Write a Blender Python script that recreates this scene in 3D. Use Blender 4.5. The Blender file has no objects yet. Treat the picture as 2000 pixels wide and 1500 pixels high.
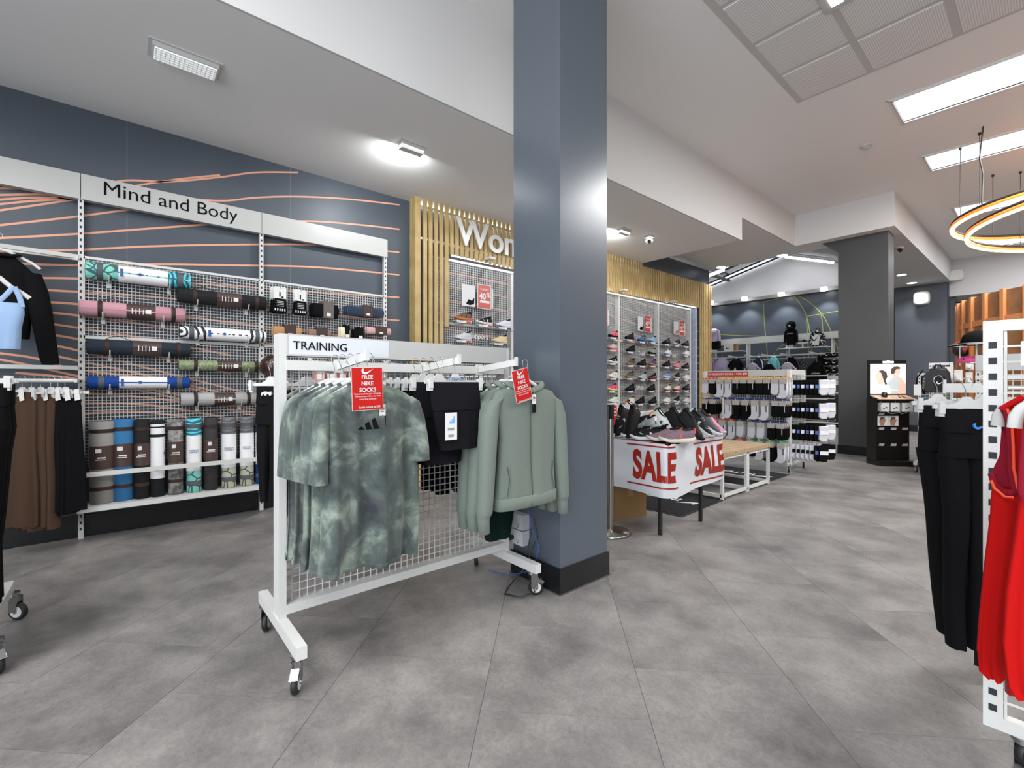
import bpy, math, random
from mathutils import Vector, Matrix
random.seed(7)
S = bpy.context.scene
COL = S.collection
PI = math.pi
# ---------------------------------------------------------------- camera, world, lights, exposure
FPX = 900.0; HC = 1.2
FW = Vector((-.7627, .6468, 0)).normalized(); RT = Vector((.6468, .7627, 0)).normalized()
cd = bpy.data.cameras.new('camera'); cam = bpy.data.objects.new('camera', cd); COL.objects.link(cam)
cd.sensor_fit = 'HORIZONTAL'; cd.sensor_width = 36; cd.lens = 36*FPX/2000; cd.clip_start = .02; cd.clip_end = 100
cd.shift_y = .0005
cam.location = (0, 0, HC)
cam.rotation_euler = (PI/2, 0, math.atan2(-FW.x, FW.y))
S.camera = cam
S.view_settings.view_transform = 'Standard'
try: S.view_settings.look = 'None'
except Exception: pass
S.view_settings.gamma = 1.0; S.view_settings.use_curve_mapping = False
S.view_settings.exposure = 0.75
S.cycles.max_bounces = 8; S.cycles.diffuse_bounces = 4; S.cycles.glossy_bounces = 3; S.cycles.transmission_bounces = 4
S.cycles.use_denoising = True
S.cycles.sample_clamp_indirect = 6
S.cycles.caustics_reflective = False; S.cycles.caustics_refractive = False
W = bpy.data.worlds.new('world'); S.world = W; W.use_nodes = True
bg = W.node_tree.nodes['Background']; bg.inputs[0].default_value = (.86, .92, 1, 1); bg.inputs[1].default_value = 3.3
def area(name, loc, sx, sy, power, rot=(0, 0, 0), col=(1, .995, .985)):
    l = bpy.data.lights.new(name, 'AREA'); l.shape = 'RECTANGLE'; l.size = sx; l.size_y = sy; l.energy = power; l.color = col
    o = bpy.data.objects.new(name, l); o.location = loc; o.rotation_euler = rot; COL.objects.link(o); return o
# unseen area lights added near ceiling height to fill the shop
area('ceiling_fill_a', (1.6, -.8, 4.2), 2.4, 2.0, 45)
area('ceiling_fill_b', (2.6, 3.5, 4.2), 2.4, 3.0, 100)
area('ceiling_fill_c', (-1.2, -1.6, 4.2), 2.0, 1.6, 85)
area('ceiling_fill_d', (-4.0, -2.2, 3.3), 1.2, 1.4, 22)
area('ceiling_fill_e', (1.5, 12.5, 4.2), 2.5, 2.5, 220)
area('ceiling_fill_f', (-3.9, 2.2, 3.35), .4, 3.6, 14)
area('ceiling_fill_g', (-3.9, 5.9, 3.35), .4, 2.2, 12)
area('ceiling_fill_h', (.6, 6.8, 4.2), 1.6, 2.6, 200)
area('roof_light', (-5.0, 13.0, 5.2), 2.4, 3.4, 190, (0, 0, 0), (.93, .96, 1))
area('front_fill', (2.6, -3.7, 1.6), 5.5, 2.6, 80, (math.radians(80), 0, math.radians(32)), (.95, .97, 1))  # added fill light aimed in from the unseen front of the shop
# ---------------------------------------------------------------- helpers
def ray(u, v):
    d = FW + RT*((u-1000)/FPX); return Vector((d.x, d.y, (751-v)/FPX))
def onx(u, v, X): r = ray(u, v); t = X/r.x; return Vector((X, r.y*t, HC+r.z*t))
def ony(u, v, Y): r = ray(u, v); t = Y/r.y; return Vector((r.x*t, Y, HC+r.z*t))
def onz(u, v, Z=0): r = ray(u, v); t = (Z-HC)/r.z; return Vector((r.x*t, r.y*t, Z))
def atd(u, v, d): r = ray(u, v); return Vector((r.x*d, r.y*d, HC+r.z*d))
def lin(h):
    if isinstance(h, str):
        h = h.lstrip('#'); c = [int(h[i:i+2], 16)/255 for i in (0, 2, 4)]
        return tuple(x/12.92 if x <= .04045 else ((x+.055)/1.055)**2.4 for x in c)
    return tuple(h)
MATS = {}
def mat(name, col, rough=.5, metal=0., noise=None, bump=None, emit=None, spec=None, sheen=0, alpha=None, trans=0, rnd=0, coord='pos'):
    """noise=(scale, colour2, lo, hi, detail)  bump=(scale, strength)"""
    if name in MATS: return MATS[name]
    m = bpy.data.materials.new(name); m.use_nodes = True; nt = m.node_tree; N = nt.nodes; L = nt.links
    b = N['Principled BSDF']; c = lin(col)
    b.inputs['Base Color'].default_value = (*c, 1); b.inputs['Roughness'].default_value = rough; b.inputs['Metallic'].default_value = metal
    if spec is None and rough >= .8: spec = .12
    if spec is not None: b.inputs['Specular IOR Level'].default_value = spec
    if trans: b.inputs['Transmission Weight'].default_value = trans
    if sheen: b.inputs['Sheen Weight'].default_value = sheen
    if alpha is not None: b.inputs['Alpha'].default_value = alpha
    if emit: b.inputs['Emission Color'].default_value = (*lin(emit[0]), 1); b.inputs['Emission Strength'].default_value = emit[1]
    if noise or bump:
        if coord == 'pos': tc = N.new('ShaderNodeNewGeometry').outputs['Position']
        else: tc = N.new('ShaderNodeTexCoord').outputs['Object']
    out = None
    if noise:
        sc, c2, lo, hi = noise[:4]
        n = N.new('ShaderNodeTexNoise'); n.inputs['Scale'].default_value = sc; n.inputs['Detail'].default_value = noise[4] if len(noise) > 4 else 4
        r = N.new('ShaderNodeValToRGB'); r.color_ramp.elements[0].position = lo; r.color_ramp.elements[1].position = hi
        r.color_ramp.elements[0].color = (*c, 1); r.color_ramp.elements[1].color = (*lin(c2), 1)
        L.new(tc, n.inputs['Vector']); L.new(n.outputs['Fac'], r.inputs[0]); out = r.outputs[0]
        L.new(out, b.inputs['Base Color'])
    if rnd:
        oi = N.new('ShaderNodeObjectInfo'); mr = N.new('ShaderNodeMapRange'); mr.inputs[3].default_value = 1-rnd; mr.inputs[4].default_value = 1+rnd
        L.new(oi.outputs['Random'], mr.inputs[0])
        hs = N.new('ShaderNodeHueSaturation'); L.new(mr.outputs[0], hs.inputs['Value'])
        if out: L.new(out, hs.inputs['Color'])
        else: hs.inputs['Color'].default_value = (*c, 1)
        L.new(hs.outputs[0], b.inputs['Base Color'])
    if bump:
        n = N.new('ShaderNodeTexNoise'); n.inputs['Scale'].default_value = bump[0]; n.inputs['Detail'].default_value = 3
        bp = N.new('ShaderNodeBump'); bp.inputs['Strength'].default_value = bump[1]; bp.inputs['Distance'].default_value = .01
        L.new(tc, n.inputs['Vector']); L.new(n.outputs['Fac'], bp.inputs['Height']); L.new(bp.outputs[0], b.inputs['Normal'])
    MATS[name] = m; return m
class MB:
    def __init__(s): s.v = []; s.f = []; s.mi = []; s.sm = []
    def add(s, vs, fs, mi=0, smooth=False):
        o = len(s.v); s.v += [tuple(v) for v in vs]
        for f in fs: s.f.append(tuple(i+o for i in f)); s.mi.append(mi); s.sm.append(smooth)
        return s
    def box(s, x0, x1, y0, y1, z0, z1, mi=0):
        if x0 > x1: x0, x1 = x1, x0
        if y0 > y1: y0, y1 = y1, y0
        if z0 > z1: z0, z1 = z1, z0
        return s.add([(x0,y0,z0),(x1,y0,z0),(x1,y1,z0),(x0,y1,z0),(x0,y0,z1),(x1,y0,z1),(x1,y1,z1),(x0,y1,z1)],
              [(0,3,2,1),(4,5,6,7),(0,1,5,4),(1,2,6,5),(2,3,7,6),(3,0,4,7)], mi)
    def obox(s, c, ax, ay, az, mi=0):   # oriented box: centre + three half-axis vectors
        c = Vector(c); ax = Vector(ax); ay = Vector(ay); az = Vector(az)
        vs = [c+ax*i+ay*j+az*k for k in (-1, 1) for (i, j) in ((-1,-1),(1,-1),(1,1),(-1,1))]
        return s.add(vs, [(0,3,2,1),(4,5,6,7),(0,1,5,4),(1,2,6,5),(2,3,7,6),(3,0,4,7)], mi)
    def bar(s, p0, p1, w, h, up=(0, 0, 1), mi=0):
        p0 = Vector(p0); p1 = Vector(p1); d = (p1-p0); l = d.length; d.normalize()
        up = Vector(up); sd = d.cross(up)
        if sd.length < 1e-4: sd = d.cross(Vector((1, 0, 0)))
        sd.normalize(); u = sd.cross(d)
        return s.obox((p0+p1)/2, d*l/2, sd*w/2, u*h/2, mi)
    def tube(s, pts, r, n=8, closed=False, mi=0, caps=True, rb=None, up=None):
        pts = [Vector(p) for p in pts]; m = len(pts); rings = []; prev = None
        rs = r if isinstance(r, (list, tuple)) else [r]*m
        for i, p in enumerate(pts):
            if closed: t = pts[(i+1) % m]-pts[i-1]
            else: t = pts[min(i+1, m-1)]-pts[max(i-1, 0)]
            t.normalize()
            if up is not None: a = t.cross(Vector(up))
            elif prev is None: a = t.cross(Vector((0, 0, 1)) if abs(t.z) < .9 else Vector((1, 0, 0)))
            else: a = prev-t*prev.dot(t)
            if a.length < 1e-6: a = t.cross(Vector((0, 1, 0)))
            a.normalize(); prev = a; b = t.cross(a); q = rb if rb else 1
            rings.append([p+(a*math.cos(2*PI*k/n)+b*q*math.sin(2*PI*k/n))*rs[i] for k in range(n)])
        return s.rings(rings, closed, caps, mi)
    def rings(s, rings, closed=False, caps=True, mi=0, smooth=True):
        n = len(rings[0]); vs = [v for r in rings for v in r]; fs = []
        m = len(rings)
        for i in range(m if closed else m-1):
            j = (i+1) % m
            for k in range(n): fs.append((i*n+k, i*n+(k+1) % n, j*n+(k+1) % n, j*n+k))
        s.add(vs, fs, mi, smooth)
        if caps and not closed:
            s.add(rings[0], [tuple(range(n))[::-1]], mi); s.add(rings[-1], [tuple(range(n))], mi)
        return s
    def cyl(s, p0, p1, r, n=16, r1=None, mi=0): return s.tube([p0, p1], [r, r if r1 is None else r1], n, mi=mi)
    def lathe(s, prof, c=(0, 0, 0), n=20, mi=0, axis='z', caps=True):
        rings = []
        for r, h in prof:
            ring = []
            for k in range(n):
                a = 2*PI*k/n; x, y = r*math.cos(a), r*math.sin(a)
                p = {'z': (x, y, h), 'x': (h, x, y), 'y': (x, h, y)}[axis]
                ring.append((p[0]+c[0], p[1]+c[1], p[2]+c[2]))
            rings.append(ring)
        return s.rings(rings, False, caps, mi)
    def prism(s, poly, o, ux, uy, th, mi=0):   # poly 2-D in plane (ux,uy), extruded +-th/2 along the normal
        o = Vector(o); ux = Vector(ux); uy = Vector(uy); nn = ux.cross(uy).normalized()*th/2; n = len(poly)
        a = [o+ux*x+uy*y-nn for x, y in poly]; b = [o+ux*x+uy*y+nn for x, y in poly]
        fs = [tuple(range(n))[::-1], tuple(range(n, 2*n))]+[(i, (i+1) % n, n+(i+1) % n, n+i) for i in range(n)]
        return s.add(a+b, fs, mi)
    def mesh(s, name, mats=(), off=(0, 0, 0)):
        me = bpy.data.meshes.new(name); ox, oy, oz = off
        me.from_pydata([(x-ox, y-oy, z-oz) for x, y, z in s.v], [], s.f)
        for m in (mats if isinstance(mats, (list, tuple)) else [mats]): me.materials.append(m)
        me.polygons.foreach_set('material_index', s.mi); me.polygons.foreach_set('use_smooth', s.sm); me.update(); return me
    def base(s):
        xs, ys, zs = zip(*s.v); return ((min(xs)+max(xs))/2, (min(ys)+max(ys))/2, min(zs))
def off_of(p):
    o = Vector((0, 0, 0))
    while p is not None: o += Vector(p.location); p = p.parent
    return o
def tag(o, label=None, cat=None, group=None, kind=None):
    if label: o['label'] = label
    if cat: o['category'] = cat
    if group: o['group'] = group
    if kind: o['kind'] = kind
    return o
def thing(name, label, cat, loc=(0, 0, 0), rz=0, group=None):
    o = bpy.data.objects.new(name, None); COL.objects.link(o); o.location = loc; o.rotation_euler = (0, 0, rz); o.empty_display_size = .05
    return tag(o, label, cat, group)
def part(name, mb, m, parent, label=None, local=False, kind=None, loc=None):
    """geometry in world coordinates (parents unrotated) unless local"""
    off = off_of(parent) if not local else Vector((0, 0, 0))
    me = mb.mesh(name, m, off) if isinstance(mb, MB) else mb
    o = bpy.data.objects.new(name, me); COL.objects.link(o); o.parent = parent
    if loc: o.location = loc
    if label: o['label'] = label
    if kind: o['kind'] = kind
    if name in ('mesh_panel', 'slot_row'): o['kind'] = 'stuff'
    return o
def solo(name, mb, m, label, cat, group=None, kind=None):
    b = mb.base(); o = bpy.data.objects.new(name, mb.mesh(name, m, b)); o.location = b; COL.objects.link(o)
    return tag(o, label, cat, group, kind)
def struct(name, mb, m, parent=None, label=None, cat=None):
    if parent: return part(name, mb, m, parent, label)
    o = bpy.data.objects.new(name, mb.mesh(name, m)); COL.objects.link(o); return tag(o, label, cat, None, 'structure')
def copy_tree(o, parent=None):
    c = o.copy(); COL.objects.link(c); c.parent = parent
    for ch in list(o.children): copy_tree(ch, c)
    return c
def dup(o, loc, label=None, rz=None, group=None):
    c = copy_tree(o); c.location = loc
    if rz is not None: c.rotation_euler = (0, 0, rz)
    if label: c['label'] = label
    if group: c['group'] = group
    return c
def textmb(st, o, ux, uy, height=None, width=None, th=.001, bold=0., mb=None, align='LEFT', sx=1., spacing=1.):
    """flat lettering laid in the plane (ux,uy) from the lower-left point o, scaled to cap height / width"""
    c = bpy.data.curves.new('lettering', 'FONT'); c.body = st; c.size = 1; c.offset = 0; c.extrude = 0; c.align_x = 'LEFT'
    c.resolution_u = 3; c.space_character = spacing
    ob = bpy.data.objects.new('lettering', c); me = bpy.data.meshes.new_from_object(ob)
    xs = [v.co.x for v in me.vertices]; ys = [v.co.y for v in me.vertices]
    x0, x1, y0, y1 = min(xs), max(xs), min(ys), max(ys); h = y1-y0; w = x1-x0
    kx = ky = None
    if height: ky = height/h
    if width: kx = width/w
    if kx is None: kx = ky*sx
    if ky is None: ky = kx
    o = Vector(o); ux = Vector(ux).normalized(); uy = Vector(uy).normalized(); nn = ux.cross(uy).normalized()*th
    sh = -w*kx/2 if align == 'CENTER' else 0
    mb = mb or MB()
    hv = min(bold, .03)*.9
    nd = ux.cross(uy).normalized()
    for q_, (ax, ay) in enumerate(((0, 0),) if hv <= 0 else ((-hv, 0), (hv, 0), (0, hv*.6), (0, -hv*.6))):
        mb.add([o+ux*((v.co.x-x0+ax)*kx+sh)+uy*((v.co.y-y0+ay)*ky)+nn+nd*(q_*max(ky*.0015, .00015)) for v in me.vertices], [tuple(p.vertices) for p in me.polygons])
    bpy.data.objects.remove(ob); bpy.data.curves.remove(c); bpy.data.meshes.remove(me)
    return mb
SW = [(0,.38),(.04,.2),(.14,.08),(.28,.02),(.45,.06),(.7,.24),(1,.5),(.72,.33),(.46,.22),(.3,.19),(.2,.24),(.17,.33),(.2,.5),(.09,.47)]
def swoosh(o, ux, uy, w, mb=None, th=.001):
    mb = mb or MB(); mb.prism([(x*w, y*w) for x, y in SW], o, ux, uy, th); return mb
def superring(cx, cy, z, a, b, n=28, e=.75, fold=0, fk=7, ph=0, zf=None, dirx=(0, 1, 0), diry=(1, 0, 0)):
    """horizontal ring: half width a along dirx, half depth b along diry"""
    out = []; dx = Vector(dirx); dy = Vector(diry)
    for k in range(n):
        t = 2*PI*k/n; c, s_ = math.cos(t), math.sin(t)
        x = math.copysign(abs(c)**e, c)*a; y = math.copysign(abs(s_)**e, s_)*b
        w = fold*(math.sin(fk*x/(a+1e-6)+ph)+.5*math.sin(2.3*fk*x/(a+1e-6)+ph*1.7))*(abs(s_)**.5)
        y += w*(1 if s_ > 0 else .8)
        zz = z+(zf(c, s_) if zf else 0)
        out.append(Vector((cx, cy, zz))+dx*x+dy*y)
    return out
ORD = ['frontmost', 'second', 'third', 'fourth', 'fifth', 'sixth', 'seventh', 'eighth', 'ninth', 'tenth', 'eleventh', 'twelfth']
# materials used everywhere
WHITE = mat('white_metal', '#c8c8c5', .38)
WHITE2 = mat('white_plastic', '#c2c2c0', .4)
CHROME = mat('chrome', '#a8a8a8', .26, 1)
BLACKP = mat('black_plastic', '#151515', .4)
RUBBER = mat('black_rubber', '#1a1a1a', .55)
BLACKF = mat('black_fabric', '#0d0d0f', .85, spec=.1, bump=(40, .2))
DARKF = mat('charcoal_fabric', '#131317', .85, spec=.1, bump=(40, .2))
RED = mat('sign_red', '#b51d17', .3)
INK = mat('black_ink', '#050506', .7, spec=.15)
PAPER = mat('white_card', '#d4d4d2', .5)
BLUEI = mat('blue_ink', '#27508c', .5)
CARD = mat('brown_card', '#3a2824', .6)
# ================================================================ the room
ZL, ZU, ZM = 3.38, 4.27, 3.72
XW, XF, YS, YB, XB, YF = -4.97, -3.06, 7.15, 9.35, -1.65, 15.8
def floor_mat(name):
    m = bpy.data.materials.new(name); m.use_nodes = True; nt = m.node_tree; N = nt.nodes; L = nt.links; b = N['Principled BSDF']
    g = N.new('ShaderNodeNewGeometry'); oi = N.new('ShaderNodeObjectInfo')
    ad = N.new('ShaderNodeVectorMath'); ad.operation = 'ADD'
    sc = N.new('ShaderNodeVectorMath'); sc.operation = 'SCALE'; sc.inputs[3].default_value = .16
    cmb = N.new('ShaderNodeCombineXYZ'); L.new(oi.outputs['Random'], cmb.inputs[0]); L.new(oi.outputs['Random'], cmb.inputs[2])
    L.new(cmb.outputs[0], sc.inputs[0]); L.new(g.outputs['Position'], ad.inputs[0]); L.new(sc.outputs[0], ad.inputs[1])
    def noise(s, d, r=.6):
        n = N.new('ShaderNodeTexNoise'); n.inputs['Scale'].default_value = s; n.inputs['Detail'].default_value = d; n.inputs['Roughness'].default_value = r
        L.new(ad.outputs[0], n.inputs['Vector']); return n.outputs['Fac']
    n1 = noise(2.6, 10, .62); n2 = noise(55, 9, .75); n3 = noise(170, 2)
    r1 = N.new('ShaderNodeValToRGB'); e = r1.color_ramp.elements; e[0].position = .3; e[0].color = (*lin('#5a5756'), 1); e[1].position = .74; e[1].color = (*lin('#95918e'), 1)
    L.new(n1, r1.inputs[0])
    r2 = N.new('ShaderNodeValToRGB'); e = r2.color_ramp.elements; e[0].position = .3; e[0].color = (.62, .62, .62, 1); e[1].position = .62; e[1].color = (1.12, 1.12, 1.12, 1)
    L.new(n2, r2.inputs[0])
    mx = N.new('ShaderNodeMix'); mx.data_type = 'RGBA'; mx.blend_type = 'MULTIPLY'; mx.inputs[0].default_value = .7
    L.new(r1.outputs[0], mx.inputs[6]); L.new(r2.outputs[0], mx.inputs[7])
    r3 = N.new('ShaderNodeValToRGB'); e = r3.color_ramp.elements; e[0].position = .27; e[0].color = (.5, .5, .5, 1); e[1].position = .36; e[1].color = (1, 1, 1, 1)
    L.new(n3, r3.inputs[0])
    m2 = N.new('ShaderNodeMix'); m2.data_type = 'RGBA'; m2.blend_type = 'MULTIPLY'; m2.inputs[0].default_value = .8
    L.new(mx.outputs[2], m2.inputs[6]); L.new(r3.outputs[0], m2.inputs[7])
    hs = N.new('ShaderNodeHueSaturation'); mr = N.new('ShaderNodeMapRange'); mr.inputs[3].default_value = .98; mr.inputs[4].default_value = 1.02
    L.new(oi.outputs['Random'], mr.inputs[0]); L.new(mr.outputs[0], hs.inputs['Value']); L.new(m2.outputs[2], hs.inputs['Color'])
    L.new(hs.outputs[0], b.inputs['Base Color'])
    b.inputs['Roughness'].default_value = .36; b.inputs['Specular IOR Level'].default_value = .45
    rr = N.new('ShaderNodeMapRange'); rr.inputs[3].default_value = .3; rr.inputs[4].default_value = .5; L.new(n2, rr.inputs[0]); L.new(rr.outputs[0], b.inputs['Roughness'])
    bp = N.new('ShaderNodeBump'); bp.inputs['Strength'].default_value = .12; bp.inputs['Distance'].default_value = .003
    L.new(n2, bp.inputs['Height']); L.new(bp.outputs[0], b.inputs['Normal'])
    return m
FLOORM = floor_mat('vinyl_tile'); FLOORS = mat('floor_seam', '#626162', .6)
fl = struct('floor', MB().box(-9.5, 6, -4, 18, -.12, -.002), FLOORS)
ts = .61; g_ = .0004
tile = MB().box(-ts/2+g_/2, ts/2-g_/2, -ts/2+g_/2, ts/2-g_/2, -.0019, .0).mesh('tile', FLOORM)
s2 = math.sqrt(2)
nt_ = 0
cand = []
for k in range(-14, 22):
    uc = (-.36+.865*(k+.5))
    for j in range(-16, 22):
        wc = 2.38+.8635*(j+.5)+(.43 if k % 2 else 0)
        x, y = (uc-wc)/2, (uc+wc)/2
        if x < -5.0 or x > 4.6 or y < -2.5 or y > 16.6: continue
        d = FW.x*x+FW.y*y; l = RT.x*x+RT.y*y
        if d < .3 or abs(l/(d+.5)) > 1.35: continue
        cand.append((d, x, y))
cand.sort()
for d, x, y in cand[:299]:
    o = bpy.data.objects.new('tile', tile); o.location = (x, y, 0); o.rotation_euler = (0, 0, PI/4); o.parent = fl; COL.objects.link(o)
far = MB()
for d, x, y in cand[299:]:
    h = (ts-g_)/2*s2
    far.add([(x-h, y, 0), (x, y-h, 0), (x+h, y, 0), (x, y+h, 0)], [(0, 1, 2, 3)])
if far.v:
    t = part('distant_tiles', far, FLOORM, fl); t['kind'] = 'stuff'
rest = MB().box(4.9, 6, -4, 18, -.0019, 0).box(-9.5, -5.0, 9.9, 16, -.0019, 0); part('floor_edge', rest, FLOORM, fl)
CEIL = mat('ceiling_paint', '#eeedeb', .9, spec=.1)
CEILW = mat('white_plaster', '#d3d2d0', .85, spec=.2)
SLATE = mat('slate_wall', '#4a525b', .42, noise=(1.1, '#444b54', .3, .7), spec=.4)
SLATE2 = mat('slate_paint', '#4f545b', .36, noise=(2, '#4a4f56', .3, .7))
SKIRT = mat('black_skirting', '#131416', .28)
ce = struct('ceiling', MB().box(-9, XF-.02, -4, YS-.01, ZL, ZL+.25), CEIL)
# upper ceiling with skylight openings
sky_y = [(6.38, 6.99), (8.27, 8.87), (11.06, 11.68), (14.1, 14.85)]
up = MB(); y = -4; SX0, SX1 = -1.14, 2.2
for a, b in sky_y: up.box(XF, 6, y, a, ZU, ZU+.2); up.box(XF, SX0, a, b, ZU, ZU+.2); up.box(SX1, 6, a, b, ZU, ZU+.2); y = b
up.box(XF, 6, y, 18, ZU, ZU+.2)
struct('upper_ceiling', up, CEIL, ce, 'raised grey ceiling')
struct('mid_ceiling', MB().box(-9, XF-.02, YS, 9.93, ZM, ZM+.2).box(XF-.02, XB-.02, YB+.02, 9.93, ZM, ZM+.02), CEIL, ce)
struct('bulkhead', MB().box(XF-.02, XF+.0, -4, YS, ZL-.001, ZU).box(XF-.02, XF, YS, YB, ZM-.001, ZU).box(XF-.02, XB, YB, YB+.02, ZM-.001, ZU)
       .box(XB-.02, XB, YB+.02, YF-.13, ZM-.001, ZU).box(-2.75, XB-.02, 9.95, YF, ZM, ZM+.03).box(-2.78, -2.75, 9.95, YF, ZM, 6.2)
       .box(-9, -2.75, 9.93, 9.96, ZM+.01, 6.2), CEILW, ce, 'white plaster bulkhead between the two ceiling levels')
struct('ceiling_riser', MB().box(-9, XF-.02, YS-.01, YS, ZL, ZM+.2), CEILW, ce)
# skylights
SKYM = mat('skylight_diffuser', '#f4f6ff', .5, emit=('#eef1ff', 1.5))
for i, (a, b) in enumerate(sky_y):
    w = thing('window_%d' % (i+1), None, None, ((SX0+SX1)/2, (a+b)/2, ZU)); w['kind'] = 'structure'
    part('pane', MB().box(SX0-.0, SX1, a, b, ZU+.012, ZU+.02), SKYM, w)
    f = MB()
    for q, zz in ((.05, .004), (.03, .008), (.012, .012)):
        f.box(SX0-q, SX0-q+.012, a-q, b+q, ZU-zz, ZU+.05).box(SX0-q, SX1+q, a-q, a-q+.012, ZU-zz, ZU+.05).box(SX0-q, SX1+q, b+q-.012, b+q, ZU-zz, ZU+.05)
    part('window_frame', f, mat('skylight_frame', '#f0efec', .5), w)
# perforated acoustic panels let into the ceiling
def perf():
    m = bpy.data.materials.new('perforated_panel'); m.use_nodes = True; nt = m.node_tree; N = nt.nodes; L = nt.links; b = N['Principled BSDF']
    g = N.new('ShaderNodeNewGeometry'); v = N.new('ShaderNodeVectorMath'); v.operation = 'SCALE'; v.inputs[3].default_value = 1/.016
    fr = N.new('ShaderNodeVectorMath'); fr.operation = 'FRACTION'; sb = N.new('ShaderNodeVectorMath'); sb.operation = 'SUBTRACT'; sb.inputs[1].default_value = (.5, .5, 0)
    ml = N.new('ShaderNodeVectorMath'); ml.operation = 'MULTIPLY'; ml.inputs[1].default_value = (1, 1, 0)
    le = N.new('ShaderNodeVectorMath'); le.operation = 'LENGTH'; gt = N.new('ShaderNodeMath'); gt.operation = 'GREATER_THAN'; gt.inputs[1].default_value = .3
    L.new(g.outputs['Position'], v.inputs[0]); L.new(v.outputs[0], fr.inputs[0]); L.new(fr.outputs[0], sb.inputs[0]); L.new(sb.outputs[0], ml.inputs[0]); L.new(ml.outputs[0], le.inputs[0]); L.new(le.outputs['Value'], gt.inputs[0])
    mx = N.new('ShaderNodeMix'); mx.data_type = 'RGBA'; mx.inputs[6].default_value = (*lin('#bdbbb8'), 1); mx.inputs[7].default_value = (*lin('#e8e7e5'), 1)
    L.new(gt.outputs[0], mx.inputs[0]); L.new(mx.outputs[2], b.inputs['Base Color']); b.inputs['Roughness'].default_value = .9; return m
PERF = perf()
pan = None
for ix in range(8):
    for iy in range(-2, 5):
        x0 = -1.79+.62*ix; y1 = 5.62-.63*(4-iy)+.0; 
        if ix < 1 and False: continue
        mb = MB().box(x0+.03, x0+.59, y1-.6, y1-.03, ZU-.006, ZU)
        part('perforated_panel', mb, PERF, ce)
jm = MB()
for ix in range(9): x = -1.79+.62*ix; jm.box(x-.03, x+.03, 1.3, 5.62, ZU-.003, ZU)
for iy in range(8): y = 5.62-.63*iy-.015; jm.box(-1.82, 3.2, y-.02, y+.02, ZU-.0035, ZU)
part('panel_joint_strip', jm, mat('joint_white', '#c6c4c0', .8), ce)
# ---- left wall with the wave mural
wl = struct('wall_left', MB().box(XW-.2, XW, -4, 9.95, 0, ZM), SLATE)
struct('wall_return', MB().box(-9.2, XW-.2, 9.75, 9.95, 0, ZM), SLATE, wl)
struct('baseboard_left', MB().box(XW, XW+.018, -4, 9.95, 0, .17), SKIRT)
WAVE = mat('mural_line', '#d99a7e', .5)
def wave(pts, w=.017):
    # pts: (u, v) samples of a painted line on the wall, smoothed
    P = [onx(u, v, XW) for u, v in pts]; q = []
    for i in range(len(P)-1):
        p0 = P[max(i-1, 0)]; p1 = P[i]; p2 = P[i+1]; p3 = P[min(i+2, len(P)-1)]
        for k in range(8):
            t = k/8; q.append(.5*((2*p1)+(p2-p0)*t+(2*p0-5*p1+4*p2-p3)*t*t+(3*p1-p0-3*p2+p3)*t*t*t))
    q.append(P[-1]); mb = MB(); vs = []
    for p in q: vs += [(XW+.0015, p.y, p.z-w/2), (XW+.0015, p.y, p.z+w/2)]
    mb.add(vs, [(2*i, 2*i+2, 2*i+3, 2*i+1) for i in range(len(q)-1)])
    part('mural_line', mb, WAVE, wl)
waves = [
 [(0,368),(60,369),(150,374),(240,353),(330,355),(430,346),(500,337),(582,337)],
 [(0,381),(90,380),(150,388),(260,364),(350,350),(430,342)],
 [(0,390),(70,386),(150,388)],
 [(0,399),(70,392),(150,388)],
 [(0,411),(70,401),(150,389),(240,376),(420,392),(500,386),(582,384),(680,389),(780,400)],
 [(0,440),(150,423),(270,408),(420,397)],
 [(0,465),(150,457),(300,446),(450,436),(600,432),(700,439),(780,448)],
 [(0,491),(150,488),(300,481),(450,478),(600,478),(700,485),(780,493)],
 [(40,515),(150,518),(300,516),(450,518),(600,521),(700,529),(780,537)],
 [(70,543),(150,544),(300,550),(450,558),(600,570),(780,581)],
 [(80,566),(150,570),(300,580),(450,596),(600,612),(780,626)],
 [(85,590),(150,594),(300,610),(450,630),(600,648),(780,668)],
 [(90,610),(150,616),(300,636),(450,660),(600,682)],
 [(95,632),(150,640),(300,664),(450,694)],
 [(100,654),(150,662),(300,694),(450,730)],
 [(105,675),(150,684),(300,722),(500,772)],
 [(108,695),(150,704),(300,736),(500,784)],
 [(0,690),(70,700),(150,722),(300,742),(500,790)],
 [(0,702),(70,716),(150,734),(300,762),(500,800)],
 [(30,728),(150,740),(300,768),(500,812)],
 [(160,768),(300,778),(500,806)],[(160,788),(300,792),(500,826)],[(160,808),(300,806),(500,838)]]
for w_ in waves: wave(w_)
for k in range(13):  # the lines run on behind the shoe bays
    z0 = 2.95-.19*k
    P = [ (y, z0+.10*math.sin((y-2.9)*.75+k*.22)-.05*(y-2.9)*(1 if k < 8 else -.6)) for y in [2.9+.35*i for i in range(20)]]
    mb = MB(); vs = []
    for y, z in P: vs += [(XW+.0015, y, z-.008), (XW+.0015, y, z+.008)]
    mb.add(vs, [(2*i, 2*i+2, 2*i+3, 2*i+1) for i in range(len(P)-1)]); part('mural_line', mb, WAVE, wl)
for y in (onx(248, 330, XW).y, onx(567, 400, XW).y, onx(248, 330, XW).y-1.2):
    part('panel_joint', MB().box(XW, XW+.001, y-.002, y+.002, .17, ZL), mat('joint_grey', '#6b747c', .5), wl)
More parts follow.
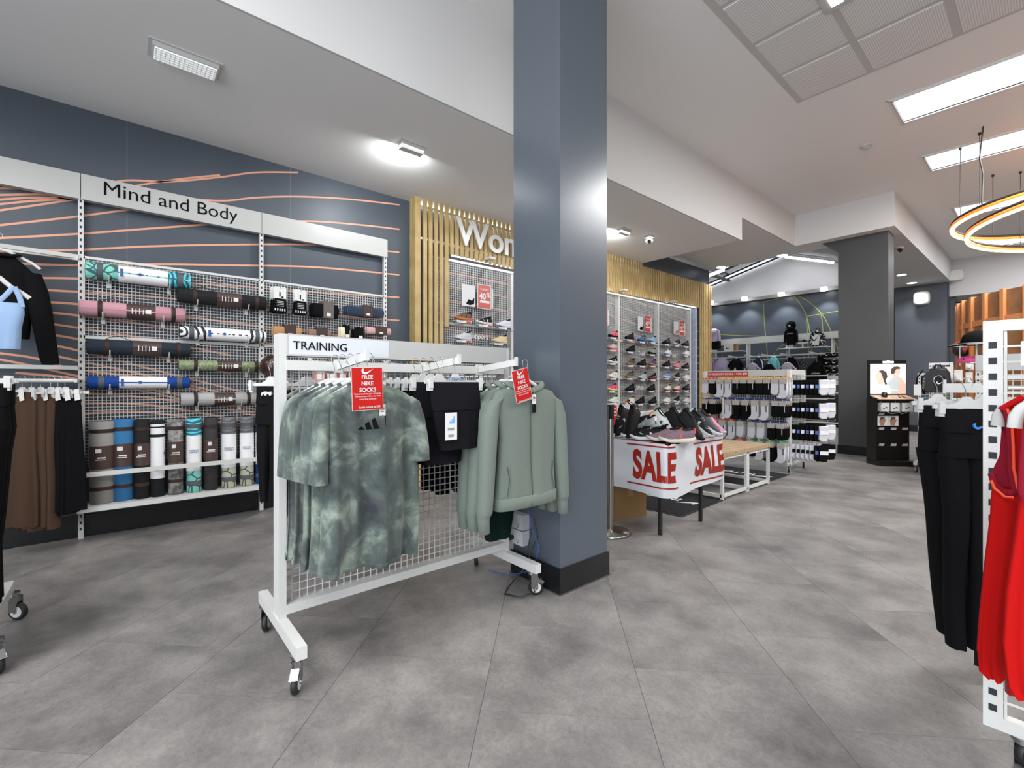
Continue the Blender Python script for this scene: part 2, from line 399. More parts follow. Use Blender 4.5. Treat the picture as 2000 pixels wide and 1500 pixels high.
# ---- near pillar
px0, px1, py0, py1 = -2.24, -1.83, 1.913, 2.335
pil = tag(thing('square_pillar', None, None, ((px0+px1)/2, (py0+py1)/2, 0)), 'slate grey square pillar beside the training rack', 'pillar', None, 'structure')
part('shaft', MB().box(px0, px1, py0, py1, .0, ZU), mat('pillar_paint', '#4d555e', .24, spec=.7), pil)
part('baseboard', MB().box(px0-.012, px1+.012, py0-.012, py1+.012, 0, .148), SKIRT, pil)
part('floor_trim', MB().box(px0-.018, px1+.018, py0-.018, py1+.018, 0, .006), mat('metal_trim', '#6a6a68', .3, .7), pil)
# power outlets on the pillar's left face (facing -Y)
for i, (u, v0, v1, lab) in enumerate(((1015, 1002, 1032, 'upper grey power outlet box on the near pillar'), (1015, 1031, 1064, 'lower grey power outlet box with a black plug, near pillar'))):
    c = ony(u, (v0+v1)/2, py0-.03); t = thing('power_outlet', lab, 'outlet', (c.x, py0-.025, c.z-.05))
    part('housing', MB().box(c.x-.06, c.x+.055, py0-.055, py0, c.z-.045, c.z+.045), mat('outlet_grey', '#b5b7ba', .4), t)
    part('socket_slot', MB().box(c.x+.0, c.x+.004, py0-.0565, py0-.055, c.z-.02, c.z-.008).box(c.x+.018, c.x+.022, py0-.0565, py0-.055, c.z-.02, c.z-.008).box(c.x+.009, c.x+.013, py0-.0565, py0-.055, c.z-.034, c.z-.024), INK, t)
    part('switch', MB().box(c.x+.0, c.x+.006, py0-.0575, py0-.055, c.z+.012, c.z+.024).box(c.x+.02, c.x+.026, py0-.0575, py0-.055, c.z+.012, c.z+.024), WHITE2, t)
    if i: part('plug', MB().cyl((c.x-.04, py0-.055, c.z-.008), (c.x-.04, py0-.1, c.z-.008), .016, 12), BLACKP, t)
# ---- far pillar
fp = tag(thing('square_pillar', None, None, (-2.1, 9.75, 0)), 'dark grey square pillar behind the earphone display stand', 'pillar', None, 'structure')
fx0 = ony(1637, 700, 9.55).x; fx1 = ony(1735, 700, 9.55).x
part('shaft', MB().box(fx0, fx1, 9.55, 9.95, 0, ZM).prism([(0, 0), (0, -.22), (-.25, 0)], (fx0, 9.75, ZM), (1, 0, 0), (0, 0, 1), .38), mat('far_pillar_grey', '#494a4b', .35), fp)
part('baseboard', MB().box(fx0-.01, fx1+.01, 9.54, 9.96, 0, .15), SKIRT, fp)
# ---- far walls
wf = struct('wall_far', MB().box(-9.2, -1.6, YF, YF+.15, 0, 3.98), mat('mural_wall', '#434a53', .35, noise=(1, '#3d444d', .3, .7)))
struct('baseboard_far', MB().box(-9, XB, YF-.02, YF, 0, .16), SKIRT)
gz = lambda u, v: (ony(u, v, YF).x, ony(u, v, YF).z)
ge = [(-9.2, 3.98), (-1.6, 3.98), (-1.6, 5.0), gz(1640, 512), gz(1530, 500), gz(1388, 560), (-9.2, 4.2)]
gx = MB().prism(ge, (0, YF+.07, 0), (1, 0, 0), (0, 0, 1), .12)
struct('gable_wall', gx, mat('gable_white', '#d9d7d8', .35), wf, 'white gable above the mural')
struct('trim_1', MB().box(-9.2, XB-.02, YF-.14, YF-.0, 3.93, 4.03), mat('rail_grey', '#8d8b8a', .5))
pier = struct('wall_pier', MB().box(-2.72, -1.72, 15.45, YF, 0, ZM), SLATE2)
struct('baseboard_pier', MB().box(-2.73, -1.72, 15.43, 15.45, 0, .16), SKIRT)
wr = struct('wall_recess', MB().box(-1.85, 6, 16.85, 17, 0, ZU).box(-1.75, -1.70, YF-.3, 16.85, 0, ZU), mat('recess_slate', '#3c4046', .5))
struct('soffit', MB().box(-1.72, 6, YF-.1, 16.85, 3.38, 3.40), CEIL, wr)
struct('front_fascia', MB().box(-1.85, 6, YF-.13, YF-.1, 3.38, ZU), CEILW, wr, 'white fascia over the rear recess')
part('door_frame_head', MB().box(-1.2, .6, 16.82, 16.85, 2.2, 2.26), INK, wr)
# roof: rafters and glass panes over the rear room
RAFT = mat('rafter_black', '#2b2c30', .5)
roof = tag(thing('glazed_roof', None, None, (-5.5, 13, 4.2)), 'pitched glass roof over the rear room', 'roof', None, 'structure')
A = ony(1388, 560, YF); Rg = ony(1530, 500, YF); Cc = ony(1640, 514, YF)
def slope(x):
    if x < Rg.x: return A.z+(Rg.z-A.z)*(x-A.x)/(Rg.x-A.x)
    return Rg.z+(Cc.z-Rg.z)*(x-Rg.x)/(Cc.x-Rg.x)
GLASS = mat('roof_glass', '#dfe6ee', .05, trans=1)
for i in range(7):
    y = 10.2+i*.92
    mb = MB().bar((-9.0, y, slope(-9.0)), (Rg.x, y, Rg.z), .045, .05)
    part('rafter', mb, RAFT, roof)
    if i < 6:
        for a_, b_ in ((-9.0, -7.2), (-7.2, Rg.x)):
            part('pane', MB().bar((a_, y+.46, slope(a_)+.06), (b_, y+.46, slope(b_)+.06), .86, .008), GLASS, roof)
part('purlin', MB().box(-7.25, -7.15, 10, YF, slope(-7.2)-.08, slope(-7.2)-.02), RAFT, roof)
part('roof_lining', MB().prism([(Rg.x, Rg.z), (-2.85, slope(-2.85)), (-2.85, slope(-2.85)+.1), (Rg.x, Rg.z+.1)], (0, 12.9, 0), (1, 0, 0), (0, 0, 1), 5.9), mat('roof_grey', '#8e8e92', .7), roof)
LED = mat('led_white', '#ffffff', .5, emit=('#fbfdff', 6))
def batten(a, b, lab):
    mid = (a+b)/2; t = thing('light_batten', lab, 'light', mid)
    part('diffuser', MB().bar(a, b, .07, .05), LED, t); part('body', MB().bar(a+Vector((0, 0, .045)), b+Vector((0, 0, .045)), .09, .03), WHITE, t)
batten(ony(1366, 546, 12.2), ony(1414, 527, 12.2), 'slanted white LED batten under the glass roof, left side')
batten(ony(1534, 502, 15.0), ony(1628, 513, 15.0), 'long white LED batten at the ridge beside the far pillar')
# side / back of the shop that the frame does not show
struct('wall_right', MB().box(5, 5.15, -4, 17, 0, ZU), SLATE2)
struct('wall_back', MB().box(-9, -1, -4.15, -4, 0, ZU), SLATE2)
struct('wall_outer', MB().box(-9.3, -9.2, 9.9, 16, 0, 4.5), CEILW)
# yellow mural lines on the far wall
YEL = mat('mural_yellow', '#8e9650', .5)
def yline(pts, Y=YF, w=.02, dash=False, par=None):
    P = [ony(u, v, Y) for u, v in pts]; mb = MB(); q = []
    for i in range(len(P)-1):
        p0 = P[max(i-1, 0)]; p1 = P[i]; p2 = P[i+1]; p3 = P[min(i+2, len(P)-1)]
        for k in range(6):
            t = k/6; q.append(.5*((2*p1)+(p2-p0)*t+(2*p0-5*p1+4*p2-p3)*t*t+(3*p1-p0-3*p2+p3)*t*t*t) if len(P) > 2 else p1.lerp(p2, t))
    q.append(P[-1])
    for i in range(len(q)-1):
        if dash and i % 2: continue
        mb.bar(q[i]+Vector((0, -.004, 0)), q[i+1]+Vector((0, -.004, 0)), w, .004, up=(0, 1, 0))
    part('mural_line', mb, YEL, par or wf)
yline([(1491, 590), (1494, 640), (1500, 700)]); yline([(1491, 590), (1548, 577)]); yline([(1388, 652), (1430, 655), (1500, 657)])
yline([(1549, 576), (1565, 597), (1575, 617), (1582, 650), (1587, 700)]); yline([(1556, 576), (1580, 590), (1604, 612), (1620, 640), (1640, 690)])
yline([(1575, 618), (1640, 607)]); yline([(1575, 618), (1577, 650), (1580, 700)]); yline([(1604, 612), (1608, 650), (1610, 672), (1622, 685)])
yline([(1510, 695), (1520, 680), (1532, 672)], dash=True); yline([(1746, 587), (1756, 585)])
yline([(1849, 598), (1855, 640), (1862, 708)], 16.84, par=wr); yline([(1886, 645), (1875, 665), (1870, 690), (1873, 710)], 16.84, par=wr); yline([(1842, 693), (1870, 693)], 16.84, dash=True, par=wr)
# ================================================================ wall display rack (left)
HOLE = mat('slot_dark', '#20242a', .7)
def slots(mb, x, y, z0, z1, step=.05, w=.006, h=.02, face='x'):
    z = z0+step/2
    while z < z1:
        if face == 'x': mb.box(x, x+.001, y-w, y+w, z, z+h)
        else: mb.box(x-w, x+w, y-.001, y, z, z+h)
        z += step
def grid_y(x, y0, y1, z0, z1, p=.03, r=.0022):
    """wire mesh in the plane X = x"""
    mb = MB(); n = round((y1-y0)/p)
    for i in range(1, n): y = y0+(y1-y0)*i/n; mb.box(x-r, x+r, y-r, y+r, z0, z1)
    n = round((z1-z0)/p)
    for i in range(1, n): z = z0+(z1-z0)*i/n; mb.box(x-3*r, x-r, y0, y1, z-r, z+r)
    return mb
def grid_x(y, x0, x1, z0, z1, p=.03, r=.0022):
    mb = MB(); n = round((x1-x0)/p)
    for i in range(1, n): x = x0+(x1-x0)*i/n; mb.box(x-r, x+r, y-r, y+r, z0, z1)
    n = round((z1-z0)/p)
    for i in range(1, n): z = z0+(z1-z0)*i/n; mb.box(x0, x1, y-3*r, y-r, z-r, z+r)
    return mb
XR = -4.9
rk = thing('wall_rack', 'white wall display rack headed Mind and Body, holding exercise mats', 'rack', (XW+.03, .4, 0))
UY = [-1.5, -.24, 1.022, 2.28]
for y in UY:
    part('upright', MB().box(XW+.02, XR, y-.016, y+.016, 0, 2.66), WHITE, rk)
    s_ = MB(); slots(s_, XR, y, .04, 2.62); part('slot_row', s_, HOLE, rk)
HDR = mat('header_panel', '#b2b2af', .35)
for i in range(3):
    y0, y1 = UY[i]+(.002 if i else -.02), UY[i+1]-(.002 if i < 2 else -.02)
    h = part('header_panel', MB().box(XW+.02, XR+.01, y0, y1, 2.64, 2.838), HDR, rk)
    if i == 1:
        a = onx(203, 392, XR+.012); b = onx(464, 440, XR+.012)
        part('lettering', textmb('Mind and Body', (XR+.0115, a.y, 2.672), (0, 1, 0), (0, 0, 1), height=.142, width=b.y-a.y), INK, h)
for i in (1, 2):
    y0, y1 = UY[i]+.02, UY[i+1]-.02
    z0 = .9 if i == 1 else 1.0
    part('mesh_panel', grid_y(XR-.012, y0, y1, .55 if i == 1 else .9, 2.2, .0262, .0021), WHITE, rk)
    f = MB().box(XR-.02, XR-.002, y0-.01, y1+.01, 2.185, 2.205).box(XR-.02, XR-.002, y0-.01, y1+.01, 1.56, 1.585)
    f.box(XR-.02, XR-.002, y0-.012, y0+.004, .55, 2.2).box(XR-.02, XR-.002, y1-.004, y1+.012, .55, 2.2)
    part('mesh_frame', f, WHITE, rk)
part('cross_bar', MB().box(XR-.01, XR+.02, UY[0], UY[1]-.016, 1.315, 1.345).box(XR-.01, XR+.02, UY[0], UY[1]-.016, 2.16, 2.2), WHITE, rk)
part('hanging_rail', MB().cyl((-4.62, -1.4, 1.228), (-4.62, -.26, 1.228), .014, 12).box(-4.9, -4.6, -.262, -.245, 1.215, 1.24), WHITE, rk)
part('upper_face_rail', MB().bar((XR, -.25, 2.19), (-4.72, -.64, 2.16), .02, .03), WHITE, rk)
part('shelf', MB().box(XW+.02, -4.705, UY[1]-.01, UY[2]+.06, .262, .272).box(-4.71, -4.70, UY[1]-.012, UY[2]+.065, .238, .275), WHITE, rk)
part('guard_rail', MB().box(-4.71, -4.70, UY[1]+.0, UY[2]+.03, .503, .538).box(XR, -4.70, UY[1]-.004, UY[1]+.004, .51, .53).box(XR, -4.70, UY[2]+.024, UY[2]+.03, .51, .53), WHITE, rk)
# ---- exercise mats
def spiral_end(r, x_, n=40):
    return [(r*(.15+.85*k/n)*math.cos(k*.55), r*(.15+.85*k/n)*math.sin(k*.55)) for k in range(n)]
STRAP = mat('brown_strap', '#2b1812', .7); GSTRAP = mat('grey_strap', '#4d5258', .7)
WRAPM = mat('paper_wrap', '#e9e9ea', .45); BANDM = mat('brown_band', '#43302b', .55)
def pattern(name, c1, c2, scale, kind='wave'):
    if name in MATS: return MATS[name]
    m = mat(name, c1, .7); nt = m.node_tree; N = nt.nodes; L = nt.links; b = N['Principled BSDF']
    tc = N.new('ShaderNodeTexCoord'); v = N.new('ShaderNodeTexVoronoi' if kind != 'wave' else 'ShaderNodeTexWave')
    v.inputs['Scale'].default_value = scale
    if kind == 'wave': v.wave_type = 'RINGS'; v.inputs['Distortion'].default_value = 6; o = v.outputs['Fac']
    else: v.feature = 'DISTANCE_TO_EDGE'; o = v.outputs['Distance']
    r = N.new('ShaderNodeValToRGB'); lo = .45 if kind == 'wave' else .05
    r.color_ramp.elements[0].position = lo; r.color_ramp.elements[1].position = lo+.04
    r.color_ramp.elements[0].color = (*lin(c2), 1); r.color_ramp.elements[1].color = (*lin(c1), 1)
    L.new(tc.outputs['Object'], v.inputs['Vector']); L.new(o, r.inputs[0]); L.new(r.outputs[0], b.inputs['Base Color']); return m
def mat_roll(label, r, L_, body, style='band', body2=None, loc=(0, 0, 0), horiz=True, group=None, flat=1., lead=True):
    """built lying along local +X (length L_), then turned; style band = brown label, wrap = white paper sleeve, tube = black and white"""
    t = thing('exercise_mat', label, 'exercise mat', loc, 0, group)
    rot = Matrix.Rotation(PI/2, 4, 'Z') if horiz else Matrix.Rotation(-PI/2, 4, 'Y')
    def P(nm, mb, m, lb=None):
        mb.v = [tuple(rot @ Vector(v)) for v in mb.v]; return part(nm, mb, m, t, lb, local=True)
    def ring(x0, x1, q, rr=None, fl=flat):
        mb = MB(); n = 28; R = []
        for x, k in ((x0, q), (x1, q)):
            R.append([(x, fl*(r+k)*math.cos(2*PI*i/n), (r+k)*math.sin(2*PI*i/n)) for i in range(n)])
        return mb.rings(R, False, True)
    def body_(x0, x1):
        mb = MB(); n = 28; R = []
        for x, k in ((x0, -.006), (x0+.004, 0), (x1-.004, 0), (x1, -.006)):
            R.append([(x, flat*(r+k)*math.cos(2*PI*i/n), (r+k)*math.sin(2*PI*i/n)) for i in range(n)])
        mb.rings(R, False, True)
        return mb
    if body2: P('roll', body_(0, L_*.5), body); P('roll', body_(L_*.5, L_), body2, 'half of the roll with the other print')
    else: P('roll', body_(0, L_), body)
    # coil seen at both ends, and the free edge of the sheet
    for x in (-.0008, L_+.0008):
        sp = MB(); pts = [(x, flat*(r-.004)*(.12+.88*k/60)*math.cos(k*.5), (r-.004)*(.12+.88*k/60)*math.sin(k*.5)) for k in range(61)]
        sp.tube(pts, .0011, 4, caps=False); P('coil_edge', sp, BLACKP if lead else STRAP)
    P('free_edge', MB().box(.002, L_-.002, -flat*r-.002, -flat*r+.012, -.006, .004) if horiz else MB().box(.002, L_-.002, flat*r*.6, flat*r*.66, -r*.82, -r*.74), body)
    if style == 'band':
        P('label_band', ring(L_*.42, L_*.70, .0015), BANDM, 'brown paper label band with small white print')
        pr = MB()
        if horiz:
            xx = flat*r+.0022
            for k in range(4): pr.box(L_*(.47+.035*k), L_*(.472+.035*k)+.004, xx-.001, xx, -.025, .02-.006*(k % 2))
            pr.box(L_*.60, L_*.655, xx-.001, xx, -.018, .016)
            pr.v = [(x, -y, z) for x, y, z in pr.v]
        else:
            pr.box(L_*.62, L_*.668, -r-.0032, -r+.004, -.005, .030*min(1, r/.07)); pr.box(L_*.55, L_*.565, -r-.0028, -r+.006, -.03, .02); pr.box(L_*.53, L_*.538, -r-.0028, -r+.006, -.03, .03)
        P('label_print', pr, PAPER)
        for x in (.16*L_, .86*L_):
            P('strap', ring(x, x+.028, .0035), STRAP)
        hp = MB(); hp.tube([(.17*L_, 0, r), (.2*L_, .005, r+.02), (.3*L_, .01, r+.028), (.36*L_, .01, r+.01), (.4*L_, .01, r+.002)], .006, 6, rb=.4); P('strap', hp, STRAP)
    elif style == 'wrap':
        w = P('paper_sleeve', ring(L_*.29, L_*.76, .0015), WRAPM, 'white paper sleeve printed in blue')
        pr = MB(); pb = MB()
        if horiz:
            xx = flat*r+.0015
            pb.box(L_*.305, L_*.335, -xx-.0015, -xx+.004, -.03, .03)
            d = MB().cyl((L_*.49, -xx-.001, 0), (L_*.49, -xx+.003, 0), .013, 14); pb.v += []
            o = len(pb.v); pb.add(d.v, d.f)
            P('sleeve_print', pb, BLUEI)
        else:
            yy = -r-.0018
            pb.box(L_*.31, L_*.355, -r*.55, r*.55, yy-.001, yy+.004)
            d = MB().cyl((L_*.47, 0, yy-.001), (L_*.47, 0, yy+.004), .016, 14); pb.add(d.v, d.f)
            P('sleeve_print', pb, BLUEI)
        for x in (.10*L_, .86*L_): P('strap', ring(x, x+.035, .003), GSTRAP)
    else:
        for a, b in ((.24, .34), (.37, .78), (.82, .90), (.92, .95)): P('paper_sleeve' if b-a > .3 else 'white_band', ring(L_*a, L_*b, .0015), WRAPM)
        P('sleeve_print', MB().box(L_*.55, L_*.59, -.03, .03, -r-.003, -r+.003), BLUEI)
    if style == 'wrap':   # lettering on the sleeve
        if horiz: tm = textmb('PREMIUM\nSUPPORT', (-r-.002, L_*.62, .03), (0, 0, -1), (0, 1, 0), width=r*1.2); nm = 'lettering'
        else: tm = textmb('PREMIUM\nSUPPORT' if 'blue mat' not in label else 'ESSENTIAL\nSUPPORT', (-r*.62, -r-.0035, L_*.53), (1, 0, 0), (0, 0, 1), width=r*1.25, bold=.01); nm = 'lettering'
        part(nm, tm, BLUEI, t, local=True)
    # rotate so that the label side faces the shop (+X)
    return t
M_ = lambda n, c, **k: mat('foam_'+n, c, .8, bump=(180, .12), **k)
teal = pattern('foam_teal_print', '#7cc4b6', '#2a5a5c', 14, 'cell'); teal2 = pattern('foam_teal_rings', '#17606f', '#5cc0d0', 9)
grn = pattern('foam_sage_print', '#b4b7a0', '#4a4c48', 14, 'cell'); grn2 = pattern('foam_grey_rings', '#55565a', '#6f7072', 9)
marb = pattern('foam_marble', '#e8e8ea', '#222326', 7); blu = M_('blue_print', '#1f4388'); blu2 = pattern('foam_blue_print', '#1f4a93', '#79b8e6', 4)
HM = [ # (u0,v0,u1,v1 axis line), r, style, materials, label
 ((167,525,372,553), .065, 'wrap', teal, teal2, 'teal patterned exercise mat in a white sleeve, topmost on the left column'),
 ((155,600,360,617), .06, 'band', M_('pink', '#b98a94'), None, 'dusty pink rolled exercise mat with brown straps and label'),
 ((346,580,518,590), .064, 'band', M_('black', '#242426'), None, 'black rolled exercise mat hanging topmost in the right column'),
 ((170,670,370,690), .06, 'band', M_('navy', '#2b323b'), None, 'dark navy rolled exercise mat with a brown label, below the pink one'),
 ((350,650,518,657), .054, 'wrap', marb, marb, 'black and white marbled exercise mat in a white sleeve'),
 ((348,713,518,716), .046, 'band', mat('foam_olive', '#6f7d57', .35, noise=(90, '#9aa584', .5, .6), bump=(120, .3)), None, 'shiny olive green rolled exercise mat with brown straps'),
 ((170,747,370,747), .047, 'wrap', blu, blu2, 'royal blue patterned exercise mat in a white sleeve, hung lowest on the left'),
 ((352,778,500,780), .055, 'band', M_('light_grey', '#a5a5a4'), None, 'light grey rolled exercise mat with a brown label, hung lowest on the right')]
HOOKW = WHITE
for (a, b, c, d), r, st, m1, m2, lab in HM:
    p = onx(a, b, -4.85); q = onx(c, d, -4.85); z = (p.z+q.z)/2
    t = mat_roll(lab, r, q.y-p.y, m1, st, m2, (-4.845, p.y, z), True, 'exercise mats hung on the wire wall')
    for yy in (p.y+.16*(q.y-p.y)+.03, p.y+.78*(q.y-p.y)):
        hb = MB().tube([(XR-.01, yy, z-r-.012), (-4.845, yy, z-r-.012), (-4.80, yy, z-r-.008), (-4.775, yy, z-r+.03)], .005, 6).box(XR-.01, XR+.004, yy-.014, yy+.014, z-r-.05, z-r-.0)
        part('mat_hook', hb, HOOKW, rk)
blk = M_('charcoal', '#3a393b')
SM = [(200, .078, 'band', M_('warm_grey', '#8d8b87'), None, 'grey standing exercise mat with brown straps, leftmost on the bottom shelf', .64),
 (241, .072, 'band', M_('sea_blue', '#356c99'), None, 'blue standing exercise mat with a brown label, second from left', .65),
 (277, .05, 'band', M_('soft_black', '#262323'), None, 'black standing exercise mat between the blue mat and the white tube', .64),
 (308, .048, 'tube', M_('tube_black', '#232427'), None, 'black and white wrapped standing exercise mat tube', .63),
 (343, .052, 'band', mat('foam_grey_marble', '#5f5e5d', .8, noise=(30, '#9a9997', .4, .65)), None, 'marbled grey standing exercise mat with a brown label', .635),
 (379, .054, 'wrap', teal, teal2, 'teal patterned standing exercise mat in a white sleeve', .64),
 (412, .052, 'band', blk, None, 'charcoal standing exercise mat right of the teal one', .635),
 (447, .057, 'wrap', grn, grn2, 'sage printed standing exercise mat, third from the right end of the shelf', .635),
 (482, .056, 'wrap', grn, grn2, 'sage printed standing exercise mat next to the blue mat at the right end', .635),
 (511, .05, 'wrap', blu, blu2, 'blue mat standing rightmost on the bottom shelf, in a white sleeve', .63)]
for u, r, st, m1, m2, lab, L_ in SM:
    p = onx(u, 900, -4.83)
    t = mat_roll(lab, r, L_, m1, st, m2, (-4.81-max(0, .06-r)*.3, p.y, .2735), False, 'exercise mats standing on the bottom shelf')
    t.rotation_euler = (0, 0, PI/2-.12)
    t.location.x = -4.955+.022+r if r > .07 else -4.83
# hanger kit ------------------------------------------------------
def hanger(name, label, loc, rz=0, w=.42, clip=False, group=None, logo=False, cw=None):
    """local: bar along Y, hook point at the origin"""
    t = thing(name, label, 'hanger', loc, rz, group)
    hk = MB().tube([(0, .018, -.018), (0, .02, .002), (0, .012, .016), (0, 0, .02), (0, -.014, .012), (0, -.016, -.006), (0, -.004, -.03), (0, 0, -.09)], .0017, 6)
    part('hook', hk, CHROME, t, local=True)
    if clip:
        part('body', MB().box(-.005, .005, -w/2, w/2, -.108, -.092).prism([(-.06, -.095), (-.03, -.082), (-.012, -.06), (.012, -.06), (.03, -.082), (.06, -.095)], (0, 0, 0), (0, 1, 0), (0, 0, 1), .007), WHITE2, t, local=True)
        for y in (-(cw or w)/2+.025, (cw or w)/2-.025):
            part('clip', MB().box(-.013, .013, y-.010, y+.010, -.14, -.085).box(.013, .018, y-.009, y+.009, -.128, -.078), WHITE2, t, local=True)
    else:
        pts = [(0, y, -.092-.62*max(0, abs(y)-.025)**1.08-(.012 if abs(y) > w*.48 else 0)) for y in [w*(k/10-.5) for k in range(11)]]
        part('body', MB().tube(pts, .010, 8, rb=.55, up=(1, 0, 0)), WHITE2, t, local=True)
    if logo:
        a = textmb('INTERSPORT', (.0075, -.055, -.093), (0, 1, 0), (0, 0, 1), width=.11, bold=.02); part('lettering', a, BLUEI, t, local=True)
    return t
# ================================================================ training rack
def caster(parent, x, y, ang=0., brake=True, top=.14):
    """swivel caster standing on the floor at x,y (world)"""
    r = .043
    t = part('caster_fork', MB().cyl((x, y, top-.012), (x, y, top), .026, 16).cyl((x, y, top-.02), (x, y, top-.012), .02, 16)
        .obox((x+math.cos(ang)*.012-math.sin(ang)*.016, y+math.sin(ang)*.012+math.cos(ang)*.016, top-.058), (math.cos(ang)*.02, math.sin(ang)*.02, 0), (-math.sin(ang)*.0015, math.cos(ang)*.0015, 0), (0, 0, .04))
        .obox((x+math.cos(ang)*.012+math.sin(ang)*.016, y+math.sin(ang)*.012-math.cos(ang)*.016, top-.058), (math.cos(ang)*.02, math.sin(ang)*.02, 0), (-math.sin(ang)*.0015, math.cos(ang)*.0015, 0), (0, 0, .04)), CHROME, parent)
    wx, wy = x+math.cos(ang)*.024, y+math.sin(ang)*.024; n = Vector((-math.sin(ang), math.cos(ang), 0))
    c = Vector((wx, wy, r+.0005))
    def disc(h0, h1, r0, m, nm):
        mb = MB(); pr = [(r0*.86, h0), (r0, h0+(h1-h0)*.2), (r0, h0+(h1-h0)*.8), (r0*.86, h1)]
        R = []
        a = Vector((math.cos(ang), math.sin(ang), 0)); b = Vector((0, 0, 1))
        for rr, h in pr: R.append([c+n*h+(a*math.cos(2*PI*k/24)+b*math.sin(2*PI*k/24))*rr for k in range(24)])
        mb.rings(R); o = part(nm, mb, m, t); return o
    disc(-.0125, .0125, r, RUBBER, 'tyre'); disc(-.0145, .0145, r*.72, WHITE2, 'wheel_hub'); disc(-.02, .02, .008, CHROME, 'axle')
    if brake:
        ca, sa = math.cos(ang), math.sin(ang); bl_ = MB()
        bl_.obox((x+ca*.05, y+sa*.05, top-.052), (ca*.016, sa*.016, -.012), (-sa*.015, ca*.015, 0), (ca*.0012, sa*.0012, .0016))
        for q in (-1, 1): bl_.obox((x+ca*.045-sa*.016*q, y+sa*.045+ca*.016*q, top-.06), (ca*.018, sa*.018, -.006), (-sa*.001, ca*.001, 0), (0, 0, .011))
        bl_.cyl((x+ca*.066-sa*.017, y+sa*.066+ca*.017, top-.066), (x+ca*.066+sa*.017, y+sa*.066-ca*.017, top-.066), .0035, 8)
        part('brake_lever', bl_, CHROME, t)
    return t
def rolling_rack(label, x, y0, y1, top, lettering=None, foot=.30):
    xf, xb = x+.045, x-.045
    t = thing('rolling_rack', label, 'rack', (x, (y0+y1)/2, 0))
    part('post', MB().box(xb, xf, y0, y0+.03, .14, top), WHITE, t); part('post', MB().box(xb, xf, y1-.03, y1, .14, top), WHITE, t)
    for y in (y0+.015, y1-.015):
        part('foot', MB().box(x-foot-.02, x+foot+.02, y-.02, y+.02, .14, .19), WHITE, t)
    h = part('header_panel', MB().box(xf-.012, xf+.004, y0+.03, y1-.03, top-.095, top).box(xb, xf, y0+.03, y1-.03, top-.012, top), HDR, t)
    if lettering:
        part('header_card', MB().box(xf+.004, xf+.005, y0+.04, y0+.5, top-.088, top-.006), mat('header_card', '#cdd0d6', .35), t)
        part('lettering', textmb(lettering, (xf+.0056, y0+.055, top-.066), (0, 1, 0), (0, 0, 1), height=.036, width=.235, bold=.012), INK, t)
    part('header_panel', MB().box(xb-.004, xb+.008, y0+.03, y1-.03, top-.095, top), HDR, t)
    part('mesh_panel', grid_y(x, y0+.03, y1-.03, .245, top-.1, .0335, .002), WHITE, t)
    part('bottom_rail', MB().box(xb+.02, xf, y0+.03, y1-.03, .205, .245), WHITE, t)
    part('cross_bar', MB().box(xf-.018, xf+.008, y0+.03, y1-.03, 1.262, 1.305), WHITE, t)
    part('cross_bar', MB().box(xb-.008, xb+.018, y0+.03, y1-.03, 1.262, 1.305), WHITE, t)
    return t
def arm(t, x, y, sgn=1, L_=.33, zt=1.315, z0=1.285):
    part('display_arm', MB().bar((x, y, z0), (x+sgn*L_, y, zt), .012, .034).box(x+sgn*L_-.004, x+sgn*L_+.008, y-.008, y+.008, zt-.018, zt+.028).box(x-.0, x+sgn*.012, y-.02, y+.02, z0-.03, z0+.03), WHITE, t)
tr = rolling_rack('white rolling rack headed TRAINING, with tie-dye shirts and sage jackets', -2.195, .515, 1.80, 1.42, 'TRAINING')
ARMS = [.765, 1.215, 1.57]
for y in ARMS: arm(tr, -2.15, y, 1); arm(tr, -2.24, y, -1)
caster(tr, -1.93, .53, -.5); caster(tr, -2.47, .53, 2.6, True); caster(tr, -1.93, 1.785, 1.1); caster(tr, -2.47, 1.785, 2.4)
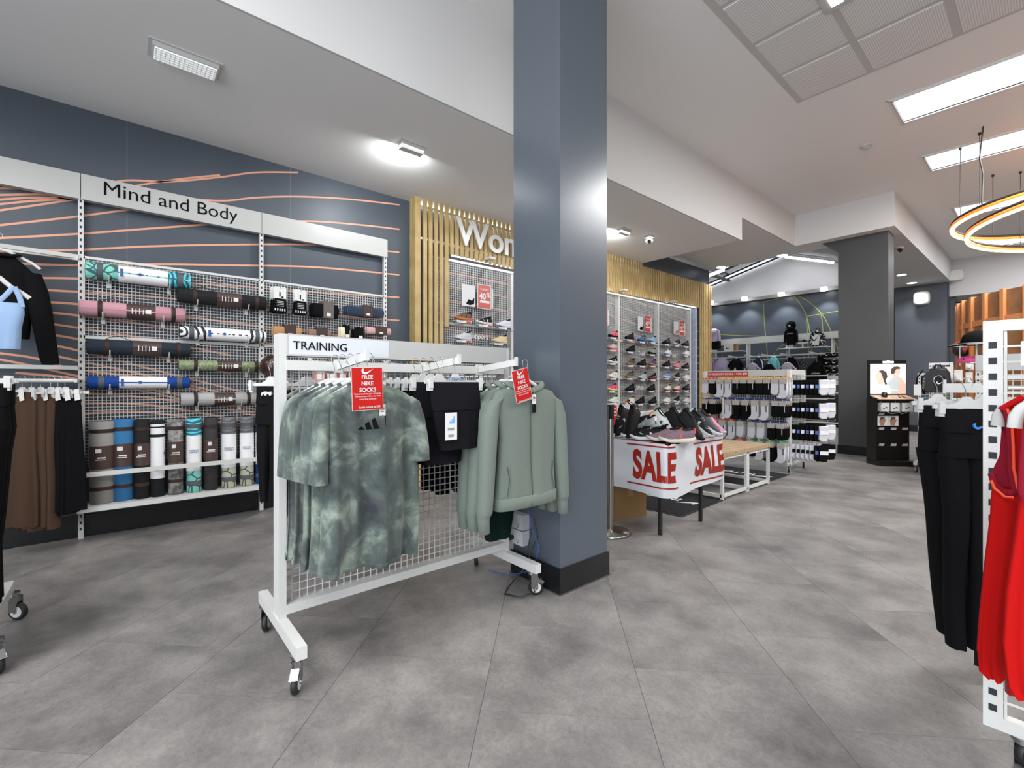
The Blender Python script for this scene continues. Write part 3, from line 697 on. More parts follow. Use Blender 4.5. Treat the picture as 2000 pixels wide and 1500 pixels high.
# ---- garments ---------------------------------------------------
def tiedye():
    m = mat('tie_dye_cotton', '#8a958b', .9, sheen=.15); nt = m.node_tree; N = nt.nodes; L = nt.links; b = N['Principled BSDF']
    tc = N.new('ShaderNodeTexCoord'); oi = N.new('ShaderNodeObjectInfo')
    a = N.new('ShaderNodeVectorMath'); a.operation = 'ADD'; L.new(tc.outputs['Object'], a.inputs[0]); L.new(oi.outputs['Location'], a.inputs[1])
    n = N.new('ShaderNodeTexNoise'); n.inputs['Scale'].default_value = 7.5; n.inputs['Detail'].default_value = 7; n.inputs['Distortion'].default_value = .35; n.inputs['Roughness'].default_value = .62
    n2 = N.new('ShaderNodeTexNoise'); n2.inputs['Scale'].default_value = 5; n2.inputs['Detail'].default_value = 3
    L.new(a.outputs[0], n.inputs[0]); L.new(a.outputs[0], n2.inputs[0])
    r = N.new('ShaderNodeValToRGB'); e = r.color_ramp.elements; e[0].position = .3; e[0].color = (*lin('#33383b'), 1); e[1].position = .7; e[1].color = (*lin('#929b92'), 1)
    x = e.new(.5); x.color = (*lin('#515957'), 1); L.new(n.outputs['Fac'], r.inputs[0])
    r2 = N.new('ShaderNodeValToRGB'); e = r2.color_ramp.elements; e[0].position = .4; e[0].color = (1, 1, 1, 1); e[1].position = .65; e[1].color = (.88, .97, .86, 1); L.new(n2.outputs['Fac'], r2.inputs[0])
    mx = N.new('ShaderNodeMix'); mx.data_type = 'RGBA'; mx.blend_type = 'MULTIPLY'; mx.inputs[0].default_value = 1; L.new(r.outputs[0], mx.inputs[6]); L.new(r2.outputs[0], mx.inputs[7])
    L.new(mx.outputs[2], b.inputs['Base Color'])
    n3 = N.new('ShaderNodeTexNoise'); n3.inputs['Scale'].default_value = 9; L.new(a.outputs[0], n3.inputs[0]); bp = N.new('ShaderNodeBump'); bp.inputs['Strength'].default_value = .35; bp.inputs['Distance'].default_value = .03
    L.new(n3.outputs['Fac'], bp.inputs['Height']); L.new(bp.outputs[0], b.inputs['Normal'])
    return m
TIE = tiedye(); TIEC = mat('tie_dye_collar', '#454e4b', .9)
SAGE = mat('sage_fleece', '#717a72', .95, sheen=.08, noise=(500, '#646e66', .4, .6), bump=(9, .5)); SAGED = mat('sage_dark', '#4a524c', .9)
def rows_px(X, rows):
    out = []
    for v, uL, uR, th in rows:
        a = onx(uL, v, X); b = onx(uR, v, X); out.append(((a.y+b.y)/2, (a.z+b.z)/2, (b.y-a.y)/2, th))
    return out
def body_loft(X, rows, fold=0., fk=7, e=.7, n=40, dip=.0, ph=0, capb=False):
    R = []; m = len(rows)
    for i, (yc, z, a, th) in enumerate(rows):
        f = fold*(i/(m-1))**1.2
        zf = (lambda c, s_, d=dip: -d*max(0, s_)) if i == 0 and dip else None
        R.append(superring(X, yc, z, a, th, n, e, f, fk, ph, zf))
    return MB().rings(R, False, False) if not capb else MB().rings(R, False, True)
def sleeve(pts, n=18):
    """pts: (x, y, z, half width along Y, half depth along X)"""
    R = [superring(x, y, z, a, b, n, .85) for x, y, z, a, b in pts]
    return MB().rings(R, False, False)
def densify(rows, k=4):
    out = []
    for i in range(len(rows)-1):
        for j in range(k):
            t = j/k; out.append(tuple(rows[i][q]*(1-t)+rows[i+1][q]*t for q in range(len(rows[i]))))
    out.append(rows[-1]); return out
TX = -1.83
def hangtag(par, c, w=.028, h1=.045, h2=.045, s=1., cord=.05, tilt=0):
    c = Vector(c)
    part('price_tag', MB().box(c.x, c.x+.0012, c.y-w/2*s, c.y+w/2*s, c.z-h1*s, c.z), PAPER, par)
    part('price_tag', MB().box(c.x-.002, c.x-.0008, c.y-w/2*s+.002, c.y+w/2*s+.002, c.z-(h1+h2)*s, c.z-h1*s+.004), INK, par, 'black lower half of the tag')
    bc = MB()
    for k in range(7): bc.box(c.x+.0012, c.x+.0017, c.y-.008*s+k*.0024*s, c.y-.0072*s+k*.0024*s+.0008*(k % 2), c.z-.024*s, c.z-.014*s)
    bc.box(c.x+.0012, c.x+.0016, c.y-.006*s, c.y+.006*s, c.z-.032*s, c.z-.029*s)
    part('barcode', bc, INK, par)
    part('tag_cord', MB().tube([(c.x, c.y, c.z-.004), (c.x-.004, c.y+.004, c.z+cord*.5), (c.x-.01, c.y+.008, c.z+cord)], .0007, 4), mat('cord_cream', '#c8c0a8', .8), par)
def make_tee(k):
    X = TX-.062*k
    t = thing('t_shirt', '%s green-grey tie-dye T-shirt on the left arm of the TRAINING rack' % ORD[k], 't-shirt', (X, .765, .46), 0, 'tie-dye T-shirts on the TRAINING rack')
    dy = [0, -.018, -.03, -.042, -.05, -.055][k]; rr = random.Random(k+3)
    rows = rows_px(TX, [(752, 682, 756, .018), (758, 668, 772, .026), (770, 642, 793, .034), (786, 622, 808, .04), (815, 622, 812, .042), (870, 626, 812, .04), (950, 627, 814, .042), (1030, 626, 816, .046), (1088, 622, 812, .05), (1100, 621, 811, .052)])
    rows = densify([(a+dy, b, c, d*(1 if k == 0 else .8)) for a, b, c, d in rows], 4)
    part('body', body_loft(X, rows, .036, 6.2, .72, 96, .06, k*.9+.4), TIE, t)
    part('hem', body_loft(X, [(rows[-1][0], rows[-1][1]+.012, rows[-1][2]+.001, rows[-1][3]+.001), (rows[-1][0], rows[-1][1]-.002, rows[-1][2]+.001, rows[-1][3]+.001)], 0, 6.3), TIE, t) if False else None
    ya, yb = rows[0][0]-rows[0][2], rows[0][0]+rows[0][2]
    # collar: ring dipping to the front
    P = []
    for i in range(28):
        a = 2*PI*i/28; s_ = math.sin(a); P.append((X+.022*s_+.004, rows[0][0]+(rows[0][2]+.002)*math.cos(a), rows[0][1]-.062*max(0, s_)+.004))
    part('collar', MB().tube(P, .009, 6, True, rb=.5), TIEC, t)
    sh = onx(640, 790, TX); zs = sh.z
    yl = onx(628, 800, TX).y+dy; yr = onx(806, 800, TX).y+dy
    sl = [(X, yl+.03, zs+.028, .018, .03), (X, yl+.012, zs+.004, .026, .042), (X+.004, yl-.002, zs-.06, .029, .046), (X+.01, yl-.010, zs-.14, .030, .048), (X+.014, yl-.015, zs-.225, .031, .05), (X+.016, yl-.018, zs-.30, .032, .052)]
    part('sleeve', sleeve(densify(sl, 3)), TIE, t)
    sl = [(X, yr-.03, zs+.028, .018, .03), (X-.002, yr-.004, zs+.004, .03, .042), (X, yr+.012, zs-.06, .036, .045), (X+.004, yr+.022, zs-.14, .039, .047), (X+.006, yr+.027, zs-.2, .041, .049), (X+.006, yr+.028, zs-.255, .041, .05)]
    part('sleeve', sleeve(densify(sl, 3)), TIE, t)
    if k == 0:
        c = onx(714, 832, TX+.046); lg = MB()   # three slanted bars
        w = .046
        for i, h in enumerate((.018, .032, .046)):
            x0 = -w+i*.031
            lg.prism([(x0-.004, 0), (x0+.02, 0), (x0+.02-h*.42, h) if i else (x0+.010, h*.8), (x0-.006-h*.12+.0, h-.010) if i else (x0-.004, h*.45)], (TX+.074, c.y+.01, c.z-.012), (0, 1, 0), (0, 0, 1), .002)
        part('chest_emblem', lg, INK, t)
        hangtag(t, onx(747, 789, TX+.055), .026, .048, .044, 1., .045)
    hanger('clothes_hanger', 'white plastic hanger inside the %s tie-dye T-shirt' % ORD[k], (X, rows[0][0], 1.312), 0, .35, False, 'hangers of the tie-dye T-shirts')
    y, z, a, d = rows[-1]; part('hem', MB().rings([superring(X, y, zz, a+g, d+g*2, 96, .72, .036, 6.2, k*.9+.4) for zz, g in ((z+.022, .0006), (z+.020, .0014), (z+.0015, .0014), (z, .0004))], False, False), TIE, t)
    return t
for k in range(5): make_tee(k)
def promo(label, c, tilt, w=.062, h=.083):
    t = thing('promo_sign', label, 'sign', c, 0, 'red free socks cards on the TRAINING rack')
    M = Matrix.Rotation(tilt, 4, 'X')
    def P(nm, mb, m): mb.v = [tuple(M @ Vector(v)) for v in mb.v]; part(nm, mb, m, t, local=True)
    P('card', MB().box(-.0015, 0, -w, w, -h*2, 0), RED)
    P('card_border', MB().box(-.002, -.0012, -w-.002, w+.002, -h*2-.002, .002), PAPER)
    tm = MB()
    for i, s_ in enumerate(('FREE', 'NIKE', 'SOCKS')):
        textmb(s_, (.0004, 0, -.045-.025*i), (0, 1, 0), (0, 0, 1), height=.0155, mb=tm, align='CENTER', bold=.03, th=.0003)
    swoosh((.0006, -.024, -.028), (0, 1, 0), (0, 0, 1), .05, tm, .0004)
    for i, s_ in enumerate(('Receive a free pair of socks', 'when you purchase any item', 'over the counter')):
        textmb(s_, (.0004, 0, -.108-.0095*i), (0, 1, 0), (0, 0, 1), width=(.108, .104, .07)[i], mb=tm, align='CENTER', th=.0003)
    textmb('Socks valued at $20', (.0004, .006, -.16), (0, 1, 0), (0, 0, 1), width=.088, mb=tm, align='CENTER', bold=.02, th=.0003)
    P('lettering', tm, PAPER)
promo('red FREE NIKE SOCKS card over the front tie-dye T-shirt', onx(717, 718, TX+.075), 0.03)
promo('tilted red FREE NIKE SOCKS card over the front sage jacket', onx(1015, 722, -1.72), .22, .052, .08)
# ---- jackets
JX = -1.80
def make_jacket(k):
    X = JX-.07*k
    t = thing('zip_jacket', '%s sage green zip jacket on the right arm of the TRAINING rack' % ORD[k], 'jacket', (X, 1.6, .47), 0, 'sage jackets on the TRAINING rack')
    dy = [0, -.012, -.02, -.03][k]; dz = [0, -.0, -.012, -.0][k]
    rows = rows_px(JX, [(757, 992, 1056, .03), (765, 970, 1076, .036), (780, 962, 1086, .042), (800, 966, 1084, .045), (850, 976, 1080, .046), (905, 973, 1079, .045), (955, 968, 1081, .05), (966, 967, 1081, .052)])
    rows = densify([(a+dy, b+dz, c, d) for a, b, c, d in rows], 4)
    part('body', body_loft(X, rows, .008, 4, .75, 48, .05, k), SAGE, t)
    y, z, a, d = rows[-1]
    part('waistband', body_loft(X, [(y, z+.01, a+.002, d+.003), (y, z+.004, a+.006, d+.01), (y, z-.045, a+.006, d+.01), (y, z-.052, a+.001, d+.004)], 0, 4, .75, 48), SAGE, t)
    # stand-up hood collar
    P = [(X+.035*math.sin(q)-.0, rows[0][0]+(rows[0][2]+.004)*math.cos(q), rows[0][1]-.03*max(0, math.sin(q))+.012+.014*abs(math.cos(q))) for q in [2*PI*i/28 for i in range(28)]]
    part('hood', MB().tube(P, .017, 8, True, rb=.6), SAGE, t)
    if k == 0:
        q = []
        for i in range(3, len(rows), 2):
            yc, zz, aa, dd = rows[i]; q.append((X+dd+.003, yc-.012+.01*math.sin(i*.3), zz))
        q[0] = (q[0][0]-.01, q[0][1], q[0][2]); q.append((X+.066, y-.02, z-.05))
        part('zip', MB().tube(q, .0035, 6, rb=.6), SAGED, t)
        for s_ in (-1, 1):
            part('pocket_zip', MB().tube([(X+.04, y+s_*a*.78, z+.17), (X+.044, y+s_*a*.72, z+.1), (X+.046, y+s_*a*.8, z+.02)], .0025, 6), SAGED, t)
        hangtag(t, onx(1043, 770, JX+.06), .026, .05, .045, 1., .035)
    zs = rows_px(JX, [(785, 963, 1085, 0)])[0][1]
    for s_, ue in ((-1, 962), (1, 1086)):
        ys = onx(ue, 790, JX).y+dy
        sl = [(X, ys-s_*.05, zs+.028, .02, .03), (X, ys-s_*.01, zs, .035, .04), (X, ys+s_*.012, zs-.08, .045, .046), (X+.006, ys+s_*.022, zs-.25, .042, .042), (X+.01, ys+s_*.03, zs-.42, .04, .04), (X+.012, ys+s_*.035, zs-.53, .038, .038), (X+.012, ys+s_*.036, zs-.555, .03, .03)]
        if s_ < 0: sl = [(a_, b_-(i/6)*.03, c_, d_, e_) for i, (a_, b_, c_, d_, e_) in enumerate(sl)]
        part('sleeve', sleeve(densify(sl, 3)), SAGE, t)
        x_, y_, z_ = sl[-1][:3]
        part('cuff', sleeve([(x_, y_, z_+.003, .031, .031), (x_, y_, z_-.01, .029, .029), (x_+.003, y_+.003, z_-.07, .026, .027), (x_+.003, y_+.003, z_-.075, .02, .022)]), SAGE, t)
    hanger('clothes_hanger', 'white plastic hanger inside the %s sage jacket' % ORD[k], (X, rows[0][0], 1.312), 0, .30, False, 'hangers of the sage jackets')
for k in range(3): make_jacket(k)
# ---- black high-waisted shorts on the middle arm
def make_shorts(k):
    X = -1.85-.055*k
    rows = rows_px(-1.85, [(748, 839, 936, .012), (770, 842, 937, .02), (800, 845, 936, .026), (840, 850, 934, .032), (876, 858, 930, .036)])
    L_ = 0 if k == 0 else .07
    rows = [(a-(.045*min(k, 1)+.012*k), b-L_*(i/4), c, d) for i, (a, b, c, d) in enumerate(rows)]
    t = thing('training_shorts', '%s pair of black high-waisted shorts on the middle arm' % ORD[k], 'shorts', (X, 1.2, .8), 0, 'black shorts on the TRAINING rack')
    part('body', body_loft(X, densify(rows, 3), .007, 4, .75, 36, 0, k), DARKF, t)
    part('waistband', body_loft(X, [(rows[0][0], rows[0][1]+.004, rows[0][2]+.002, .016), (rows[2][0], rows[2][1], rows[2][2]+.004, .031)], .002, 4, .75, 36), DARKF, t)
    if k == 0:
        c = onx(881, 806, -1.80)
        part('price_tag', MB().box(c.x, c.x+.0015, c.y-.032, c.y+.032, c.z-.125, c.z), PAPER, t)
        bc = MB()
        for i in range(9): bc.box(c.x+.0015, c.x+.002, c.y-.018+i*.004, c.y-.0165+i*.004, c.z-.082, c.z-.07); bc.box(c.x+.0015, c.x+.002, c.y-.015+i*.0034, c.y-.0137+i*.0034, c.z-.112, c.z-.1)
        part('barcode', bc, INK, t)
        part('tag_print', MB().prism([(0, 0), (.03, 0), (.03, .034), (.022, .034), (.022, .02), (.012, .02), (.012, .01), (0, .01)], (c.x+.0018, c.y-.01, c.z-.05), (0, 1, 0), (0, 0, 1), .0005), mat('light_blue_ink', '#6fa8dc', .5), t)
    hanger('clip_hanger', 'white clip hanger holding the %s black shorts' % ORD[k], (X, rows[0][0], 1.312), 0, .33, True, 'clip hangers of the black shorts', logo=(k < 1))
for k in range(5): make_shorts(k)
GREENF = mat('forest_fabric', '#0d211e', .85)
# dark green top tucked behind the jackets
t = solo('dark_sweater', body_loft(-2.06, densify(rows_px(-2.06, [(748, 930, 985, .02), (765, 925, 1000, .03), (850, 930, 1000, .035), (1000, 935, 1003, .04), (1050, 950, 995, .04)]), 3), .008, 5), GREENF, 'dark green garment half hidden behind the sage jackets', 'top')
# ---- black leggings on the back of the rack
def make_leggings(name, label, loc, L_=.86, w=.15, rz=0, group=None, bear=False, material=None, flare=0, th=.03, logo=None, bow=0):
    """local: waist centre at the origin, hanging down; width along Y"""
    m = material or BLACKF; t = thing(name, label, 'leggings', loc, rz, group)
    wa = densify([(0, 0, w, th*.5), (0, -.03, w*1.0, th*.7), (0, -.1, w*1.02, th), (0, -.19, w*1.06, th*1.15)], 3)
    part('waist', MB().rings([superring(0, y, z, a, b, 32, .75, .004, 4) for y, z, a, b in wa], False, False), m, t, local=True)
    for s_ in (-1, 1):
        lg = densify([(s_*w*.5, -.185, w*.56, th*1.15), (s_*w*.47, -.3, w*.5, th*1.1), (s_*w*.44, -.5*L_-.1, w*.42, th), (s_*w*.42, -.75*L_, w*.36, th*.95), (s_*w*.42, -L_, w*(.33+flare), th*.95)], 3)
        part('leg', MB().rings([superring(.006*s_+.01*math.sin(z*9+s_), y+bow*max(0, -z-.2)**1.0, z, a, b, 22, .85, .004, 3, s_) for y, z, a, b in lg], False, True), m, t, local=True)
    part('waistband', MB().rings([superring(0, 0, z, w*1.03, b, 32, .75) for z, b in ((.002, th*.55), (-.09, th*1.08))], False, False), m, t, local=True)
    if bear: part('emblem', MB().prism([(-.03, 0), (-.026, .014), (-.01, .02), (.012, .017), (.026, .02), (.032, .008), (.026, 0), (.018, 0), (.014, .008), (.004, .008), (0, 0), (-.008, 0), (-.012, .007), (-.02, .007), (-.022, 0)], (0, 0, -.045), (0, 1, 0), (0, 0, 1), 2*th+.006), WHITE2, t, local=True)
    if logo: part('emblem', swoosh((th*1.05+.006, -w*.1, -.075), (0, 1, 0), (0, 0, 1), .05, None, .006), logo, t, local=True)
    return t
BK = [(.72, -2.44), (.73, -2.52), (.64, -2.6), (1.12, -2.36), (1.14, -2.44), (1.12, -2.52), (1.52, -2.36), (1.54, -2.44), (1.52, -2.52)]
BL = ['left arm', 'middle arm', 'right arm']
proto = None
for i, (y, x) in enumerate(BK):
    lab = 'black leggings, %s from the mesh, %s behind the TRAINING rack' % (['nearest', 'second', 'farthest'][i % 3], BL[i//3])
    lg = (1.17 if i < 3 else 1.17); y_ = y if i else .72
    if i == 0: proto = make_leggings('leggings', lab, (x, y_, lg), .62, .14, 0, 'black leggings behind the TRAINING rack', th=.035)
    elif i == 2: make_leggings('leggings', 'black flared leggings with a bear emblem, left of the TRAINING rack post', (x+.04, .575, 1.19), .58, .075, -.9, None, True)
    else: dup(proto, (x, y_, lg), lab)
    hanger('clip_hanger', 'clip hanger of the %s black leggings, %s behind the mesh' % (['nearest', 'second', 'farthest'][i % 3], BL[i//3]), (x+(.04 if i == 2 else 0),   .575 if i == 2 else y_, 1.3), -.9 if i == 2 else 0, .26 if i == 2 else .3, True, 'clip hangers behind the TRAINING rack')
for i in range(4):
    y = .62+.11*i
    hanger('clothes_hanger', 'empty-looking white hanger seen through the mesh, number %s from the left post' % ['one', 'two', 'three', 'four'][i], (-2.30-.03*i, y+.05, 1.27), .3, .3, False, 'white hangers seen through the mesh')
# cables and power board at the right foot of the rack
cb = MB().tube([(-2.0, 1.86, .42), (-1.97, 1.87, .3), (-2.03, 1.86, .2), (-1.98, 1.8, .12), (-1.9, 1.78, .03), (-1.93, 1.7, .012), (-2.02, 1.66, .012), (-2.08, 1.74, .012), (-2.05, 1.83, .1), (-2.02, 1.87, .35)], .004, 6)
solo('looped_cable', cb, BLACKP, 'looped black power cord at the foot of the near pillar', 'cord')
cb = MB().tube([(-2.06, 1.86, .5), (-2.0, 1.85, .36), (-1.96, 1.87, .24), (-2.0, 1.86, .1), (-2.2, 1.84, .012), (-2.35, 1.8, .008)], .003, 6)
solo('data_cable', cb, mat('blue_cable', '#2d4f9e', .5), 'thin blue cable running down beside the power outlets', 'cable')
# ================================================================ left: clothes in and beside the wall rack
BLUEF = mat('pale_blue_fabric', '#8ea8ca', .8, sheen=.2); BROWNF = mat('brown_fabric', '#453429', .9, sheen=.05, bump=(12, .3))
# black long sleeve jacket high on the wall rack
X = -4.66
t = thing('black_jacket', 'black long-sleeved zip top hanging high behind the pale blue crop top', 'jacket', (X, -.62, 1.4))
rows = rows_px(X, [(497, -35, 28, .03), (510, -45, 45, .045), (530, -55, 68, .055), (570, -50, 74, .06), (620, -45, 62, .06), (660, -45, 58, .06)])
part('body', body_loft(X, densify(rows, 4), .01, 5, .75, 40), BLACKF, t)
sl = []
for (u, v, a) in ((62, 535, .05), (72, 570, .06), (80, 610, .06), (88, 655, .055), (96, 700, .05), (99, 712, .045)):
    p = onx(u, v, X+.02); sl.append((X+.02, p.y, p.z, a, .05))
part('sleeve', sleeve(densify(sl, 3)), BLACKF, t)
P = [(X+.05*math.sin(q), rows[0][0]+.09*math.cos(q), rows[0][1]+.01-.02*max(0, math.sin(q))) for q in [2*PI*i/24 for i in range(24)]]
part('collar', MB().tube(P, .022, 8, True, rb=.5), BLACKF, t)
hanger('clothes_hanger', 'white hanger of the black zip top on the wall rack', (X, rows[0][0], rows[0][1]+.13), 0, .4)
# pale blue crop top in front
X = -4.3
t = thing('camisole', 'pale blue strappy crop top on a white hanger, left edge', 'top', (X, -.62, 1.45))
rows = rows_px(X, [(592, -5, 47, .03), (612, -10, 48, .04), (640, -12, 42, .045), (682, -14, 40, .045)])
part('body', body_loft(X, densify(rows, 4), .006, 5, .75, 36), BLUEF, t)
for pts in (((27, 560), (10, 578), (-8, 594)), ((28, 560), (38, 580), (44, 600))):
    q = [onx(u, v, X+.02) for u, v in pts]; part('strap', MB().tube(q, .014, 8, rb=.3, up=(1, 0, 0)), BLUEF, t)
h = thing('clothes_hanger', 'white hanger carrying the pale blue crop top', 'hanger', onx(-20, 530, X))
q = [onx(u, v, X) for u, v in ((-40, 520), (-20, 532), (0, 543), (22, 561), (40, 571), (54, 580), (58, 583))]
part('body', MB().tube(q, .014, 8, rb=.5, up=(1, 0, 0)), WHITE2, h)
part('hook', MB().tube([onx(-22, 530, X), onx(-22, 515, X), onx(-16, 508, X)], .002, 6), CHROME, h)
# skirts and shorts on the rail
names = [('brown', 44, BROWNF, 1026, 72), ('brown', 62, BROWNF, 1028, 70), ('brown', 80, BROWNF, 1032, 66), ('black', 100, BLACKF, 998, 66), ('black', 114, BLACKF, 1003, 60), ('black', 128, BLACKF, 998, 56)]
for i, (cn, u, m, vb, w) in enumerate(names):
    X = -4.62; cx = onx(u, 760, X); y = cx.y; zb = onx(u, vb, X).z
    n_ = 3 if i < 3 else 3
    t = thing('wide_trousers', '%s %s wide-leg garment from the left on the lower rail' % (['first', 'second', 'third'][i % 3], cn), 'trousers', (X, y, zb), -.55+.07*i, 'wide-leg garments on the lower wall rail')
    L_ = cx.z-zb-.02; a0, a1 = .075, .105+.008*(i % 2)
    rws = densify([(0, L_, a0, .02), (0, L_-.1, a0*1.15, .03), (0, L_*.6, a1*.85, .045), (0, L_*.3, a1, .05), (0, 0, a1*1.05, .06)], 4)
    R = [superring(0, yy, z, a, b, 40, .8, .022*(k_/(len(rws)-1)), 6.5, i*1.3) for k_, (yy, z, a, b) in enumerate(rws)]
    part('body', MB().rings(R, False, False), m, t, local=True)
    part('waistband', MB().rings([superring(0, 0, z, a0+.003, b, 32, .8) for z, b in ((L_, .022), (L_-.045, .026))], False, False), m, t, local=True)
    part('emblem', textmb('ac', (.03, -.01, L_-.035), (0, 1, 0), (0, 0, 1), height=.012, bold=.04, th=.001) if False else MB().prism([(-.012, 0), (-.004, .012), (.0, .012), (.006, .006), (.014, .012), (.016, 0), (.008, 0), (.004, .003), (-.004, .0)], (.03, 0, L_-.03), (0, 1, 0), (0, 0, 1), .002), PAPER, t, local=True)
    part('price_tag', MB().obox((.035, .02+.01*i, L_-.02), (.001, 0, 0), (0, .014, .004), (0, -.004, .04)), PAPER, t, local=True)
    hanger('clip_hanger', 'clip hanger of the %s %s garment, lower wall rail' % (['first', 'second', 'third'][i % 3], cn), (X, y, 1.242), -.55+.07*i, .26, True, 'clip hangers on the lower wall rail', cw=.2)
# ---- rolling rack at the very left, only its right end in the frame
lr = thing('rolling_rack', 'white rolling rack cut off by the left edge, with black trousers', 'rack', (-3.15, -.95, 0))
yr = -.45
part('post', MB().box(-3.20, -3.10, yr-.03, yr, .14, 1.40), WHITE, lr); part('foot', MB().box(-3.47, -2.83, yr-.035, yr+.03, .14, .19), WHITE, lr)
part('post', MB().box(-3.20, -3.10, yr-1.26, yr-1.23, .14, 1.40), WHITE, lr); part('foot', MB().box(-3.47, -2.83, yr-1.265, yr-1.225, .14, .19), WHITE, lr)
part('header_panel', MB().box(-3.11, -3.10, yr-1.23, yr-.03, 1.32, 1.40), HDR, lr); part('cross_bar', MB().box(-3.12, -3.09, yr-1.23, yr-.03, 1.26, 1.30), WHITE, lr)
part('mesh_panel', grid_y(-3.15, yr-1.23, yr-.03, .25, 1.3, .0335), WHITE, lr)
part('bottom_rail', MB().box(-3.17, -3.13, yr-1.23, yr-.03, .205, .245), WHITE, lr)
arm(lr, -3.1, -.51, 1, .34, 1.31, 1.29)
caster(lr, -2.86, yr+.05, .4); caster(lr, -3.44, yr+.03, .9, False); caster(lr, -2.86, yr-1.24, .4); caster(lr, -3.44, yr-1.24, .9)
for k in range(3):
    x = -2.83-.075*k; y = -.51-.004*k
    make_leggings('trousers', '%s pair of black trousers on the rack at the left edge' % ORD[k], (x, y, 1.20), (.88, .93, .93)[k], (.15, .155, .155)[k], .1, 'black trousers on the rack at the left edge', flare=.06, th=.04)['category'] = 'trousers'
    hanger('clip_hanger', 'white clip hanger of the %s black trousers at the left edge' % ORD[k], (x, y, 1.315), .1, .34, True, 'clip hangers at the left edge')
# ---- small goods on the right bay of the wall rack
def peg(y, z, L_=.14):
    part('wire_hook', MB().tube([(XR, y, z), (XR+L_-.01, y, z), (XR+L_, y, z+.012)], .0035, 6).box(XR-.01, XR+.004, y-.012, y+.012, z-.02, z+.02), WHITE, rk)
TOE = mat('toe_grip_print', '#c9c9c9', .6)
for k, (u, v0, v1) in enumerate(((547, 560, 612), (587, 566, 616))):
    for j in range(3 if k == 0 else 2):
        X = -4.79-.03*j; a = onx(u, v0, -4.79); b = onx(u, v1, -4.79)
        t = thing('toe_socks', 'black open-toe grip socks on white card, %s hook, %s pack' % (('left', 'right')[k], ORD[j]), 'socks', (X, a.y, b.z), 0, 'grip sock packs on the wall rack')
        h = a.z-b.z; y = a.y-.008*j; w = .055
        part('header_card', MB().prism([(-w, .5*h), (w, .5*h), (w, .97*h), (w*.8, h), (-w*.8, h), (-w, .97*h)], (X, y, b.z), (0, 1, 0), (0, 0, 1), .004), PAPER, t)
        s_ = MB(); s_.prism([(-w*.9, .55*h), (-w*.95, .3*h), (-w*1.15, .12*h), (-w*1.05, .04*h), (-w*.75, .07*h), (-w*.6, 0), (-w*.3, .05*h), (-w*.1, -.01*h), (w*.15, .05*h), (w*.4, 0), (w*.6, .05*h), (w*.9, .02*h), (w*1.1, .12*h), (w*.95, .3*h), (w*.9, .55*h)], (X, y, b.z), (0, 1, 0), (0, 0, 1), .022)
        part('sock', s_, BLACKF, t)
        g = MB()
        for q in range(4): g.box(X+.012, X+.013, y-w*.55, y+w*.55, b.z+h*(.26+.06*q), b.z+h*(.275+.06*q))
        for q in range(5): g.box(X+.012, X+.013, y-w*(.8-.38*q)-.006, y-w*(.8-.38*q)+.004, b.z+.09*h, b.z+.17*h)
        part('grip_print', g, TOE, t)
        if j == 0: part('card_print', MB().box(X+.0025, X+.003, y-.008, y+.004, b.z+h*.62, b.z+h*.8).box(X+.0025, X+.003, y+.012, y+.03, b.z+h*.58, b.z+h*.64), INK, t)
    peg(a.y, a.z-.012)
def band_pack(label, u0, v0, u1, v1, m, lm=CARD, lw=.36, dx=.05, n=3, fold=True, grp=None):
    a = onx(u0, v0, -4.8); b = onx(u1, v1, -4.8); w = b.y-a.y; h = a.z-b.z; yc = (a.y+b.y)/2
    for j in range(n):
        X = -4.79-.032*j; y = yc-.01*j
        t = thing('folded_pack', ('%s, %s of its hook' % (label, ORD[j])) if n > 1 else label, 'accessory', (X, y, b.z), 0, grp)
        R = []
        for q in (-1, -.97, -.5, 0, .5, .97, 1):
            k_ = .8 if abs(q) == 1 else 1; R.append([(X+.015*k_*math.cos(2*PI*i/14), y+q*w/2+.004*math.sin(i*2), b.z+h*.5*(1-.1)+h*.45*k_*math.sin(2*PI*i/14)) for i in range(14)])
        part('roll', MB().rings(R), m, t)
        part('label_card', MB().box(X-.019, X+.017, y-w*lw*.5+.02, y+w*lw*.5+.02, b.z-.004, b.z+h*1.08), lm, t)
        part('price_label', MB().box(X+.017, X+.018, y+.0, y+.04, b.z+h*.1, b.z+h*.32), PAPER, t)
    peg(yc+.02, a.z+.006)
band_pack('black resistance band pack with grey-brown card', 612, 588, 660, 623, BLACKF, mat('taupe_card', '#5e5551', .6), .42, grp='pilates accessories on the wall rack')
band_pack('navy folded towel pack with brown card', 678, 594, 748, 622, mat('navy_towel', '#263246', .95, sheen=.4), CARD, .25, grp='pilates accessories on the wall rack')
band_pack('tan accessory pack with dark brown card', 534, 634, 588, 660, mat('tan_foam', '#a87c52', .6), CARD, .42, n=2, grp='pilates accessories on the wall rack')
band_pack('mocha accessory pack with dark brown card', 602, 640, 645, 662, mat('mocha_foam', '#7d6456', .6), CARD, .5, n=2, grp='pilates accessories on the wall rack')
band_pack('cream strap pack with dark label', 664, 636, 682, 662, mat('cream_strap', '#d8d0b0', .8), INK, .5, n=2, grp='pilates accessories on the wall rack')
band_pack('black strap pack with dark label', 690, 640, 708, 664, BLACKF, INK, .6, n=2, grp='pilates accessories on the wall rack')
band_pack('dusty pink folded towel pack at the right end', 716, 637, 762, 655, mat('pink_towel', '#c49a98', .95, sheen=.4), CARD, .5, n=2, grp='pilates accessories on the wall rack')
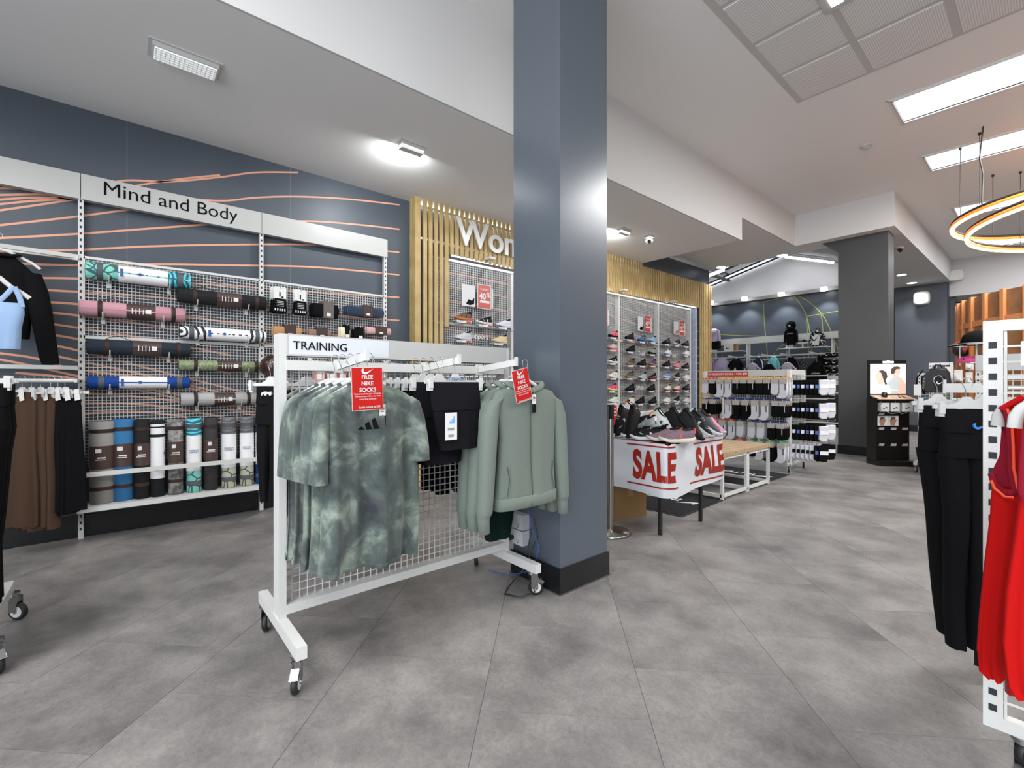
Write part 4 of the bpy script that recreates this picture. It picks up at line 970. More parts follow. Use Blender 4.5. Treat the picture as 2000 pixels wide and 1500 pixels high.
# brown ball and lower shelf goods peeping over the TRAINING rack
bl = MB(); c = onx(533, 716, -4.72)
bl.lathe([(.001, -.11), (.05, -.1), (.09, -.065), (.11, 0), (.09, .065), (.05, .1), (.001, .11)], c, 24)
t = thing('exercise_ball', 'dark brown exercise ball half hidden by the TRAINING rack post', 'ball', (c.x, c.y, c.z-.11)); part('ball', bl, mat('brown_gloss', '#34201a', .25), t)
part('ball_shelf', MB().box(XR, -4.6, c.y-.14, c.y+.14, c.z-.12, c.z-.112), WHITE, rk)
part('middle_shelf', MB().box(XR, -4.62, 1.42, 2.26, 1.19, 1.2), WHITE, rk)
gc = ['#c98d86', '#e1c1b8', '#b0473e', '#d9cfc9', '#caa49a', '#e6e2df', '#8d7a70']
for i in range(7):
    y = 1.5+.11*i; X = -4.75
    t = thing('folded_pack', '%s small pink or cream boxed item on the shelf seen through the TRAINING rack' % ORD[i], 'accessory', (X, y, 1.2), 0, 'boxed goods seen through the TRAINING rack')
    part('box', MB().box(X-.06, X+.06, y-.045, y+.045, 1.2, 1.37), mat('box_tone_%d' % i, gc[i], .6), t); part('label', MB().box(X+.06, X+.061, y-.03, y+.03, 1.25, 1.32), PAPER, t)
# ================================================================ shoe wall with wooden slats
WOODS = mat('oak_slat', '#b39a68', .5, noise=(6, '#9d8453', .35, .7), bump=(90, .08))
XS = -4.79
sf = thing('slatted_surround', 'oak-coloured vertical slat surround framing the shoe wall', 'cladding', (XW+.1, 6.2, 0)); sf['kind'] = 'structure'
def slat(y, z0, z1, par=sf, w=.048, x0=XS-.022, x1=XS):
    part('slat', MB().box(x0, x1, y-w/2, y+w/2, z0, z1), WOODS, par)
y = 2.64
Yl = onx(885, 500, XS).y
# left side returning to the wall
for i, x in enumerate((XS-.13, XS-.075)): part('slat', MB().box(x-.016, x+.016, 2.6, 2.63, 0, ZL), WOODS, sf)
part('slat', MB().box(XS-.045, XS, 2.595, 2.665, 0, ZL), WOODS, sf)
pitch = .0745
n = int((Yl-2.66)/pitch)
ys = []
y = 2.66+pitch*.9
while y < 9.2: ys.append(y); y += pitch
for y in ys:
    top = ZL-.002 if y < YS else 3.33
    if y < Yl-.03: zb = 0 if y < Yl-.09 else 1.9
    else:
        zb = 2.80-.05*math.sin((y-3)/6*PI)
    slat(y, zb, top)
for k in range(7): y = 9.24+.072*k; slat(y, 0, 3.33, w=.046)
part('header_backing', MB().box(XW+.01, XW+.02, YS+.02, 9.72, 2.85, 3.33), mat('backing_dark', '#3b3f38', .7), sf)
lb = MB()
for z in (3.3, 2.92): lb.box(XS-.038, XS-.022, 2.6, 9.7, z-.012, z+.012)
part('fixing_rail', lb, WHITE, sf)
part('end_panel', MB().box(XW+.0, XS-.06, 9.16, 9.2, 0, 3.3), mat('blue_return', '#a9b4c8', .5), sf)
l_ = MB()
for k in range(16): z = .5+.16*k; l_.bar((XW+.02, 9.158, z), (XS-.06, 9.158, z+.05), .012, .002, up=(0, 1, 0))
part('end_panel_line', l_, PAPER, sf)
a = onx(898, 482, XS+.02); b = onx(962, 470, XS+.02)
lt = MB().box(XW+.01, XW+.03, 2.66, 9.1, ZL-.05, ZL-.03) if False else MB().box(XW+.005, XW+.025, 2.68, YS-.1, ZL-.03, ZL-.008)
part('glow_strip', lt, mat('strip_lit', '#ffffff', .5, emit=('#f2f6ff', 9)), sf)
part('glow_strip', MB().box(XS-.05, XS-.03, Yl, 9.1, 2.79, 2.802), mat('strip_added_glow', '#ffffff', .5, emit=('#f2f6ff', 7)), sf)  # glowing strip added under the header to brighten the shoe bays
sign = thing('wall_letters', 'raised silver-white word on the oak slats, partly behind the near pillar', 'sign', (XS+.03, a.y, 2.92))
def raised(st, o, h, w, th, m, par):
    c = bpy.data.curves.new('l', 'FONT'); c.body = st; c.size = 1; c.extrude = .5; c.offset = .015
    ob = bpy.data.objects.new('l', c); me = bpy.data.meshes.new_from_object(ob)
    xs = [v.co.x for v in me.vertices]; ys_ = [v.co.y for v in me.vertices]; x0, y0 = min(xs), min(ys_); W_ = max(xs)-x0; H_ = max(ys_)-y0
    mb = MB(); mb.add([(o[0]+v.co.z*th, o[1]+(v.co.x-x0)*w/W_, o[2]+(v.co.y-y0)*h/H_) for v in me.vertices], [tuple(p.vertices) for p in me.polygons])
    part('lettering', mb, m, par); bpy.data.objects.remove(ob); bpy.data.curves.remove(c)
raised('Women', (XS+.03, a.y-.06, 2.93), .34, 1.55, .02, mat('letter_face', '#d9d9d8', .3, .2), sign)
# bays of wire mesh
XM = -4.865
UB = [2.93, 4.13, 5.34, 6.55, 7.77, 8.95]
shr = thing('shoe_rack', 'white wire-mesh shoe wall inside the oak slat surround', 'rack', (XM, 6, 0))
for y in UB:
    part('upright', MB().box(XW+.02, XM, y-.02, y+.02, .1, 2.76), WHITE, shr)
for i in range(5):
    part('mesh_panel', grid_y(XM-.012, UB[i]+.02, UB[i+1]-.02, .4, 2.74, .0285, .0021), WHITE, shr)
cbm = MB()
for z in (2.745, 1.96, 1.30 if False else 1.31, .66): cbm.box(XM-.014, XM+.006, UB[0], UB[-1], z-.015, z+.015)
part('cross_bar', cbm, WHITE, shr)
# LED spots over the mesh
for i, (u, v) in enumerate(((953, 507), (1213, 568), (1310, 590))):
    c = onx(u, v, XM+.1); t = thing('rail_spotlight', 'small white spotlight arm above the shoe wall, %s' % (['left of the near pillar', 'right beside the near pillar', 'near the slat end'][i]), 'light', c, 0)
    part('arm', MB().bar((XM, c.y, c.z), (c.x+.08, c.y+.02, c.z+.02), .02, .012), WHITE, t); part('lamp_head', MB().box(c.x+.0, c.x+.1, c.y-.05, c.y+.05, c.z-.01, c.z+.012), WHITE, t)
# ---- the shoe
def shoe_meshes():
    L = .28; out = {}
    # outline half-width, x from heel 0 to toe 1
    def hw(t): return (.030+.012*math.sin(min(t, 1)*PI*.9-.1)+.006*(t > .5)*math.sin((t-.5)*2*PI)) * (1-max(0, (t-.86)/.14)**2*.75) * (1-max(0, (.08-t)/.08)**2*.5)
    N_ = 18
    def sole(zb, zt, grow):
        R = []
        for z, g in ((zb, -.004), (zb+.004, 0), (zt-.004, grow), (zt, grow-.003)):
            pts = []
            for i in range(N_+1): t = i/N_; pts.append((t, 1))
            ring = []
            for t, s_ in [(i/N_, 1) for i in range(N_+1)]+[(i/N_, -1) for i in range(N_, -1, -1)]:
                rk_ = .022*max(0, (t-.7)/.3)**1.8 + .008*max(0, (.12-t)/.12)
                ring.append(((t-.5)*(L+2*g), s_*(hw(t)+g), z+rk_+(.012*(1-t) if z > .012 else 0)))
            R.append(ring)
        return MB().rings(R, False, True)
    out['sole'] = sole(0, .024, .002)
    # upper: sections along x
    prof = [(0, .055, .62), (.04, .088, .9), (.1, .098, 1), (.2, .092, 1), (.3, .088, 1), (.42, .086, 1), (.55, .072, 1), (.68, .056, 1), (.8, .046, 1), (.9, .038, .96), (.97, .026, .8), (1, .012, .5)]
    R = []
    for t, h, k in prof:
        w = hw(t)*k; ring = []
        base = .022+.010*(1-t)+.018*max(0, (t-.7)/.3)**1.8
        for i in range(13):
            a = PI*i/12; c, s_ = math.cos(a), math.sin(a)
            ww = w*(1-.42*s_**3*(1 if t < .7 else .4)) ; ring.append(((t-.5)*L*.985, ww*math.copysign(abs(c)**.7, c), base+(h-base+.012)*abs(s_)**.8))
        R.append(ring)
    mb = MB(); n = 13; vs = [v for r in R for v in r]; fs = []
    for i in range(len(R)-1):
        for k in range(n-1): fs.append((i*n+k, i*n+k+1, (i+1)*n+k+1, (i+1)*n+k))
    mb.add(vs, fs, 0, True); out['upper'] = mb
    # collar opening
    P = [((-.31+.165*math.cos(a))*L*.98, .021*math.sin(a), .100-.006*math.cos(a)+.012*(math.cos(a) < -.7)) for a in [2*PI*i/20 for i in range(20)]]
    cl = MB().tube(P, .0065, 6, True); cl.add([(x, y*.9, z-.004) for x, y, z in P], [tuple(range(20))]); out['collar'] = cl
    lc = MB()
    for i in range(5):
        x = L*(-.1+.06*i); z = .0985-.0085*i-.001*i*i
        lc.tube([(x, -.018, z-.008), (x+.004, -.008, z+.003), (x+.004, .008, z+.003), (x, .018, z-.008)], .0022, 5)
    out['laces'] = lc
    # pull tab, heel counter
    out['heel_tab'] = MB().box(-L*.5-.003, -L*.5+.01, -.012, .012, .07, .108)
    sw = MB()
    for s_ in (1, -1):
        q = MB().prism([(x*.11-.035, y*.075+.028) for x, y in SW], (0, s_*.0385, 0), (1, 0, 0), (0, 0, 1), .005); sw.add(q.v, q.f)
    out['side_mark'] = sw
    return out
SHM = {k: v.mesh('shoe_'+k, WHITE) for k, v in shoe_meshes().items()}
def slotmat(o, m):
    o.material_slots[0].link = 'OBJECT'; o.material_slots[0].material = m; return o
def cmat(c, rough=.6):
    l = lin(c); k = .4 if max(l) < .03 else .78
    return mat('shoe_tone_'+c.strip('#'), tuple(x*k for x in l), rough, spec=.15 if k < .5 else .35)
def make_shoe(label, loc, upper, sole, accent=None, group=None, rot=(0, 0, 0), scale=1., lace=None, name='sports_shoe'):
    t = thing(name, label, 'shoe', loc, 0, group); t.rotation_euler = rot
    if scale != 1: t.scale = (scale,)*3
    for k, m in (('sole', sole), ('upper', upper), ('collar', '#1c1c1e' if upper != '#1d1d1f' else '#121213'), ('laces', lace or accent or upper), ('heel_tab', accent or upper), ('side_mark', accent)):
        if m is None: continue
        slotmat(part(k, SHM[k], None, t, local=True), cmat(m))
    return t
BK_ = '#1d1d1f'; WH = '#e6e6e4'
def wall_shoe(desc, u, v, upper, sole, acc=None, red=False, tab=True, seen='shoe wall'):
    p = onx(u, v, XM+.09)
    make_shoe(desc, (XM+.075, p.y, p.z), upper, sole, acc, 'single shoes on the shoe wall', (0, 0, -PI/2+.16))
    sh = thing('shoe_ledge', ('ledge under the '+desc.replace(' shoe', '').replace('running', '').replace('walking', ''))[:90], 'shelf clip', (XM+.06, p.y, p.z-.01), 0, 'ledges of the shoe wall')
    part('ledge', MB().box(XM, XM+.11, p.y-.11, p.y+.11, p.z-.008, p.z-.001).box(XM+.108, XM+.112, p.y-.11, p.y+.11, p.z-.032, p.z-.001), mat('clear_acrylic', '#c8ccd0', .15), sh)
    part('price_strip', MB().box(XM+.112, XM+.1135, p.y-.05, p.y+.03, p.z-.031, p.z-.006), PAPER, sh)
    part('colour_strip', MB().box(XM+.112, XM+.1135, p.y+.03, p.y+.10, p.z-.031, p.z-.006), mat('strip_red', '#a8443c', .5) if red else mat('strip_navy', '#2b3c66', .5), sh)
SHL = [
 ('brown and orange running shoe, top left of the shoes left of the near pillar', 905, 626, '#6b5140', '#c8733e', '#2c211b', 1),
 ('black running shoe with white sole, left of the near pillar', 947, 634, BK_, WH, '#e0e0e0', 1),
 ('lilac-white running shoe beside the near pillar', 985, 639, '#d5d3e0', '#e4e2ee', None, 0),
 ('pale grey running shoe left of the word Support', 905, 664, '#c3cbd0', '#cfd6da', None, 1),
 ('cream running shoe right of the word Support', 977, 670, '#d9c596', '#d8c9a4', None, 0),
 ('coral pink shoe with black stripe, topmost right of the near pillar', 1199, 659, '#e0576a', '#1e1e20', '#1c1c1c', 1),
 ('grey and pink running shoe, second down beside the near pillar', 1198, 683, '#b7b3a4', '#d8667a', None, 1),
 ('black shoe with thick white sole, third down beside the near pillar', 1198, 709, BK_, WH, '#d8d8d8', 0),
 ('cream shoe with black tick, fourth down beside the near pillar', 1199, 738, '#e0d9cb', '#e6e2d8', BK_, 0),
 ('pink and yellow racing shoe with black tick', 1197, 763, '#e8497a', '#dbe37a', BK_, 0),
 ('pale mint shoe above the red sale poster', 1199, 786, '#c6d8b8', '#e3e8dc', None, 0),
 ('black trail shoe, first row of the middle bay', 1231, 663, '#242325', '#2b2a2b', None, 1),
 ('teal and navy trail shoe, first row of the middle bay', 1255, 667, '#3c6a75', '#2f5ba0', '#1b2a33', 0),
 ('sky blue trail shoe, first row of the middle bay', 1276, 668, '#7fb2d6', '#8cc0c8', None, 0),
 ('black trail shoe left of the word Trail', 1233, 687, '#222122', '#262626', None, 0),
 ('grey-green shoe with black sole right of the word Trail', 1275, 692, '#8f9a8c', '#1d1d1d', None, 0),
 ('taupe shoe with mustard sole, third row', 1233, 713, '#4d4640', '#8e7b45', None, 0),
 ('plain black shoe, centre of the third row', 1255, 714, '#222122', '#222222', None, 1),
 ('purple shoe with orange sole, third row', 1276, 714, '#5c4d7c', '#c4794d', '#27264a', 0),
 ('taupe shoe with mustard sole, fourth row', 1231, 738, '#50493f', '#927c48', None, 0),
 ('light grey-blue shoe, centre of the fourth row', 1256, 740, '#a9b2b5', '#c3c6c2', None, 0),
 ('black shoe with red sole, fourth row', 1276, 741, '#231f20', '#8f2f25', '#c9c9c9', 0),
 ('black walking shoe left of the word Walk', 1232, 763, '#262526', '#222222', None, 0),
 ('black leather walking shoe right of the word Walk', 1273, 763, '#2a2728', '#1f1f1f', None, 1),
 ('cream walking shoe, sixth row of the middle bay', 1232, 788, '#ddd6bf', '#e2dccb', None, 0),
 ('black high-heeled-tab shoe, centre of the sixth row', 1252, 788, '#1f1f20', '#1b1b1b', None, 0),
 ('black shoe with rounded toe, right of the sixth row', 1276, 788, '#252526', '#222222', None, 0),
 ('black leather shoe, bottom row above the sale table', 1273, 813, '#29282a', '#1e1e1e', None, 0),
 ('black and white shoe, first row of the right bay', 1303, 672, BK_, '#262626', '#d5d5d5', 0),
 ('black shoe with white heel, first row centre of the right bay', 1323, 674, BK_, '#c9c9c9', None, 0),
 ('low black shoe at the right end of the first row', 1340, 676, BK_, '#242424', '#bbbbbb', 0),
 ('white shoe with pale blue sole, second row of the right bay', 1305, 693, '#e8e8ea', '#b9cbdb', None, 0),
 ('off-white shoe at the right end of the second row', 1341, 694, '#dddcda', '#e4e3e1', None, 0),
 ('black shoe with red lining, third row of the right bay', 1303, 716, BK_, '#242424', '#b03a44', 0),
 ('salmon pink shoe, third row of the right bay', 1323, 718, '#d98089', '#dd9a9f', None, 0),
 ('black and white striped shoe, right end of the third row', 1340, 720, BK_, '#303030', '#e3e3e3', 0),
 ('blue and white shoe with orange heel, fourth row', 1303, 738, '#7f96cf', '#dbe0ea', '#5d76bd', 0),
 ('black shoe with grey tick, fourth row of the right bay', 1322, 740, BK_, '#c8c8c8', '#b5b5b5', 0),
 ('pale pink-white shoe at the right end of the fourth row', 1341, 741, '#dcd3ce', '#e5e1de', None, 0),
 ('white shoe with gum sole, fifth row of the right bay', 1305, 763, '#dfe2df', '#b9885a', None, 0),
 ('white shoe with red patches, fifth row of the right bay', 1323, 763, '#e0cfc9', '#c0453f', '#c8423d', 1),
 ('black shoe with white sole spot, right end of the fifth row', 1341, 762, BK_, '#242424', '#e5e5e5', 0),
 ('white shoe with mint collar, sixth row of the right bay', 1303, 786, '#e2e3df', '#e6e6e4', '#9fc5b4', 1),
 ('black shoe with white toe, sixth row of the right bay', 1322, 786, BK_, '#d8d8d8', '#8a8a8a', 0),
 ('stone grey shoe at the right end of the sixth row', 1341, 786, '#c9c6c1', '#d6d4d0', None, 0),
 ('blush white shoe, lowest row of the right bay', 1305, 811, '#dfd8d4', '#e5dfdc', '#c8a7a7', 1),
 ('white canvas shoe, centre of the lowest row', 1323, 811, '#e1e0dc', '#e3e3e1', None, 0),
 ('pale grey shoe at the right end of the lowest row', 1341, 811, '#cdd0d5', '#dcdde0', None, 0)]
for d in SHL: wall_shoe(d[0], d[1], d[2], d[3], d[4], d[5], bool(d[6]))
def wall_word(st, u, v, w, lab):
    p = onx(u, v, XM+.03); t = thing('word_sign', lab, 'sign', (XM+.03, p.y, p.z))
    textmb_ = textmb(st, (XM+.03, p.y-w/2, p.z-.03), (0, 1, 0), (0, 0, 1), width=w, bold=.02, th=.004); part('lettering', textmb_, mat('word_white', '#d7d7d6', .35), t)
    part('mount', MB().box(XM-.0, XM+.029, p.y-w/2, p.y-w/2+.01, p.z-.01, p.z).box(XM, XM+.029, p.y+w/2-.01, p.y+w/2, p.z-.01, p.z), WHITE, t)
wall_word('Support', 935, 660, .30, 'small white word Support on the mesh left of the near pillar'); wall_word('Trail', 1252, 691, .2, 'small white word Trail on the mesh')
wall_word('Walk', 1250, 758, .22, 'small white word Walk on the mesh'); wall_word('Road', 1314, 695, .2, 'small white word Road on the mesh')
SRED = mat('poster_red', '#b0413a', .35)
def poster(uc, v0, v1, w, lab, side):
    a = onx(uc, v0, XM+.06); b = onx(uc, v1, XM+.06); X = XM+.05; h = a.z-b.z; zc = (a.z+b.z)/2
    t = thing('hanging_poster', lab, 'poster', (X, a.y, b.z), 0, None)
    f = MB().box(X-.006, X, a.y-w/2-.012, a.y+w/2+.012, b.z-.01, a.z+.01); part('frame', f, WHITE2, t)
    part('card', MB().box(X, X+.002, a.y-w/2, a.y+w/2, b.z, a.z), SRED, t)
    tm = textmb('40', (X+.0025, a.y-w*.42, zc-h*.12), (0, 1, 0), (0, 0, 1), width=w*.52, height=h*.26, bold=.03); textmb('%', (X+.0025, a.y+w*.16, zc+.0), (0, 1, 0), (0, 0, 1), width=w*.28, mb=tm, bold=.02)
    textmb('THE BIG', (X+.0025, a.y-w*.36, zc+h*.26), (0, 1, 0), (0, 0, 1), width=w*.7, mb=tm); tm.box(X+.002, X+.003, a.y-w*.36, a.y+w*.4, zc-h*.27, zc-h*.17)
    part('lettering', tm, PAPER, t)
    part('side_panel', MB().box(X-.01, X-.004, a.y+w/2+.02, a.y+w/2+.05, b.z+.01, a.z-.03), WHITE2, t)
    y = a.y-w-.05; part('photo_board', MB().box(X-.004, X, y-w/2, y+w/2, b.z+.0, a.z-.03), mat('board_grey', '#c3c6c8', .4), t)
    sh = MB().prism([(-.2*w, .1*h), (.1*w, .05*h), (.42*w, .12*h), (.45*w, .4*h), (.25*w, .25*h), (0, .3*h), (-.1*w, .2*h)], (X+.001, y, b.z), (0, 1, 0), (0, 0, 1), .002)
    part('board_print', sh, INK if side != 'o' else mat('shoe_orange', '#b06a3c', .5), t)
poster(947, 557, 602, .20, 'red 40% poster beside a white shoe board, left of the near pillar', 'k')
poster(1266, 617, 648, .17, 'red 40% poster above the middle shoe bay', 'k'); poster(1333, 627, 655, .17, 'red 40% poster above the right shoe bay', 'o')
poster(1181, 601, 635, .17, 'red poster with white frame, half hidden by the near pillar', 'k')
# ================================================================ sale table, stanchion, benches, sock rack
# stanchion
sx, sy = -2.33, 3.02
t = thing('queue_post', 'stainless steel queue barrier post beside the near pillar', 'post', (sx, sy, 0))
STEEL = mat('brushed_steel', '#a9a6a0', .28, 1)
part('base', MB().lathe([(.001, .0), (.16, .0), (.165, .006), (.155, .018), (.05, .03), (.032, .036)], (sx, sy, 0), 36), STEEL, t)
part('tube', MB().cyl((sx, sy, .03), (sx, sy, .92), .026, 20), STEEL, t); part('head', MB().cyl((sx, sy, .92), (sx, sy, 1.03), .03, 20), STEEL, t)
part('belt_slot', MB().box(sx-.038, sx-.02, sy-.02, sy+.02, .925, 1.035).box(sx+.012, sx+.036, sy-.03, sy+.0, .925, 1.035), BLACKP, t)
part('cap', MB().cyl((sx, sy, 1.03), (sx, sy, 1.037), .032, 20), BLACKP, t)
# cardboard box
KRAFT = mat('kraft_card', '#8a6d4a', .8)
t = thing('cardboard_box', 'open brown cardboard box under the sale table', 'box', (-2.75, 3.5, 0))
part('carton', MB().obox((-2.73, 3.53, .2), (.27, -.05, 0), (.035, .19, 0), (0, 0, .2)), KRAFT, t); part('tape', MB().obox((-2.73, 3.53, .3), (.271, -.05, 0), (.005, .03, 0), (0, 0, .1005)), mat('tape', '#8f7657', .4), t)
# floor mats with lettering that reads from the far side
MATM = mat('mat_rubber', '#2b2b2e', .9, bump=(400, .3))
def floormat(x0, x1, y0, y1, rz, lab):
    cx, cy = (x0+x1)/2, (y0+y1)/2; t = thing('floor_mat', lab, 'mat', (cx, cy, 0), rz)
    w, h = (x1-x0)/2, (y1-y0)/2
    part('pile', MB().box(-w+.03, w-.03, -h+.03, h-.03, .0005, .009), MATM, t, local=True)
    part('border', MB().box(-w, w, -h, h, .0003, .005), RUBBER, t, local=True)
    part('lettering', textmb('INTERSPORT', (w-.3, h-.35, .0095), (-1, 0, 0), (0, -1, 0), height=.11, sx=1.1, bold=.02), PAPER, t, local=True)
    part('emblem', MB().prism([(0, 0), (.1, .05), (.22, .16), (.14, .12), (.08, .08), (.05, .12)], (w-.08, h-.36, .0098), (-1, 0, 0), (0, -1, 0), .001), PAPER, t, local=True)
floormat(-3.4, -2.2, 3.83, 4.78, 0.05, 'dark grey lettered floor mat behind the sale table legs'); floormat(-3.5, -2.28, 5.55, 6.78, .0, 'dark grey lettered floor mat under the bench and sock rack')
# sale table
TXR, TY0, TZ = -1.93, 3.22, .73
TY1 = onx(1411, 858, TXR).y
tb = thing('sale_table', 'folding table with black legs under the SALE banner', 'table', (-2.45, 3.7, 0))
part('tabletop', MB().box(-3.15, TXR-.04, TY0+.04, TY1-.04, TZ-.03, TZ-.004), mat('table_top', '#c8c6c0', .5), tb)
for x, y in ((-2.04, 3.28), (-2.015, 3.88), (-3.05, 3.28), (-3.05, 3.88)): part('leg', MB().box(x-.013, x+.013, y-.013, y+.013, 0, TZ-.03), BLACKP, tb)
BAN = mat('banner_vinyl', '#c4c6ca', .35); BRED = mat('banner_red', '#8f1d10', .4)
bn = thing('sale_banner', 'white vinyl banner printed SALE in red, wrapped round the table edge', 'banner', (TXR, TY0, .3))
def bpos(s, z):   # s<0 along the front (towards -X), s>0 along the side (+Y)
    r = .05; w = .012*math.sin(s*9+1)*((TZ+.01-z)/.43)+.006*math.sin(z*22+s*4)
    if s < -r: return Vector((TXR+s+.0, TY0-w-.004, z))
    if s > r: return Vector((TXR+w+.004, TY0+s, z))
    a = (s+r)/(2*r)*PI/2
    return Vector((TXR-r+r*math.sin(a)+.004, TY0+r-r*math.cos(a)-.004, z))
zb0, zb1 = .335, TZ+.006
Ss = [-1.25+i*.03 for i in range(int((1.25+TY1-TY0)/.03)+1)]; Zs = [zb0+(zb1-zb0)*k/12 for k in range(13)]
def zlow(s, k): 
    base = zb0-.02*math.exp(-(s*3)**2)+(.0 if s < .3 else (s-.3)*.04); return base+(zb1-base)*k/12
vs = [bpos(s, zlow(s, k)) for s in Ss for k in range(13)]; mb = MB(); nS = len(Ss)
mb.add(vs, [(i*13+k, (i+1)*13+k, (i+1)*13+k+1, i*13+k+1) for i in range(nS-1) for k in range(12)], 0, True)
part('sheet', mb, BAN, bn)
top = MB(); top.box(-3.17, TXR, TY0, TY0+.18, TZ-.002, TZ+.006).box(TXR-.18, TXR, TY0, TY1, TZ-.002, TZ+.006); part('turned_edge', top, BAN, bn)
part('red_stripe', MB().box(-3.1, TXR-.02, TY0+.02, TY0+.035, TZ+.006, TZ+.008).box(TXR-.04, TXR-.025, TY0+.1, TY1-.03, TZ+.006, TZ+.008), BRED, bn)
def banner_text(st, s0, s1, z0, z1):
    c = bpy.data.curves.new('l', 'FONT'); c.body = st; c.size = 1; c.offset = .045; c.resolution_u = 6; c.space_character = 1.05
    ob = bpy.data.objects.new('l', c); me = bpy.data.meshes.new_from_object(ob)
    import bmesh
    bm = bmesh.new(); bm.from_mesh(me); 
    for it in range(2): bmesh.ops.subdivide_edges(bm, edges=[e for e in bm.edges if e.calc_length() > .12], cuts=1)
    bmesh.ops.triangulate(bm, faces=bm.faces[:])
    xs = [v.co.x for v in bm.verts]; ys_ = [v.co.y for v in bm.verts]; x0, x1, y0, y1 = min(xs), max(xs), min(ys_), max(ys_)
    vs = []
    for v in bm.verts:
        s = s0+(v.co.x-x0)/(x1-x0)*(s1-s0); z = z0+(v.co.y-y0)/(y1-y0)*(z1-z0); p = bpos(s, z)
        n = Vector((0, -1, 0)) if s < -.05 else Vector((1, 0, 0)) if s > .05 else Vector((.7, -.7, 0)); vs.append(p+n*.0035)
    mb = MB(); mb.add(vs, [tuple(v.index for v in f.verts) for f in bm.faces]); bm.free()
    bpy.data.objects.remove(ob); bpy.data.curves.remove(c); return mb
sF = lambda u, v: ony(u, v, TY0).x-TXR
s0, s1 = sF(1236, 920), sF(1331, 920)
part('lettering', banner_text('SALE', s0, s1-.02, .43, .675), BRED, bn)
sa, sb = onx(1358, 900, TXR).y-TY0, TY1-TY0-.005
part('lettering', banner_text('SALE', sa, sb, .43, .675), BRED, bn)
part('lettering', banner_text('SALE', s0-1.0 if s0-1.0 > -1.25 else -1.24, s0-.22, .43, .675), BRED, bn)
def stripe(sA, sB, z, h=.012):
    mb = MB(); vs = []; n = 30
    for i in range(n+1):
        s = sA+(sB-sA)*i/n; nn = Vector((0, -1, 0)) if s < -.05 else Vector((1, 0, 0)) if s > .05 else Vector((.7, -.7, 0))
        for zz in (z, z+h): vs.append(bpos(s, zz)+nn*.004)
    mb.add(vs, [(2*i, 2*i+2, 2*i+3, 2*i+1) for i in range(n)]); part('red_stripe', mb, BRED, bn)
stripe(s0-.05, s1+.0, .385); stripe(sa-.08, sb, .385); stripe(-1.24, s0-.2, .385)
stripe(s0-.05, s1-.02, .705); stripe(sa-.03, sb-.02, .705)
# heap of sale shoes; each placed by its middle, turned and tipped
HP = [ # u, v(centre), depth Y, yaw, pitch, upper, sole, accent, label
 (1216, 826, 3.36, -1.6, -.95, BK_, '#202022', '#d0d0d0', 'black canvas shoe with white tick, standing tipped at the left of the sale heap'),
 (1238, 832, 3.33, -1.5, -1.0, BK_, '#1f1f21', None, 'plain black shoe tipped on its toe, second from left on the sale table'),
 (1237, 806, 3.75, .1, -.5, '#e6e2df', '#d9784f', '#e08860', 'white running shoe with orange stripe at the back of the sale heap'),
 (1258, 812, 3.8, .3, .5, '#dadada', '#e88a5e', '#e88a5e', 'white and orange shoe lying behind the black canvas pair'),
 (1262, 829, 3.45, 2.8, -.15, '#a9b0ac', '#8f9693', '#dcdcdc', 'grey mesh shoe in the middle of the sale heap'),
 (1275, 820, 3.7, .3, .4, BK_, '#242424', None, 'black shoe behind the grey mesh shoe on the sale table'),
 (1292, 828, 3.55, .1, -.7, '#d7dbd6', '#e9e9ec', '#2a4a42', 'pale grey and white running shoe standing up in the sale heap'),
 (1246, 851, 3.33, 3.9, .0, '#1b1d20', '#e7e7ea', '#e7e7ea', 'black shoe with white sole, front left of the sale table'),
 (1264, 852, 3.32, 3.85, .0, '#1b1d20', '#e7e7ea', '#e7e7ea', 'black shoe with white sole, front centre of the sale table'),
 (1283, 845, 3.42, 2.9, -.1, '#1a1b1d', '#1c1c1e', '#cfcfd2', 'black shoe with grey tick behind the mauve pair'),
 (1318, 826, 3.62, .2, -.8, '#1c1c1e', '#18181a', None, 'black leather shoe leaning in the middle of the sale heap'),
 (1344, 832, 3.50, .25, -.8, '#1b1b1d', '#17171a', None, 'black leather shoe leaning in front of the sale heap'),
 (1297, 855, 3.36, 3.9, .0, '#7a6570', '#d9cfc9', '#e2604f', 'mauve running shoe, left one of the pair on the sale table'),
 (1322, 856, 3.36, 3.95, .0, '#7a6570', '#e8dccb', '#e2604f', 'mauve running shoe, right one of the pair at the table corner'),
 (1362, 838, 3.72, .45, -.7, '#222325', '#c9cacc', '#c9c9c9', 'black and white striped shoe right of the leather pair'),
 (1378, 838, 3.9, .5, -.6, '#3c3e42', '#e2e2e6', None, 'dark shoe with thick white sole at the right end of the heap'),
 (1385, 833, 4.05, .5, -.5, '#d07fa6', '#c9c9d0', '#d07fa6', 'bright pink shoe at the right end of the sale heap'),
 (1208, 850, 3.34, 1.5, 0., '#1b1b1d', '#e4e4e6', None, 'black shoe with white sole behind the queue post')]
for u, v, Y, yaw, pitch, up_, so, ac, lab in HP:
    p = ony(u, v, Y); h = .045
    z = TZ+.014 if abs(pitch) < .12 else max(p.z-.05*math.cos(pitch), TZ+.02+.12*abs(math.sin(pitch)))
    if pitch == .4 or pitch == .5: z = max(p.z-.04, TZ+.075)
    make_shoe(lab, (p.x, Y, z), up_, so, ac, 'shoes heaped on the sale table', (0, -pitch, yaw), 1.0)
